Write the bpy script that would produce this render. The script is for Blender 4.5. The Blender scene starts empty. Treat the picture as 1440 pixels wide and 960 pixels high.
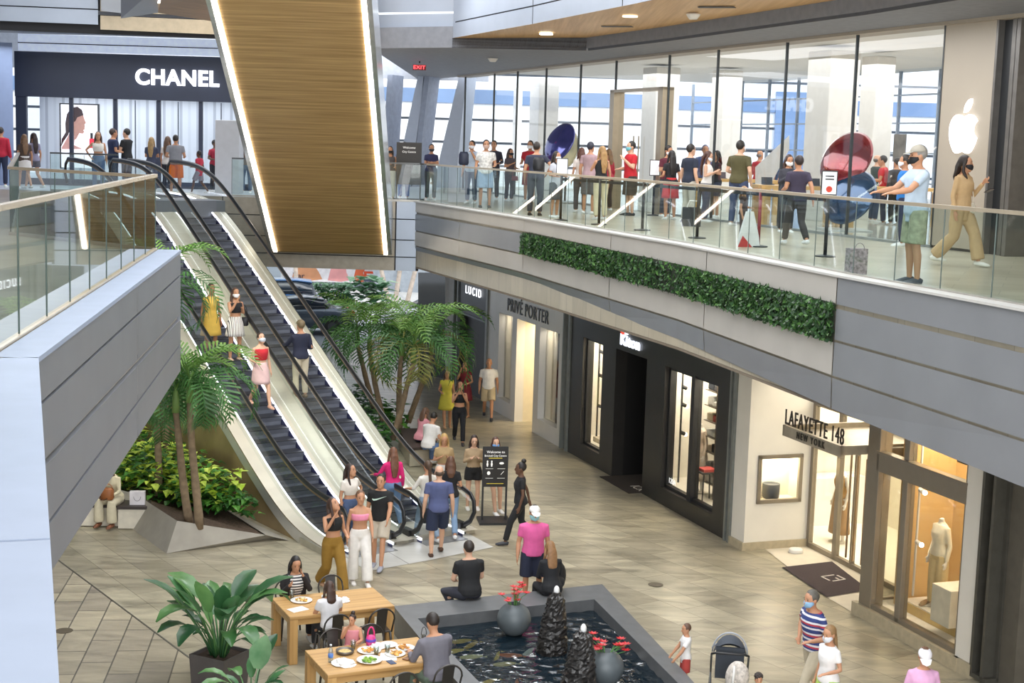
import bpy, bmesh, math, random
from mathutils import Vector, Matrix
random.seed(7)
COL = bpy.context.scene.collection
pi = math.pi
# ---------------------------------------------------------------- camera survey
# the photo's camera: eye 7.9 m above the ground floor, 52 mm lens, tilted 7.5 deg down, rolled 1.7 deg
FPX = 2080.0; CZ = 7.9
_p = math.atan(FPX/15707.0); _r = math.atan(470/15700.0)
_f = Vector((0, math.cos(_p), -math.sin(_p))); _u0 = Vector((0, math.sin(_p), math.cos(_p))); _r0 = Vector((1, 0, 0))
_R = math.cos(_r)*_r0 + math.sin(_r)*_u0; _U = math.cos(_r)*_u0 - math.sin(_r)*_r0
L2 = 6.25          # upper gallery floor
def ray(x, y): return _f + (x-720)/FPX*_R + (480-y)/FPX*_U
def G(x, y, z=0.0):            # where a sight line meets a level plane
    d = ray(x, y); t = (z-CZ)/d.z; return Vector((d.x*t, d.y*t, z))
def D(x, y, Y):                # where a sight line meets the plane at depth Y
    d = ray(x, y); t = Y/d.y; return Vector((d.x*t, Y, CZ+d.z*t))
def V(x, y, p, q):             # where a sight line meets the upright plane through p, q
    d = ray(x, y); nx, ny = q[1]-p[1], -(q[0]-p[0])
    t = (nx*p[0]+ny*p[1])/(nx*d.x+ny*d.y); return Vector((d.x*t, d.y*t, CZ+d.z*t))
def lin(c): return tuple((v/12.92 if v <= .04045 else ((v+.055)/1.055)**2.4) for v in c)
def hx(s): return tuple(int(s[i:i+2], 16)/255 for i in (0, 2, 4))
# ---------------------------------------------------------------- materials
MATS = {}
def _new(name):
    m = bpy.data.materials.new(name); m.use_nodes = True
    nt = m.node_tree; return m, nt, nt.nodes, nt.links, nt.nodes['Principled BSDF']
def mat(c, rough=.6, metal=0.0, var=.10, scale=6.0, bump=0.0, emit=0.0, spec=.5, stretch=None, coat=0.0):
    """plain surface of colour c (hex) with a little noise in tone"""
    key = ('m', c, rough, metal, var, scale, bump, emit, spec, stretch, coat)
    if key in MATS: return MATS[key]
    m, nt, N, Lk, b = _new('surface_'+c)
    rgb = lin(hx(c))
    tc = N.new('ShaderNodeTexCoord'); no = N.new('ShaderNodeTexNoise'); no.inputs['Scale'].default_value = scale; no.inputs['Detail'].default_value = 3
    if stretch:
        mp = N.new('ShaderNodeMapping'); mp.inputs['Scale'].default_value = stretch
        Lk.new(tc.outputs['Object'], mp.inputs[0]); Lk.new(mp.outputs[0], no.inputs['Vector'])
    else: Lk.new(tc.outputs['Object'], no.inputs['Vector'])
    rp = N.new('ShaderNodeMapRange'); rp.inputs['From Min'].default_value = .3; rp.inputs['From Max'].default_value = .7
    rp.inputs['To Min'].default_value = 1-var; rp.inputs['To Max'].default_value = 1+var
    mx = N.new('ShaderNodeVectorMath'); mx.operation = 'SCALE'; mx.inputs[0].default_value = rgb
    Lk.new(no.outputs['Fac'], rp.inputs['Value']); Lk.new(rp.outputs[0], mx.inputs['Scale']); Lk.new(mx.outputs[0], b.inputs['Base Color'])
    b.inputs['Roughness'].default_value = rough; b.inputs['Metallic'].default_value = metal
    b.inputs['Specular IOR Level'].default_value = spec
    if coat: b.inputs['Coat Weight'].default_value = coat
    if bump:
        bm = N.new('ShaderNodeBump'); bm.inputs['Strength'].default_value = bump; bm.inputs['Distance'].default_value = .02
        Lk.new(no.outputs['Fac'], bm.inputs['Height']); Lk.new(bm.outputs[0], b.inputs['Normal'])
    if emit:
        b.inputs['Emission Color'].default_value = (*rgb, 1); b.inputs['Emission Strength'].default_value = emit
    MATS[key] = m; return m
def glow(c, s):
    key = ('g', c, s)
    if key in MATS: return MATS[key]
    m, nt, N, Lk, b = _new('lit_'+c); rgb = lin(hx(c))
    b.inputs['Base Color'].default_value = (*rgb, 1); b.inputs['Emission Color'].default_value = (*rgb, 1); b.inputs['Emission Strength'].default_value = s
    MATS[key] = m; return m
def glass(tint='e4f0ec', refl=1.0, base=.04):
    key = ('gl', tint, refl, base)
    if key in MATS: return MATS[key]
    m, nt, N, Lk, b = _new('clear_glass_'+tint); N.remove(b)
    tr = N.new('ShaderNodeBsdfTransparent'); tr.inputs[0].default_value = (*lin(hx(tint)), 1)
    gl = N.new('ShaderNodeBsdfGlossy'); gl.inputs['Roughness'].default_value = .02
    fr = N.new('ShaderNodeLayerWeight'); fr.inputs['Blend'].default_value = .5
    pw = N.new('ShaderNodeMath'); pw.operation = 'POWER'; pw.inputs[1].default_value = 5.0; Lk.new(fr.outputs['Facing'], pw.inputs[0])
    ma = N.new('ShaderNodeMath'); ma.operation = 'MULTIPLY_ADD'; ma.inputs[1].default_value = .96*refl; ma.inputs[2].default_value = base
    ma.use_clamp = True
    mx = N.new('ShaderNodeMixShader'); Lk.new(pw.outputs[0], ma.inputs[0]); Lk.new(ma.outputs[0], mx.inputs[0])
    Lk.new(tr.outputs[0], mx.inputs[1]); Lk.new(gl.outputs[0], mx.inputs[2]); Lk.new(mx.outputs[0], N['Material Output'].inputs[0])
    MATS[key] = m; return m
def tiles(name, c1, c2, mortar, w, h, rot, rough=.35, msize=.008, off=.5, var=.35, streak=1.0):
    m, nt, N, Lk, b = _new(name)
    tc = N.new('ShaderNodeTexCoord'); mp = N.new('ShaderNodeMapping'); mp.inputs['Rotation'].default_value = (0, 0, rot)
    Lk.new(tc.outputs['Object'], mp.inputs[0])
    br = N.new('ShaderNodeTexBrick'); br.offset = off
    br.inputs['Color1'].default_value = (*lin(hx(c1)), 1); br.inputs['Color2'].default_value = (*lin(hx(c2)), 1); br.inputs['Mortar'].default_value = (*lin(hx(mortar)), 1)
    br.inputs['Scale'].default_value = 1; br.inputs['Mortar Size'].default_value = msize; br.inputs['Brick Width'].default_value = w; br.inputs['Row Height'].default_value = h
    br.inputs['Bias'].default_value = -.1
    Lk.new(mp.outputs[0], br.inputs['Vector'])
    no = N.new('ShaderNodeTexNoise'); no.inputs['Scale'].default_value = 1.1; no.inputs['Detail'].default_value = 8; no.inputs['Roughness'].default_value = .62; no.inputs['Distortion'].default_value = .8
    m2 = N.new('ShaderNodeMapping'); m2.inputs['Rotation'].default_value = (0, 0, rot); m2.inputs['Scale'].default_value = (.8, 2.6*streak, 1)
    Lk.new(tc.outputs['Object'], m2.inputs[0]); Lk.new(m2.outputs[0], no.inputs['Vector'])
    rp = N.new('ShaderNodeMapRange'); rp.inputs['From Min'].default_value = .28; rp.inputs['From Max'].default_value = .72; rp.inputs['To Min'].default_value = 1-var; rp.inputs['To Max'].default_value = 1+var*.6
    mx = N.new('ShaderNodeVectorMath'); mx.operation = 'SCALE'
    Lk.new(no.outputs['Fac'], rp.inputs['Value']); Lk.new(br.outputs['Color'], mx.inputs[0]); Lk.new(rp.outputs[0], mx.inputs['Scale']); Lk.new(mx.outputs[0], b.inputs['Base Color'])
    b.inputs['Roughness'].default_value = rough
    return m
def wood(c1, c2, axis=0, scale=14.0, rough=.45, rot=0.0, seam=0.0):
    """fine striped timber; grain bands run along the given object axis"""
    key = ('w', c1, c2, axis, scale, rough, rot, seam)
    if key in MATS: return MATS[key]
    m, nt, N, Lk, b = _new('timber_'+c1)
    tc = N.new('ShaderNodeTexCoord'); mp = N.new('ShaderNodeMapping')
    s = [scale, scale, scale]; s[axis] = scale*.03
    mp.inputs['Scale'].default_value = s; mp.inputs['Rotation'].default_value = (0, 0, rot)
    no = N.new('ShaderNodeTexNoise'); no.inputs['Scale'].default_value = 1.0; no.inputs['Detail'].default_value = 5; no.inputs['Roughness'].default_value = .6
    Lk.new(tc.outputs['Object'], mp.inputs[0]); Lk.new(mp.outputs[0], no.inputs['Vector'])
    cr = N.new('ShaderNodeValToRGB'); cr.color_ramp.elements[0].position = .32; cr.color_ramp.elements[1].position = .68
    cr.color_ramp.elements[0].color = (*lin(hx(c1)), 1); cr.color_ramp.elements[1].color = (*lin(hx(c2)), 1)
    Lk.new(no.outputs['Fac'], cr.inputs[0]); Lk.new(cr.outputs[0], b.inputs['Base Color']); b.inputs['Roughness'].default_value = rough
    MATS[key] = m; return m
def stripes(cols, axis, period, rough=.7, offset=0.0):
    """repeating bands of the given colours along an object axis"""
    key = ('s', tuple(cols), axis, period)
    if key in MATS: return MATS[key]
    m, nt, N, Lk, b = _new('striped_cloth')
    tc = N.new('ShaderNodeTexCoord'); sp = N.new('ShaderNodeSeparateXYZ'); Lk.new(tc.outputs['Object'], sp.inputs[0])
    ma = N.new('ShaderNodeMath'); ma.operation = 'MULTIPLY_ADD'; ma.inputs[1].default_value = 1/period; ma.inputs[2].default_value = offset
    fr = N.new('ShaderNodeMath'); fr.operation = 'FRACT'; Lk.new(sp.outputs[axis], ma.inputs[0]); Lk.new(ma.outputs[0], fr.inputs[0])
    cr = N.new('ShaderNodeValToRGB'); cr.color_ramp.interpolation = 'CONSTANT'
    el = cr.color_ramp.elements
    while len(el) < len(cols): el.new(.5)
    for i, c in enumerate(cols): el[i].position = i/len(cols); el[i].color = (*lin(hx(c)), 1)
    Lk.new(fr.outputs[0], cr.inputs[0]); Lk.new(cr.outputs[0], b.inputs['Base Color']); b.inputs['Roughness'].default_value = rough
    MATS[key] = m; return m
def leafmat(c1, c2, rough=.4, scale=3.0):
    key = ('lf', c1, c2, scale)
    if key in MATS: return MATS[key]
    m, nt, N, Lk, b = _new('leaf_'+c1)
    tc = N.new('ShaderNodeTexCoord'); no = N.new('ShaderNodeTexNoise'); no.inputs['Scale'].default_value = scale; no.inputs['Detail'].default_value = 4
    Lk.new(tc.outputs['Object'], no.inputs['Vector'])
    cr = N.new('ShaderNodeValToRGB'); cr.color_ramp.elements[0].position = .35; cr.color_ramp.elements[1].position = .65
    cr.color_ramp.elements[0].color = (*lin(hx(c1)), 1); cr.color_ramp.elements[1].color = (*lin(hx(c2)), 1)
    Lk.new(no.outputs['Fac'], cr.inputs[0]); Lk.new(cr.outputs[0], b.inputs['Base Color']); b.inputs['Roughness'].default_value = rough
    tl = N.new('ShaderNodeBsdfTranslucent'); Lk.new(cr.outputs[0], tl.inputs[0]); ad = N.new('ShaderNodeMixShader'); ad.inputs[0].default_value = .25
    Lk.new(b.outputs[0], ad.inputs[1]); Lk.new(tl.outputs[0], ad.inputs[2]); Lk.new(ad.outputs[0], N['Material Output'].inputs[0])
    MATS[key] = m; return m
# ---------------------------------------------------------------- mesh building
class MB:
    def __init__(s): s.v = []; s.f = []; s.mi = []
    def add(s, vs, fs, mi=0):
        o = len(s.v); s.v += [tuple(v) for v in vs]; s.f += [tuple(i+o for i in f) for f in fs]; s.mi += [mi]*len(fs); return s
    def quad(s, a, b, c, d, mi=0): return s.add([a, b, c, d], [(0, 1, 2, 3)], mi)
    def box(s, x0, x1, y0, y1, z0, z1, mi=0, T=None):
        vs = [(x, y, z) for z in (z0, z1) for y in (y0, y1) for x in (x0, x1)]
        if T: vs = [T(*v) for v in vs]
        return s.add(vs, [(0, 2, 3, 1), (4, 5, 7, 6), (0, 1, 5, 4), (2, 6, 7, 3), (0, 4, 6, 2), (1, 3, 7, 5)], mi)
    def bar(s, a, b, w, h, mi=0, up=(0, 0, 1)):
        """straight bar of section w x h from a to b"""
        a = Vector(a); b = Vector(b); d = (b-a).normalized(); up = Vector(up)
        if abs(d.dot(up)) > .98: up = Vector((1, 0, 0))
        x = d.cross(up).normalized(); y = x.cross(d)
        vs = [p+x*i*w/2+y*j*h/2 for p in (a, b) for j in (-1, 1) for i in (-1, 1)]
        return s.add(vs, [(0, 2, 3, 1), (4, 5, 7, 6), (0, 1, 5, 4), (2, 6, 7, 3), (0, 4, 6, 2), (1, 3, 7, 5)], mi)
    def prism(s, poly, z0, z1, mi=0, T=None):
        n = len(poly); vs = [(p[0], p[1], z0) for p in poly]+[(p[0], p[1], z1) for p in poly]
        if T: vs = [T(*v) for v in vs]
        return s.add(vs, [tuple(range(n-1, -1, -1)), tuple(range(n, 2*n))]+[(i, (i+1) % n, n+(i+1) % n, n+i) for i in range(n)], mi)
    def rings(s, rs, mi=0, caps=True):
        n = len(rs[0]); vs = [p for r in rs for p in r]; fs = []
        for k in range(len(rs)-1):
            for i in range(n): j = (i+1) % n; fs.append((k*n+i, k*n+j, (k+1)*n+j, (k+1)*n+i))
        if caps: fs += [tuple(range(n-1, -1, -1)), tuple(range((len(rs)-1)*n, len(rs)*n))]
        return s.add(vs, fs, mi)
    def tube(s, pts, r, n=8, mi=0, caps=True, flat=1.0, up=None):
        """tube along pts; r number or list; flat scales the second axis"""
        pts = [Vector(p) for p in pts]; k = len(pts)
        rr = r if isinstance(r, (list, tuple)) else [r]*k
        rs = []; px = None
        for i, p in enumerate(pts):
            d = (pts[min(i+1, k-1)]-pts[max(i-1, 0)]).normalized()
            if px is None:
                ref = Vector(up) if up else (Vector((0, 0, 1)) if abs(d.z) < .9 else Vector((0, 1, 0)))
                px = d.cross(ref).normalized()
            else:
                px = (px-d*px.dot(d)).normalized()
            py = d.cross(px); q = rr[i]
            a, b = q if isinstance(q, (list, tuple)) else (q, q*flat)
            rs.append([p+px*a*math.cos(2*pi*j/n)+py*b*math.sin(2*pi*j/n) for j in range(n)])
        return s.rings(rs, mi, caps)
    def lathe(s, prof, c=(0, 0, 0), n=24, mi=0):
        rs = [[(c[0]+r*math.cos(2*pi*j/n), c[1]+r*math.sin(2*pi*j/n), c[2]+z) for j in range(n)] for r, z in prof]
        return s.rings(rs, mi)
    def ball(s, c, r, n=10, m=8, mi=0):
        rx, ry, rz = r if isinstance(r, (list, tuple)) else (r, r, r)
        rs = []
        for k in range(m+1):
            a = -pi/2+pi*k/m; q = max(math.cos(a), .02)
            rs.append([(c[0]+rx*q*math.cos(2*pi*j/n), c[1]+ry*q*math.sin(2*pi*j/n), c[2]+rz*math.sin(a)) for j in range(n)])
        return s.rings(rs, mi)
    def mesh(s, name, mats, smooth=False):
        me = bpy.data.meshes.new(name); me.from_pydata(s.v, [], s.f)
        for m in (mats if isinstance(mats, (list, tuple)) else [mats]): me.materials.append(m)
        me.polygons.foreach_set('material_index', s.mi)
        if smooth: me.polygons.foreach_set('use_smooth', [True]*len(s.f))
        me.update(); return me
    def obj(s, name, mats, parent=None, smooth=False, loc=None, rot=None):
        o = bpy.data.objects.new(name, s.mesh(name, mats, smooth)); COL.objects.link(o)
        if parent: o.parent = parent
        if loc is not None: o.location = loc
        if rot is not None: o.rotation_euler = rot if isinstance(rot, (list, tuple)) else (0, 0, rot)
        return o
def bevel(o, w=.01, seg=2):
    b = o.modifiers.new('edges', 'BEVEL'); b.width = w; b.segments = seg; b.limit_method = 'ANGLE'; return o
def T(o, label=None, cat=None, group=None, kind=None):
    if label: o['label'] = label
    if cat: o['category'] = cat
    if group: o['group'] = group
    if kind: o['kind'] = kind
    return o
def E(name, loc=(0, 0, 0), rz=0.0, label=None, cat=None, group=None, kind=None):
    o = bpy.data.objects.new(name, None); o.empty_display_size = .2; COL.objects.link(o)
    o.location = loc; o.rotation_euler = (0, 0, rz); return T(o, label, cat, group, kind)
def dup(o, parent=None, loc=None, rz=None):
    c = o.copy(); COL.objects.link(c)
    if parent: c.parent = parent
    for ch in o.children: dup(ch, c)
    if loc is not None: c.location = loc
    if rz is not None: c.rotation_euler = (0, 0, rz)
    return c
FONT = None
def _letters(s, size, ext, space, bold):
    cu = bpy.data.curves.new('lettering', 'FONT'); cu.body = s; cu.size = size; cu.extrude = ext; cu.offset = bold
    cu.align_x = 'LEFT'; cu.align_y = 'CENTER'; cu.space_character = space
    t = bpy.data.objects.new('lettering_source', cu); COL.objects.link(t)
    dg = bpy.context.evaluated_depsgraph_get(); me = bpy.data.meshes.new_from_object(t.evaluated_get(dg))
    bpy.data.objects.remove(t); xs = [v.co.x for v in me.vertices]; return me, min(xs), max(xs)
def text(name, s, size, m, parent=None, M=None, ext=.01, sx=1.0, space=1.0, bold=0.0):
    """raised lettering lying in its own XY plane, centred and placed by matrix M; each word is a mesh of its own"""
    M = M or Matrix.Identity(4); first = None; pre = ''; lines = s.split('\n')
    for k, line in enumerate(lines):
        me_, l0, l1 = _letters(line, size, ext, space, bold); pre = ''
        for w_ in line.split(' '):
            me, a0, a1 = _letters(w_, size, ext, space, bold); _m, p0, p1 = _letters(pre+w_, size, ext, space, bold)
            me.materials.clear(); me.materials.append(m); me.name = name
            o = bpy.data.objects.new(name, me); COL.objects.link(o)
            if parent: o.parent = parent
            o.matrix_local = M @ Matrix.Diagonal((sx, 1, 1, 1)) @ Matrix.Translation((p1-a1-(l0+l1)/2, -(k-(len(lines)-1)/2)*size*1.1, 0)); pre += w_+' '; first = first or o
    return first
def upright(p, xdir, ydir=(0, 0, 1)):
    """matrix: local x along xdir, local y along ydir, local z out of the face"""
    x = Vector(xdir).normalized(); y = Vector(ydir).normalized(); z = x.cross(y)
    M = Matrix(((x.x, y.x, z.x, p[0]), (x.y, y.y, z.y, p[1]), (x.z, y.z, z.z, p[2]), (0, 0, 0, 1))); return M
def frame(p, d):
    """local frame with x along plan direction d, y to its left"""
    d = Vector((d[0], d[1], 0)).normalized(); n = Vector((-d.y, d.x, 0))
    return lambda a, b, z: (p[0]+d.x*a+n.x*b, p[1]+d.y*a+n.y*b, z)
# ================================================================ camera, light, sky
sc = bpy.context.scene
cam = bpy.data.objects.new('camera', bpy.data.cameras.new('camera')); COL.objects.link(cam)
cam.data.sensor_width = 36; cam.data.lens = FPX/1440*36; cam.data.clip_end = 400
cam.matrix_world = Matrix(((_R.x, _U.x, -_f.x, 0), (_R.y, _U.y, -_f.y, 0), (_R.z, _U.z, -_f.z, CZ), (0, 0, 0, 1)))
sc.camera = cam
sc.view_settings.view_transform = 'Standard'; sc.view_settings.look = 'None'; sc.view_settings.exposure = 0.42; sc.view_settings.gamma = 1.08
sc.cycles.max_bounces = 7; sc.cycles.diffuse_bounces = 3; sc.cycles.glossy_bounces = 3; sc.cycles.transparent_max_bounces = 14; sc.cycles.transmission_bounces = 4
sc.cycles.caustics_reflective = False; sc.cycles.caustics_refractive = False; sc.cycles.sample_clamp_indirect = 6
w = bpy.data.worlds.new('sky'); sc.world = w; w.use_nodes = True
bgn = w.node_tree.nodes['Background']; bgn.inputs[0].default_value = (.82, .90, 1.0, 1); bgn.inputs[1].default_value = .9
def area(name, loc, sx, sy, power, color=(1, 1, 1), aim=(0, 0, -1), rz=0.0):
    l = bpy.data.lights.new(name, 'AREA'); l.shape = 'RECTANGLE'; l.size = sx; l.size_y = sy; l.energy = power; l.color = color
    o = bpy.data.objects.new(name, l); COL.objects.link(o); o.location = loc
    o.rotation_euler = Vector(aim).to_track_quat('-Z', 'Y').to_euler()
    if aim == (0, 0, -1): o.rotation_euler = (0, 0, rz)
    return o
def spot(name, loc, aim, power, ang=60, color=(1, .93, .82), r=.08):
    l = bpy.data.lights.new(name, 'SPOT'); l.energy = power; l.spot_size = math.radians(ang); l.spot_blend = .6; l.color = color; l.shadow_soft_size = r
    o = bpy.data.objects.new(name, l); COL.objects.link(o); o.location = loc; o.rotation_euler = (Vector(aim)-Vector(loc)).to_track_quat('-Z', 'Y').to_euler(); return o
sun = bpy.data.lights.new('sun', 'SUN'); sun.energy = 1.3; sun.angle = .03; sun.color = (1, .96, .9)
so = bpy.data.objects.new('sun', sun); COL.objects.link(so); so.rotation_euler = Vector((-.35, .75, -.75)).to_track_quat('-Z', 'Y').to_euler()
# ---------------------------------------------------------------- common materials
M_panel = mat('8d9198', .38, .35, .05, 1.5)
M_panel_l = mat('a6b0c0', .38, .25, .04, 1.5)
M_panel_d = mat('6d7178', .42, .3, .05, 1.5)
M_cap = mat('8f9bb0', .5, .0, .05, 3)
M_groove = mat('1a1b20', .7)
M_soffit = mat('75695a', .7)
M_ceil = mat('7b7f88', .7)
M_white = mat('e9e6e0', .5, 0, .03)
M_black = mat('17181b', .45)
M_steel = mat('55585a', .35, .7)
M_bronze = mat('a88a68', .3, .7, .08)
M_glass = glass(); M_glass_g = glass('cfe6df', 1.0, .05)
M_edge = mat('24332f', .3)
# ================================================================ ground floor
M_floor = tiles('travertine_paving', 'b3aa91', '968d78', '746c5c', 1.2, .6, math.radians(55), rough=.3, msize=.006, var=.5)
o = MB().quad((-30, -6, 0), (26, -6, 0), (26, 56, 0), (-30, 56, 0)).obj('floor', M_floor); T(o, kind='structure')
M_floor2 = tiles('sandstone_paving', 'b9ae93', '8f8678', '5c574c', 1.0, .46, math.radians(-97), rough=.38, msize=.012)
z = .006
o = MB().add([G(87, 791, z), G(281, 935, z), G(330, 980, z), G(330, 1040, z), G(-250, 1040, z), G(-250, 700, z)], [(0, 5, 4, 3, 2, 1)]).obj('floor_court', M_floor2); T(o, kind='structure')
mb = MB(); a, b = G(60, 771, .01), G(330, 972, .01); mb.bar(a, b, .03, .004); o = mb.obj('trim_1', mat('55524a', .5)); T(o, kind='structure')
o = MB().add([G(x, y, .008) for x, y in ((470, 770), (516, 803), (600, 788), (694, 769), (655, 748), (560, 748))], [(0, 1, 2, 3, 4, 5)]).obj('landing_stone', tiles('pale_landing', 'c9c8c2', 'bfbeb8', '7d7a74', 2.4, 2.4, math.radians(-30), .35, .01, 0, .12)); T(o, kind='structure')
# ================================================================ upper gallery slabs
EDGE = [(7.6, 10.6), (5.72, 16.2), (4.46, 20.24), (2.94, 25.97), (.24, 33.71), (-2.8, 41.57)]       # right edge of the void, near to far
def lerp(a, b, t): return a+(b-a)*t
def edge_at(y):
    for (x0, y0), (x1, y1) in zip(EDGE, EDGE[1:]):
        if y <= y1 or (x1, y1) == EDGE[-1]:
            return lerp(x0, x1, (y-y0)/(y1-y0))
def inward(p, q, d):
    """plan points shifted d to the right of walking p->q"""
    v = Vector((q[0]-p[0], q[1]-p[1])).normalized(); n = Vector((v.y, -v.x)); return (p[0]+n.x*d, p[1]+n.y*d), (q[0]+n.x*d, q[1]+n.y*d)
M_gfloor = tiles('gallery_stone', 'b7ad98', 'a79d88', '8a8272', 1.2, .6, math.radians(20), .28, .005, .5, .15)
poly = EDGE+[(-2.8, 60), (30, 60), (30, 10.6)]
mb = MB(); mb.prism([(x, y) for x, y in poly[::-1]], 4.45, L2)
o = mb.obj('gallery_slab_right', [M_gfloor]); T(o, kind='structure')
o = MB().prism([(x, y) for x, y in poly[::-1]], 4.40, 4.445).obj('ceiling_ground_right', M_soffit); T(o, kind='structure')
# fascia rows: drop below floor level and set-back, per edge point near -> far
rows = [(0, 0), (-.40, -.0), (-.88, .0), (-1.40, .0), (-1.93, .0)]
rows_far = [(0, 0), (-.27, 0), (-.78, 0), (-1.2, 0), (-1.42, .08)]
def fascia_pt(x, y, k, out=0.0):
    t = min(1, max(0, (y-16.5)/(34-16.5))); dz = lerp(rows[k][0], rows_far[k][0], t); ins = lerp(rows[k][1], rows_far[k][1], t)
    return dz, ins
seg = []
for (a, b) in zip(EDGE, EDGE[1:]):
    n = max(1, int((b[1]-a[1])/2.2))
    for i in range(n): seg.append((lerp(a[0], b[0], i/n), lerp(a[1], b[1], i/n)))
seg.append(EDGE[-1])
fr = E('fascia_right', kind='structure')
def nrm(p, q): v = Vector((q[0]-p[0], q[1]-p[1])).normalized(); return Vector((v.y, -v.x))   # into the slab
joints = [10.6, 14.6, 20.2, 24.75, 28.9, 33.7, 37.9, 41.57]
for k in range(4):
    for j0, j1 in zip(joints, joints[1:]):
        ys = [j0+.012]+[y for x, y in seg if j0+.1 < y < j1-.1]+[j1-.012]
        mb = MB(); vs = []
        for y in ys:
            x = edge_at(y); n = nrm((edge_at(y-.3), y-.3), (edge_at(y+.3), y+.3)) if y < 41 else nrm(EDGE[-2], EDGE[-1])
            d0, i0 = fascia_pt(x, y, k); d1, i1 = fascia_pt(x, y, k+1)
            gap = .035 if k != 1 else .06
            for d, i in ((d0-(0 if k == 0 else gap), i0), (d1, i1)):
                vs.append((x+n.x*(i-.05), y+n.y*(i-.05), L2+d))
        for i in range(len(ys)-1): mb.add([vs[2*i], vs[2*i+1], vs[2*i+3], vs[2*i+2]], [(0, 1, 2, 3)])
        tone = (M_panel, M_panel, M_panel_d)[0] if (j0 > 22) else mat('85878c', .36, .3, .05, 1.5)
        mb.obj('panel', mat('bab5ae', .4, .2, .05, 1.5) if j0 > 20 and k in (0, 2) else tone, fr)
mb = MB()                                     # dark backing seen in the grooves
for (p, q) in zip(EDGE, EDGE[1:]):
    a, b = inward(p, q, .03)
    for yy in (0,): mb.quad((*a, L2), (*b, L2), (*b, 4.9), (*a, 4.5))
mb.obj('groove_backing', M_groove, fr)
mb = MB()
for (p, q) in zip(EDGE, EDGE[1:]):
    a, b = inward(p, q, -.08); c, d = inward(p, q, .25)
    mb.add([(*a, L2+.0), (*b, L2), (*d, L2), (*c, L2), (*a, L2+.03), (*b, L2+.03), (*d, L2+.03), (*c, L2+.03)], [(4, 5, 6, 7), (0, 1, 5, 4), (3, 7, 6, 2)])
mb.obj('coping', mat('c9c6c2', .4, .2, .03), fr)
# back gallery: slab, fascia at Y = 41.6
BY = 41.6
o = MB().prism([(-2.8, 41.6), (-2.8, 60), (-30, 60), (-30, 41.6)], 4.4, L2).obj('gallery_slab_back', [mat('c9cdd4', .3, 0, .06, .6)]); T(o, kind='structure')
fb = E('fascia_back', kind='structure')
zs = [(L2, 5.78), (5.75, 5.2), (5.17, 4.72), (4.69, 4.32)]
xs = [-2.75, -3.35, -8.2, -11.5, -15, -20]
for x0, x1 in zip(xs, xs[1:]):
    for z0, z1 in zs: MB().box(x1+.02, x0-.02, BY-.16, BY-.1, z1, z0).obj('panel', M_panel_l if x0 > -3 else mat('9c9486', .4, .2), fb)
MB().box(-20, -2.7, BY-.1, BY-.02, 4.32, L2).obj('groove_backing', M_groove, fb)
# left bridge
LB = [(-3.48, 10.57), (-4.83, 21.13)]
poly = [(-3.48, 10.57), (-4.83, 21.13), (-8.1, 23.9), (-13.3, 39.6), (-13.3, 41.6), (-30, 41.6), (-30, 2.5), (-.75, 2.5)]
o = MB().prism(poly, 4.6, L2).obj('gallery_slab_left', [M_gfloor]); T(o, kind='structure')
fl = E('fascia_left', kind='structure')
vx, vy = (LB[1][0]-LB[0][0]), (LB[1][1]-LB[0][1]); ln = math.hypot(vx, vy); vx /= ln; vy /= ln
FL = frame(LB[0], (vx, vy))                     # a along the edge, b to the left (into the slab)
jo = [0, 5.75, ln]
for (z0a, z1a), (z0b, z1b) in zip([(L2, 5.93), (5.90, 5.48), (5.42, 4.97), (4.94, 4.55)], [(L2, 5.93), (5.90, 5.36), (5.28, 4.93), (4.90, 4.53)]):
    for i in (0, 1):
        a0, a1 = jo[i]+.01, jo[i+1]-(.01 if i == 0 else 0); f0 = a0/ln; f1 = a1/ln
        w0 = .0 if i == 0 else .03
        MB().add([FL(a0, -.05, lerp(z0a, z0b, f0)), FL(a1, -.05, lerp(z0a, z0b, f1)), FL(a1, -.05, lerp(z1a, z1b, f1)), FL(a0, -.05, lerp(z1a, z1b, f0)),
                  FL(a0, 0.0, lerp(z0a, z0b, f0)), FL(a1, 0.0, lerp(z0a, z0b, f1)), FL(a1, 0.0, lerp(z1a, z1b, f1)), FL(a0, 0.0, lerp(z1a, z1b, f0))],
                 [(0, 3, 2, 1), (4, 5, 6, 7), (0, 1, 5, 4), (3, 7, 6, 2), (1, 2, 6, 5)]).obj('panel', mat('7a7e85', .4, .25, .06, 1.2), fl)
MB().add([FL(0, .01, L2), FL(ln, .01, L2), FL(ln, .01, 4.56), FL(0, .01, 4.58)], [(0, 3, 2, 1)]).obj('groove_backing', M_groove, fl)
MB().add([FL(-.02, -.06, L2+.03), FL(ln, -.06, L2+.03), FL(ln, .26, L2+.03), FL(.0, .26, L2+.03), FL(-.02, -.06, L2-.01), FL(ln, -.06, L2-.01), FL(ln, .26, L2-.01), FL(0, .26, L2-.01)], [(0, 1, 2, 3), (0, 4, 5, 1), (1, 5, 6, 2)]).obj('coping', M_cap, fl)
MB().add([FL(ln, -.05, L2), FL(ln+.02, 3.9, L2), FL(ln+.02, 3.9, 4.55), FL(ln, -.05, 4.53)], [(0, 1, 2, 3)]).obj('end_panel', M_panel, fl)
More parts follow.
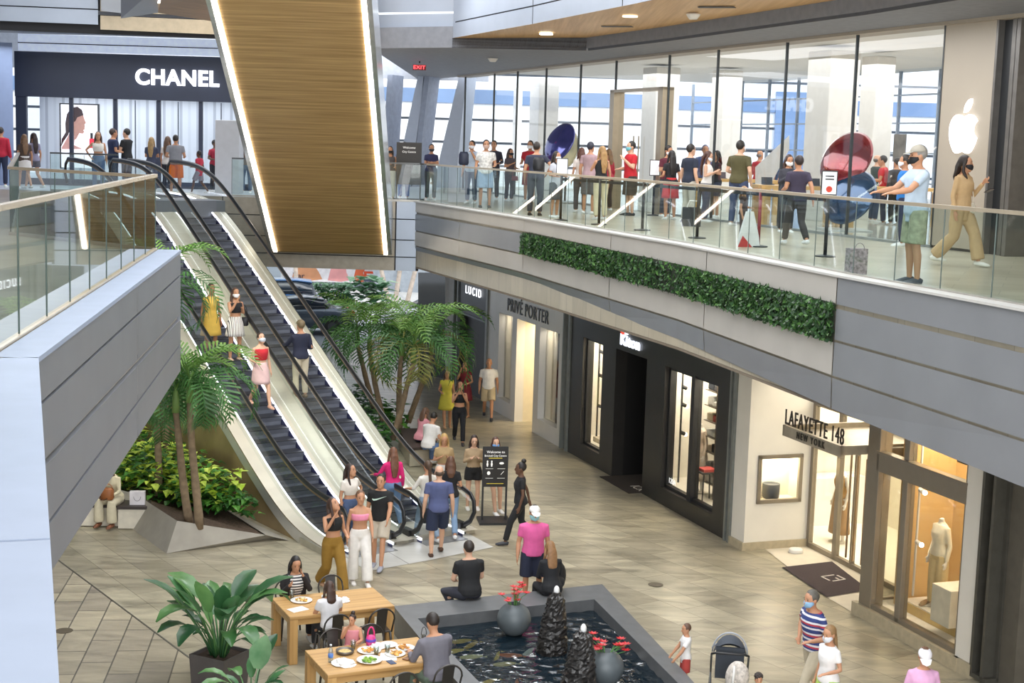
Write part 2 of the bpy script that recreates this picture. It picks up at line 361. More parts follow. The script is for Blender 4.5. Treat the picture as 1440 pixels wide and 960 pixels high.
# near parapet running back to the viewer
NP = [(-3.48, 10.57), (-1.57, 4.80), (-.9, 2.77)]
d = Vector((NP[1][0]-NP[0][0], NP[1][1]-NP[0][1])).normalized(); FN = frame(NP[0], d)      # b to the left = towards void
for i, (a0, a1) in enumerate(((0, 5.05), (5.08, 8.1))):
    MB().box(a0, a1, -.27, .06, L2-.04, L2+.03, T=FN).obj('parapet_coping', M_cap, fl)
MB().box(0.02, 8.1, -.2, .0, 4.5, L2-.04, T=FN).obj('parapet_wall', M_panel_d, fl)
# ================================================================ ground-floor shop fronts (one straight line of shops)
M_glass_s = glass('f7f6f1', .8, .03)
A0 = Vector((7.20, 21.89, 0)); SU = Vector((-.331, .9436, 0)); SN = Vector((-.9436, -.331, 0))      # along the shops, out to the mall
def SF(s, n, z): return tuple(A0+SU*s+SN*n+Vector((0, 0, z)))
def sbox(mb, s0, s1, n0, n1, z0, z1, mi=0): return mb.box(s0, s1, n0, n1, z0, z1, mi, T=SF)
def sobj(name, m, parent, *boxes, bev=0):
    mb = MB()
    for b in boxes: sbox(mb, *b)
    o = mb.obj(name, m, parent)
    if bev: bevel(o, bev)
    return o
ANG = math.atan2(SU.y, SU.x)
def sign_on(s, n, z): return upright(SF(s, n, z), -SU)              # reads left to right from the mall (far end first)
M_slate = mat('34373b', .42, .25, .10, 2)
M_dark = mat('2a2826', .45, .2, .12, 2, coat=.1)
M_cream = mat('f0eadc', .6, 0, .03)
M_lacq = mat('ece9e4', .25, 0, .03, 2)
M_taupe = mat('8b8172', .38, .45, .04)
M_stone = mat('b5a88c', .5, 0, .12, 8)
M_post = mat('7d817d', .4, .3)
M_warmwall = mat('f0e4c8', .6, 0, .04)
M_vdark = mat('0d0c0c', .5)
def lamp(name, s, n, z, sx, sy, pw, color=(1, .92, .80)):
    return area(name, SF(s, n, z), sx, sy, pw, color, rz=ANG)
# --- header strip behind the soffit
for nm, s0, s1 in (('trim_2', -3, 30),):
    T(sobj(nm, mat('3c3f45', .5, .2), None, (s0, s1, -.5, -.02, 3.8, 4.42)), kind='structure')
# --- bronze-black menswear shop
bs = E('shopfront_black', kind='structure')
sobj('front_panel', M_dark, bs, (8.2, 17.1, -.3, 0, 3.14, 3.85), (8.2, 8.8, -.3, 0, 0, 3.14), (11.37, 12.36, -.3, 0, 0, 3.14), (14.16, 14.98, -.3, 0, 0, 3.14), (16.27, 17.1, -.3, 0, 0, 3.14), (8.8, 11.37, -.3, 0, 0, .38), (14.98, 16.27, -.3, 0, 0, .38))
sobj('window_frame', M_black, bs, (8.8, 11.37, -.22, -.1, 3.06, 3.14), (8.8, 11.37, -.22, -.1, .38, .45), (8.8, 8.88, -.22, -.1, .38, 3.14), (11.28, 11.37, -.22, -.1, .38, 3.14), (9.96, 10.12, -.24, -.04, .38, 3.14),
     (14.98, 16.27, -.22, -.1, 3.07, 3.14), (14.98, 16.27, -.22, -.1, .38, .44), (14.98, 15.05, -.22, -.1, .38, 3.14), (16.2, 16.27, -.22, -.1, .38, 3.14))
for s0, s1 in ((8.88, 9.96), (10.12, 11.28), (15.05, 16.2)): sobj('pane', M_glass_s, bs, (s0, s1, -.17, -.155, .44, 3.07))
sobj('display_box', M_cream, bs, (8.3, 12.25, -1.25, -1.2, .3, 3.3), (14.7, 17.4, -1.25, -1.2, .3, 3.3), (8.3, 12.25, -1.2, -.25, .3, .37), (14.7, 17.4, -1.2, -.25, .3, .37), (8.3, 12.25, -1.25, -.25, 3.2, 3.3), (14.7, 17.4, -1.25, -.25, 3.2, 3.3), (12.2, 12.28, -1.2, -.3, .3, 3.3), (17.35, 17.42, -1.2, -.3, .3, 3.3), (14.7, 14.75, -1.2, -.3, .3, 3.3), (8.3, 8.35, -1.2, -.3, .3, 3.3))
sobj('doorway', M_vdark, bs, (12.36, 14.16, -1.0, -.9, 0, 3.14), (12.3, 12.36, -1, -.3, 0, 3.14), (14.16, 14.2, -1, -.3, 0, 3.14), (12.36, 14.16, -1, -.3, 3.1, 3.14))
lamp('black_shop_light', 10.4, -.75, 3.15, 3.2, .8, 110); lamp('black_shop_light', 16.0, -.75, 3.15, 2, .8, 60)
sg = E('shop_sign', SF(13.35, .03, 3.45), 0, 'small lit white shop name with a red and white mark above the black doorway', 'sign')
Mi = Matrix.Translation(-Vector(SF(13.35, .03, 3.45)))
text('lettering', 'Kiton', .36, glow('e8f0ff', 1.6), sg, Mi @ sign_on(13.3, .03, 3.40), .015, 1.35, 1.05, .008)
MB().ball((0, 0, 0), (.07, .03, .09)).obj('red_mark', mat('d8402a', .5, emit=.6), sg, True, loc=Vector(SF(13.72, .03, 3.62))-Vector(SF(13.35, .03, 3.45)))
MB().ball((0, 0, 0), (.06, .03, .08)).obj('white_mark', glow('e8f0ff', 2), sg, True, loc=Vector(SF(13.5, .03, 3.63))-Vector(SF(13.35, .03, 3.45)))
dm = MB(); sbox(dm, 12.38, 14.14, -.88, .32, .004, .02); dm = dm.obj('door_mat', mat('3a322c', .9, 0, .2, 40)); T(dm, 'dark brown mat with pale letters in the black doorway', 'door mat')
text('lettering', 'ICK', .34, mat('d8cfbf', .8), dm, upright(SF(12.75, -.1, .024), -SU, SN*-1), .002, 1.0)
text('number', '120A', .17, glow('ffffff', .5), bs, sign_on(11.05, -.14, .56), .003)
def track(s, n, z0, z1, lamps, lab):
    t = E('track_light', SF(s, n, z0), ANG, lab, 'lamp')
    MB().bar((0, 0, 0), (0, 0, z1-z0), .035, .035).obj('pole', M_black, t)
    for zz, on in lamps:
        h = MB().tube([(0, 0, zz-z0), (.0, -.11, zz-z0-.05)], .045, 10).obj('lamp_head', M_black, t)
        MB().ball((0, -.13, zz-z0-.06), .05).obj('bulb', glow('fff2dc', 30 if on else 3), h, True)
    return t
track(16.62, -.6, .38, 3.2, [(2.72, 0), (2.1, 0), (1.3, 1)], 'slim black light pole with glaring bulb in the narrow left window of the black shop')
track(11.7, -.6, .38, 3.2, [(2.6, 0), (2.2, 0), (1.55, 0)], 'slim black light pole with small spots in the wide window of the black shop')
MB().box(-.3, .3, -.2, .2, 0, .12).obj('plinth', mat('c8bca4', .6), None, loc=SF(16.3, -.7, .37), rot=ANG)
T(bpy.data.objects['plinth'], 'low beige plinth on the floor of the narrow black shop window', 'plinth')
sh = E('shelf_rack', SF(10.28, -.88, .37), ANG, 'rack of folded dark and white clothes at the end of the black shop window', 'shelf')
mb = MB()
for i in range(8): mb.box(-.25, .35, -.25, .25, .3+i*.34, .32+i*.34)
mb.box(-.26, -.22, -.25, .25, 0, 2.8); mb.obj('rack', mat('5a4d40', .5), sh)
rnd = random.Random(3)
for i in range(7):
    for k in range(2):
        c = rnd.choice(['20242c', 'e8e4da', '2e3a55', 'c9b79a', '3a3a3c', 'f2f0ea', '8a2a26'])
        o = MB().box(-.14, .14, -.18, .18, 0, rnd.uniform(.08, .2)).obj('folded_garments', mat(c, .9), None, loc=SF(10.16+.29*k, -.86, .693+i*.34), rot=ANG)
        bevel(o, .02); T(o, 'pile of folded clothes on the rack in the black shop window', 'clothes', 'folded clothes on the rack')
st = E('bar_stool', SF(10.0, -.45, .37), ANG, 'dark stool with red seat pad in the black shop window', 'stool')
mb = MB()
for a in (-.17, .17):
    for b in (-.17, .17): MB().bar((a, b, 0), (a*.8, b*.8, .62), .025, .025).obj('leg', M_black, st)
MB().box(-.2, .2, -.2, .2, .62, .66).obj('seat', M_black, st); MB().box(-.15, .15, -.15, .15, .66, .72).obj('seat_pad', mat('b8322c', .6), st)
# --- steel posts between the shops
for i, (s0, s1) in enumerate(((7.93, 8.19), (17.12, 17.62), (23.96, 24.12), (27.0, 27.5))):
    o = MB(); sbox(o, s0, s0+.1, -.3, .05, 0, 4.4); sbox(o, s0+.1, s1-.06, -.3, -.05, 0, 4.4); sbox(o, s1-.06, s1, -.3, .05, 0, 4.4); T(o.obj('trim_%d' % (3+i), M_post), kind='structure')
# --- white lacquer handbag shop
ps = E('shopfront_white', kind='structure')
sobj('front_panel', M_lacq, ps, (17.65, 23.95, -.25, 0, 3.0, 3.85), (17.65, 17.95, -.25, 0, 0, 3.0), (19.45, 19.85, -.25, 0, 0, 3.0), (21.35, 21.75, -.25, 0, 0, 3.0), (22.95, 23.95, -.25, 0, 0, 3.0), (17.95, 19.45, -.25, 0, 0, .45), (21.75, 22.95, -.25, 0, 0, .45))
sobj('entry_wall', M_warmwall, ps, (19.8, 19.85, -3, -.25, 0, 3.0), (21.35, 21.4, -3, -.25, 0, 3.0), (19.8, 21.4, -3.05, -3, 0, 3.0), (19.8, 21.4, -3, -.25, 2.96, 3.0))
sobj('window_box', M_cream, ps, (17.95, 19.45, -.9, -.25, .38, .42), (21.75, 22.95, -.9, -.25, .38, .42), (17.9, 17.95, -.9, -.2, .4, 3), (19.45, 19.5, -.9, -.2, .4, 3), (21.7, 21.75, -.9, -.2, .4, 3), (22.95, 23, -.9, -.2, .4, 3), (17.9, 19.5, -.9, -.2, 2.95, 3.0), (21.7, 23, -.9, -.2, 2.95, 3))
sobj('window_backing', mat('4a2c18', .25, 0, .6, 1.4), ps, (17.95, 18.75, -.27, -.255, .42, 2.95), (21.75, 22.4, -.27, -.255, .42, 2.95))
sobj('window_backing', M_cream, ps, (19.3, 19.45, -.42, -.38, .42, 2.95), (22.8, 22.95, -.42, -.38, .42, 2.95))
for s0, s1 in ((17.95, 19.45), (21.75, 22.95)): sobj('pane', M_glass_s, ps, (s0, s1, -.2, -.19, .45, 3.0))
lamp('white_shop_light', 20.6, -1.6, 2.9, 1.2, 2.2, 60, (1, .88, .66)); lamp('white_shop_light', 18.7, -.3, 2.93, 1.2, .08, 8); lamp('white_shop_light', 22.3, -.3, 2.93, 1, .08, 6)
sg = E('shop_sign', SF(20.5, 0, 3.3), 0, 'black raised two-word lettering on the white lacquer shop front', 'sign')
text('lettering', 'PRIVÉ PORTER', .52, M_black, sg, Matrix.Translation(-Vector(SF(20.5, 0, 3.3))) @ sign_on(20.5, .012, 3.3), .008, .92, 1.14, .002)
# --- slate shop with closed black doorway
ls = E('shopfront_slate', kind='structure')
sobj('front_panel', M_slate, ls, (24.12, 27.0, -.25, 0, 2.56, 3.85), (24.12, 24.25, -.25, .02, 0, 2.56), (26.85, 27.0, -.25, .02, 0, 2.56))
sobj('sign_border', mat('5b6266', .4, .4), ls, (24.12, 27.0, 0, .03, 2.52, 2.58), (24.12, 24.18, 0, .03, 2.56, 3.85), (26.94, 27, 0, .03, 2.56, 3.85))
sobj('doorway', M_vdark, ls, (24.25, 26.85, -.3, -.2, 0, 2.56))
sg = E('shop_sign', SF(25.45, 0, 3.34), 0, 'white lit widely spaced lettering on the slate shop front', 'sign')
text('lettering', 'L U C I D', .36, glow('f4f8ff', 1.6), sg, Matrix.Translation(-Vector(SF(25.45, 0, 3.34))) @ sign_on(25.45, .03, 3.34), .008, 1.12, 1.0, .0)
# beyond the last shop: steel jambs, a mirror-dark glass wall
sobj('corner_wall', mat('b5b1aa', .5), ls, (27.5, 28.2, -.6, .0, 0, 4.4))
o = MB().quad(D(588, 383, 50.5), D(626, 383, 49.5), D(626, 540, 49.5), D(588, 540, 50.5)).obj('window_1', [mat('1b2226', .06, .0, .3, 1, spec=1.0)]); T(o, kind='structure')
o = MB().quad(D(626, 383, 49.5), D(634, 383, 49.2), D(634, 560, 49.2), D(626, 560, 49.5)).obj('trim_9', mat('c2beb8', .5)); T(o, kind='structure')
# --- LAFAYETTE: recessed glass entrance, niche wall, corner bay
lf = E('shopfront_cream', kind='structure')
M_lime = mat('eae5da', .55, 0, .03, 2)
sobj('pillar', M_lime, lf, (7.37, 7.92, -.2, 0.005, .15, 4.42))
mb = MB()                                  # niche wall, facing the entrance, with a square hole
sbox(mb, 7.38, 7.6, -1.45, 0, 1.9, 4.42); sbox(mb, 7.38, 7.6, -1.45, 0, .15, .97); sbox(mb, 7.38, 7.6, -.28, 0, .97, 1.9); sbox(mb, 7.38, 7.6, -1.45, -1.19, .97, 1.9); sbox(mb, 7.8, 7.9, -1.45, 0, .9, 2)
mb.obj('niche_wall', M_lime, lf)
sobj('niche_lining', M_warmwall, lf, (7.4, 7.85, -1.25, -.22, .92, .99), (7.4, 7.85, -1.25, -.22, 1.88, 1.95), (7.78, 7.8, -1.25, -.22, .95, 1.9), (7.4, 7.8, -.29, -.24, .95, 1.9), (7.4, 7.8, -1.24, -1.18, .95, 1.9))
sobj('niche_frame', M_taupe, lf, (7.34, 7.42, -1.24, -.23, 1.85, 1.93), (7.34, 7.42, -1.24, -.23, .94, 1.02), (7.34, 7.42, -.31, -.23, .94, 1.93), (7.34, 7.42, -1.24, -1.16, .94, 1.93), bev=.006)
area('niche_light', SF(7.58, -.73, 1.86), .25, .7, 14, (1, .9, .72), rz=ANG)
sobj('baseboard', M_stone, lf, (7.34, 7.95, -1.45, .05, 0, .16), (.3, 3.3, -.05, .06, 0, .22), (-.02, .4, -.1, .05, 0, .22))
# glass entrance wall
B = []
n0, n1 = -1.52, -1.42
B += [(7.28, 7.38, n0, n1, 0, 4.42), (6.28, 6.4, n0, n1, 0, 4.42), (5.72, 5.76, n0, n1, .06, 2.4), (5.06, 5.16, n0, n1, 0, 4.42), (3.2, 7.38, n0, n1, 2.4, 2.52), (3.2, 7.38, n0, n1, 2.92, 3.06), (3.2, 7.38, n0, n1, 0, .1)]
sobj('entrance_frame', M_taupe, lf, *B)
for s0, s1, z0, z1 in ((6.4, 7.28, .1, 2.4), (5.76, 6.28, .1, 2.4), (5.16, 5.72, .1, 2.4), (3.2, 5.06, .1, 2.4), (6.4, 7.28, 3.06, 4.4), (5.16, 6.28, 3.06, 4.4), (3.2, 5.06, 3.06, 4.4), (3.2, 7.28, 2.52, 2.92)): sobj('pane', M_glass_s, lf, (s0, s1, -1.475, -1.465, z0, z1))
for s in (5.58, 5.82, 5.28):
    o = MB(); o.tube([SF(s, -1.38, .2), SF(s, -1.38, 2.25)], .022, 8); o.obj('door_handle', M_bronze, lf)
# shop interior
sobj('interior', M_cream, lf, (3.0, 9.4, -4.05, -4, 0, 4.4), (9.3, 9.4, -4, -1.6, 0, 4.4), (7.9, 9.4, -1.7, -1.6, 0, 4.4), (2.9, 3.0, -4, -1.5, 0, 4.4), (2.9, 9.4, -4, -1.52, 4.3, 4.4), (3.0, 9.3, -4, -1.53, .0, .02))
sobj('interior_counter', M_lacq, lf, (8.7, 9.25, -3.6, -1.8, 0, 1.05)); sobj('interior_shelf', M_cream, lf, (8.9, 9.28, -3.6, -1.8, 2.0, 2.05))
lamp('entrance_light', 6.4, -2.7, 4.25, 5, 2, 240, (1, .93, .82)); lamp('porch_light', 5.4, -.7, 4.35, 3, .8, 40, (1, .88, .7))
# canopy with standing letters
cn = E('entrance_canopy', SF(4.2, .5, 2.8), 0, 'metal entrance canopy with dark shop-name letters standing on its front edge', 'canopy')
Mi = Matrix.Translation(-Vector(SF(4.2, .5, 2.8)))
def cobj(name, m, *bx):
    mb = MB()
    for b in bx: sbox(mb, *b)
    o = mb.obj(name, m, cn); o.location = -Vector(SF(4.2, .5, 2.8)); return o
cobj('canopy_frame', mat('b3a894', .35, .5), (3.22, 5.22, .44, .5, 2.79, 2.99), (3.22, 3.28, -1.44, .5, 2.83, 2.99), (5.16, 5.22, -1.44, .5, 2.79, 2.99)); cobj('canopy_roof', mat('9f9583', .35, .4), (3.28, 5.16, -1.44, .44, 2.86, 2.9))
text('lettering', 'LAFAYETTE 148', .40, mat('3a342c', .4, .4), cn, Mi @ sign_on(4.2, .47, 3.13), .01, .66, 1.12, .0)
text('lettering', 'NEW YORK', .17, mat('3a342c', .4, .4), cn, Mi @ sign_on(4.22, .51, 2.89), .006, .8, 1.5, .003)
# bay
B = [(2.82, 3.18, -.25, .0, .22, 4.42), (2.0, 2.14, -.18, -.02, .22, 4.42), (.4, .48, -.18, -.02, .22, 4.42), (.4, 2.9, -.18, 0, 2.62, 2.95), (.4, 2.9, -.18, -.02, .2, .3), (.4, 2.9, -.14, .03, 2.93, 2.97)]
B += [(3.1, 3.2, -1.45, -1.3, 0, 4.4), (3.1, 3.2, -1.4, -.2, 2.62, 2.95), (3.1, 3.2, -1.4, -.2, 0, .3), (3.1, 3.2, -.8, -.72, .2, 2.7)]
sobj('bay_frame', M_taupe, lf, *B, bev=.008)
for s0, s1, z0, z1 in ((2.14, 2.82, .3, 2.62), (.48, 2.0, .3, 2.62), (2.14, 2.82, 2.97, 4.4), (.48, 2.0, 2.97, 4.4)): sobj('pane', M_glass_s, lf, (s0, s1, -.11, -.1, z0, z1))
for n0, n1 in ((-1.3, -.8), (-.72, -.25)): sobj('pane', M_glass_s, lf, (3.14, 3.15, n0, n1, .3, 2.62))
sobj('display_back', mat('d2ad72', .5, 0, .10, 1.5), lf, (.2, 2.75, -1.5, -1.45, .3, 4.4), (2.68, 2.75, -1.5, -.42, .3, 4.4)); sobj('display_back', M_cream, lf, (.2, .42, -1.5, -.2, .2, 4.4), (.3, 3.0, -1.5, -.2, 4.3, 4.4))
sobj('display_floor', mat('f1ece2', .5), lf, (.3, 3.1, -1.5, -.15, .1, .26))
sobj('display_step', mat('d8b878', .5), lf, (.45, 2.6, -1.4, -.45, .26, .42)); sobj('display_step', mat('f1ece2', .5), lf, (.47, 2.58, -1.38, -.47, .42, .44))
lamp('bay_light', 1.5, -.7, 4.2, 2, .9, 150, (1, .9, .72))
for s, z, n in ((2.3, 3.4, -1.2), (1.9, 3.25, -1.1)):
    t = E('track_light', SF(s, n, z), ANG, 'small white spotlight behind the upper glass of the cream bay window', 'lamp', 'spotlights behind the upper bay glass'); MB().tube([(0, 0, 0), (-.08, -.03, -.12)], .045, 10).obj('lamp_head', M_white, t); MB().ball((-.085, -.03, -.125), .035).obj('bulb', glow('fff2dc', 12), t, True)
t = E('track_light', SF(2.5, -.62, .5), ANG, 'upright pole with two white spots beside the cream jacket', 'lamp'); MB().bar((0, 0, 0), (0, 0, 3.4), .03, .03).obj('pole', M_white, t)
for zz in (.95, 1.85): MB().tube([(0, 0, zz), (-.14, 0, zz-.02)], .04, 10).obj('lamp_head', M_white, t); MB().ball((-.15, 0, zz-.02), .04).obj('bulb', glow('fff2dc', 25), t, True)
o = MB().box(-.25, .25, -.27, .27, 0, .62).obj('plinth', mat('efe9dc', .5), None, loc=SF(1.22, -.52, .44), rot=ANG); bevel(o); T(o, 'tall cream plinth in the corner bay window', 'plinth')
sobj('corner_strip', M_lime, lf, (0.0, .42, -.4, .0, .22, 4.42))
o = MB(); sbox(o, -.06, .0, -.2, .04, .08, 4.42); sbox(o, -.4, -.06, -.22, -.16, .08, 4.42); sbox(o, -.32, -.26, -.2, .04, .08, 4.42); sbox(o, -.4, 0, -.2, .04, .05, .12); T(o.obj('trim_7', mat('57554e', .4, .4)), kind='structure')
o = MB(); sbox(o, -.75, -.38, -2.6, -.2, 0, 4.42); T(o.obj('trim_8', mat('615c52', .5, .2)), kind='structure')
o = MB(); sbox(o, -8, -.4, -1.05, -.95, 0, 4.42); T(o.obj('wall_right', mat('d8d2c8', .6, 0, .04)), kind='structure')
# threshold stone and mat
o = MB().add([G(x, y, .007) for x, y in ((1071, 768), (1140, 762), (1222, 815), (1228, 842), (1212, 868), (1167, 842))], [(0, 5, 4, 3, 2, 1)]).obj('entrance_stone', mat('d9cfbd', .5, 0, .05, 4)); T(o, kind='structure')
dm = MB().add([G(x, y, .02) for x, y in ((1100, 797), (1170, 789), (1222, 829), (1163, 839))]+[G(x, y, .005) for x, y in ((1100, 797), (1170, 789), (1222, 829), (1163, 839))], [(0, 3, 2, 1), (0, 4, 7, 3), (3, 7, 6, 2), (1, 2, 6, 5), (0, 1, 5, 4)]).obj('door_mat', mat('3b2f33', .95, 0, .2, 50)); T(dm, 'large plum-brown mat with pale two-letter monogram before the glass entrance', 'door mat')
mm = mat('d8cfc8', .8)
def mk(x, y): return G(1140+x/19.9, 785+y/19.9, .024)
for nm, strokes in (('letter_mark', ((650, 455, 305, 505), (305, 505, 530, 612))), ('letter_mark', ((740, 468, 965, 576), (965, 576, 615, 632), (700, 535, 790, 585)))):
    mb = MB()
    for x0, y0, x1, y1 in strokes: mb.bar(mk(x0, y0), mk(x1, y1), .035, .004)
    mb.obj(nm, mm, dm)
pk = MB(); pk.lathe([(.02, .0), (.13, .0), (.14, .02), (.14, .07), (.12, .09), (.02, .09)], n=20); o = pk.obj('floor_puck', M_white, None, True, loc=G(1119, 777)); T(o, 'small round white device on the pale stone by the entrance mat', 'device')
# handbag in the niche
hb = E('handbag', SF(7.6, -.68, .99), 0, 'black bucket handbag shown in the square lit niche', 'handbag')
MB().lathe([(.02, 0), (.15, 0), (.17, .03), (.18, .3), (.165, .3), (.14, .28), (.02, .28)], n=18).obj('bag_body', mat('3a3d3f', .5), hb, True)
MB().tube([(.16*math.cos(a), -.05, .27+.14*math.sin(a)*(-1)) for a in [i*pi/8 for i in range(9)]], .012, 6).obj('strap', mat('8f8a80', .4), hb, True)
# ---------------------------------------------------------------- planted wedge on the fascia
def green_wedge():
    rnd = random.Random(5); mb = MB()
    y0, y1 = 20.2, 33.7
    for i in range(7600):
        y = rnd.uniform(y0, y1); f = (y-y0)/(y1-y0); x = edge_at(y); n = nrm((edge_at(y-.3), y-.3), (edge_at(y+.3), y+.3))
        zt = lerp(-.36, -.30, f); zb = lerp(-.9, -.78, f)
        z = L2+rnd.uniform(zb, zt); o = rnd.uniform(.05, .16)
        c = Vector((x-n.x*o, y-n.y*o, z)); a = rnd.uniform(0, 2*pi); s = rnd.uniform(.035, .075)
        d = Vector((math.cos(a)*SU.x, math.cos(a)*SU.y, math.sin(a))); t = Vector((-n.x, -n.y, rnd.uniform(-.8, .9))).normalized()
        w = d.cross(t).normalized()
        mb.add([c-w*s*.45, c+d*s-t*.01, c+w*s*.45, c-d*s*.7+t*.03], [(0, 1, 2, 3)], rnd.choice((0, 0, 1, 2)))
    ms = [leafmat('22401f', '35602a', .5, 9), leafmat('16301a', '264b22', .5, 9), leafmat('3f6b30', '54803a', .5, 9)]
    o = mb.obj('green_wall', ms); T(o, 'long wedge of dense green foliage set into the upper gallery fascia', 'green wall')
    mb = MB(); p = []
    for y in (20.2, 24.75, 28.9, 33.7):
        f = (y-y0)/(y1-y0); x = edge_at(y); p += [(x-.06, y-.02, L2+lerp(-.36, -.3, f)), (x-.06, y-.02, L2+lerp(-.9, -.78, f))]
    for i in range(3): mb.add([p[2*i], p[2*i+1], p[2*i+3], p[2*i+2]], [(0, 1, 2, 3)])
    mb.obj('planting_mat', mat('16210f', .9), o)
green_wedge()
# ================================================================ upper level: right-hand glass shop
AP0 = Vector((7.75, 27.53, 0)); AD = Vector((-.343, .9393, 0)); AN = Vector((-.9393, -.343, 0))
def AF(t, n, z): return tuple(AP0+AD*t+AN*n+Vector((0, 0, z)))
AANG = math.atan2(AD.y, AD.x)
def abox(mb, *b): return mb.box(*b, T=AF)
def aobj(name, m, parent, *boxes):
    mb = MB()
    for b in boxes: abox(mb, *b)
    return mb.obj(name, m, parent)
M_wall_a = mat('a79c8c', .5, 0, .03, 1)
ag = E('glass_front', kind='structure')
ts = [0.0, 2.9, 5.65, 8.85, 11.5]; ts2 = [14.85, 17.4, 20.2, 22.8, 25.1, 28.3]
def ztop(t): return 10.53-.008*t
def pane(t0, t1, z0, z1a, z1b, par, name='pane'):
    MB().quad(AF(t0, 0, z0), AF(t1, 0, z0), AF(t1, 0, z1b), AF(t0, 0, z1a)).obj(name, M_glass_a, par)
M_glass_a = glass('f4f8fa', 1.0, .06)
for q in (ts, ts2):
    for a, b in zip(q, q[1:]): pane(a+.012, b-.012, L2+.03, ztop(a), ztop(b), ag)
pane(11.52, 14.83, 9.5, ztop(11.5), ztop(14.8), ag)
B = [(t-.018, t+.018, -.03, .03, L2, ztop(t)) for t in ts+ts2]
aobj('joint', mat('2c3236', .4), ag, *B); aobj('base_rail', mat('9da3a6', .35, .5), ag, (0, 11.5, -.05, .05, L2, L2+.05), (14.85, 28.3, -.05, .05, L2, L2+.05))
# doorway portal
dr = E('door_1', kind='structure'); M_brz = mat('a3947d', .3, .6, .05)
aobj('door_frame', M_brz, dr, (11.5, 11.78, -.16, .16, L2, 9.5), (14.58, 14.86, -.16, .16, L2, 9.5), (11.5, 14.86, -.16, .16, 9.42, 9.5))
for a, b in ((11.8, 13.16), (13.2, 14.56)): pane(a, b, L2+.03, 9.4, 9.4, dr)
for a in (13.02, 13.34): MB().tube([AF(a, .08, L2+.5), AF(a, .08, L2+2.0)], .02, 8).obj('door_handle', M_brz, dr)
# bulkhead over the glass, ceiling
T(aobj('bulkhead', mat('a59a8b', .55, 0, .03), None, (-2.5, 28.9, -.4, .12, 10.3, 11.2)), kind='structure')
MB().add([AF(-2.5, .13, 10.55), AF(28.9, .13, 10.3), AF(28.9, .13, 10.6), AF(-2.5, .13, 10.86), AF(-2.5, -.3, 10.55), AF(28.9, -.3, 10.3)], [(0, 1, 2, 3), (4, 5, 1, 0)]).obj('bulkhead_edge', mat('b0a596', .55, 0, .03), bpy.data.objects['bulkhead'])
# logo wall
wl = aobj('wall_logo', M_wall_a, None, (-1.48, -.02, -.5, .02, L2+.05, 11.2)); T(wl, kind='structure')
aobj('logo_recess', mat('2d2d2e', .6), wl, (-1.5, 0, -.48, 0, L2, L2+.05))
T(aobj('trim_10', mat('171a1e', .4), None, (-1.98, -1.52, -.5, -.1, L2, 11.2)), kind='structure'); T(aobj('trim_11', mat('6d6a66', .35, .5), None, (-1.53, -1.47, -.5, .03, L2, 11.2), (-2.08, -1.98, -.5, .0, L2, 11.2), (-1.9, -1.8, -.12, -.05, L2, 11)), kind='structure')
T(aobj('wall_right_upper', mat('7d7058', .5, 0, .1, 1.2), None, (-9, -2.1, -.6, -.5, L2, 11.2)), kind='structure')
T(aobj('trim_12', mat('b9aa90', .5), None, (-9, -2.1, -.5, -.46, 10.1, 10.16), (-9, -2.1, -.5, -.46, 10.42, 10.46)), kind='structure')
def apple():
    """fruit emblem with a bite and a leaf, as one outline extruded"""
    pts = []
    prof = [(0, .80), (.10, .86), (.22, .90), (.36, .88), (.47, .80), (.53, .72)]
    right = [(0, .80), (.08, .845), (.2, .885), (.33, .87), (.44, .80), (.50, .725)]
    bite = [(.42, .66), (.375, .57), (.37, .47), (.42, .38), (.52, .315)]
    low = [(.48, .20), (.41, .08), (.32, -.03), (.23, -.075), (.14, -.06), (.05, -.025), (0, -.02)]
    left = [(-.05, -.025), (-.14, -.06), (-.23, -.075), (-.32, -.03), (-.41, .08), (-.48, .20), (-.53, .34), (-.545, .48), (-.53, .62), (-.47, .75), (-.38, .84), (-.27, .885), (-.16, .875), (-.08, .845)]
    o = right+bite+low+left
    mb = MB(); n = len(o)
    mb.add([(x, y, 0) for x, y in o]+[(x, y, .05) for x, y in o], [tuple(range(n)), tuple(range(2*n-1, n-1, -1))]+[(i, n+i, n+(i+1) % n, (i+1) % n) for i in range(n)])
    lf = [(.0, .93), (.01, 1.05), (.07, 1.16), (.16, 1.24), (.25, 1.27), (.245, 1.16), (.19, 1.04), (.1, .96)]
    n = len(lf); mb.add([(x, y, 0) for x, y in lf]+[(x, y, .05) for x, y in lf], [tuple(range(n-1, -1, -1)), tuple(range(n, 2*n))]+[(i, (i+1) % n, n+(i+1) % n, n+i) for i in range(n)])
    return mb
ap = apple().obj('wall_emblem', glow('ffffff', 1.5)); s = .72
pc = V(1358, 180, AP0, AP0+AD)
ap.matrix_world = upright(Vector(AF(-.78, .03, 8.05)), -AD) @ Matrix.Diagonal((s, s, 1, 1)); T(ap, 'white lit fruit-shaped emblem with a bite on the beige wall', 'emblem')
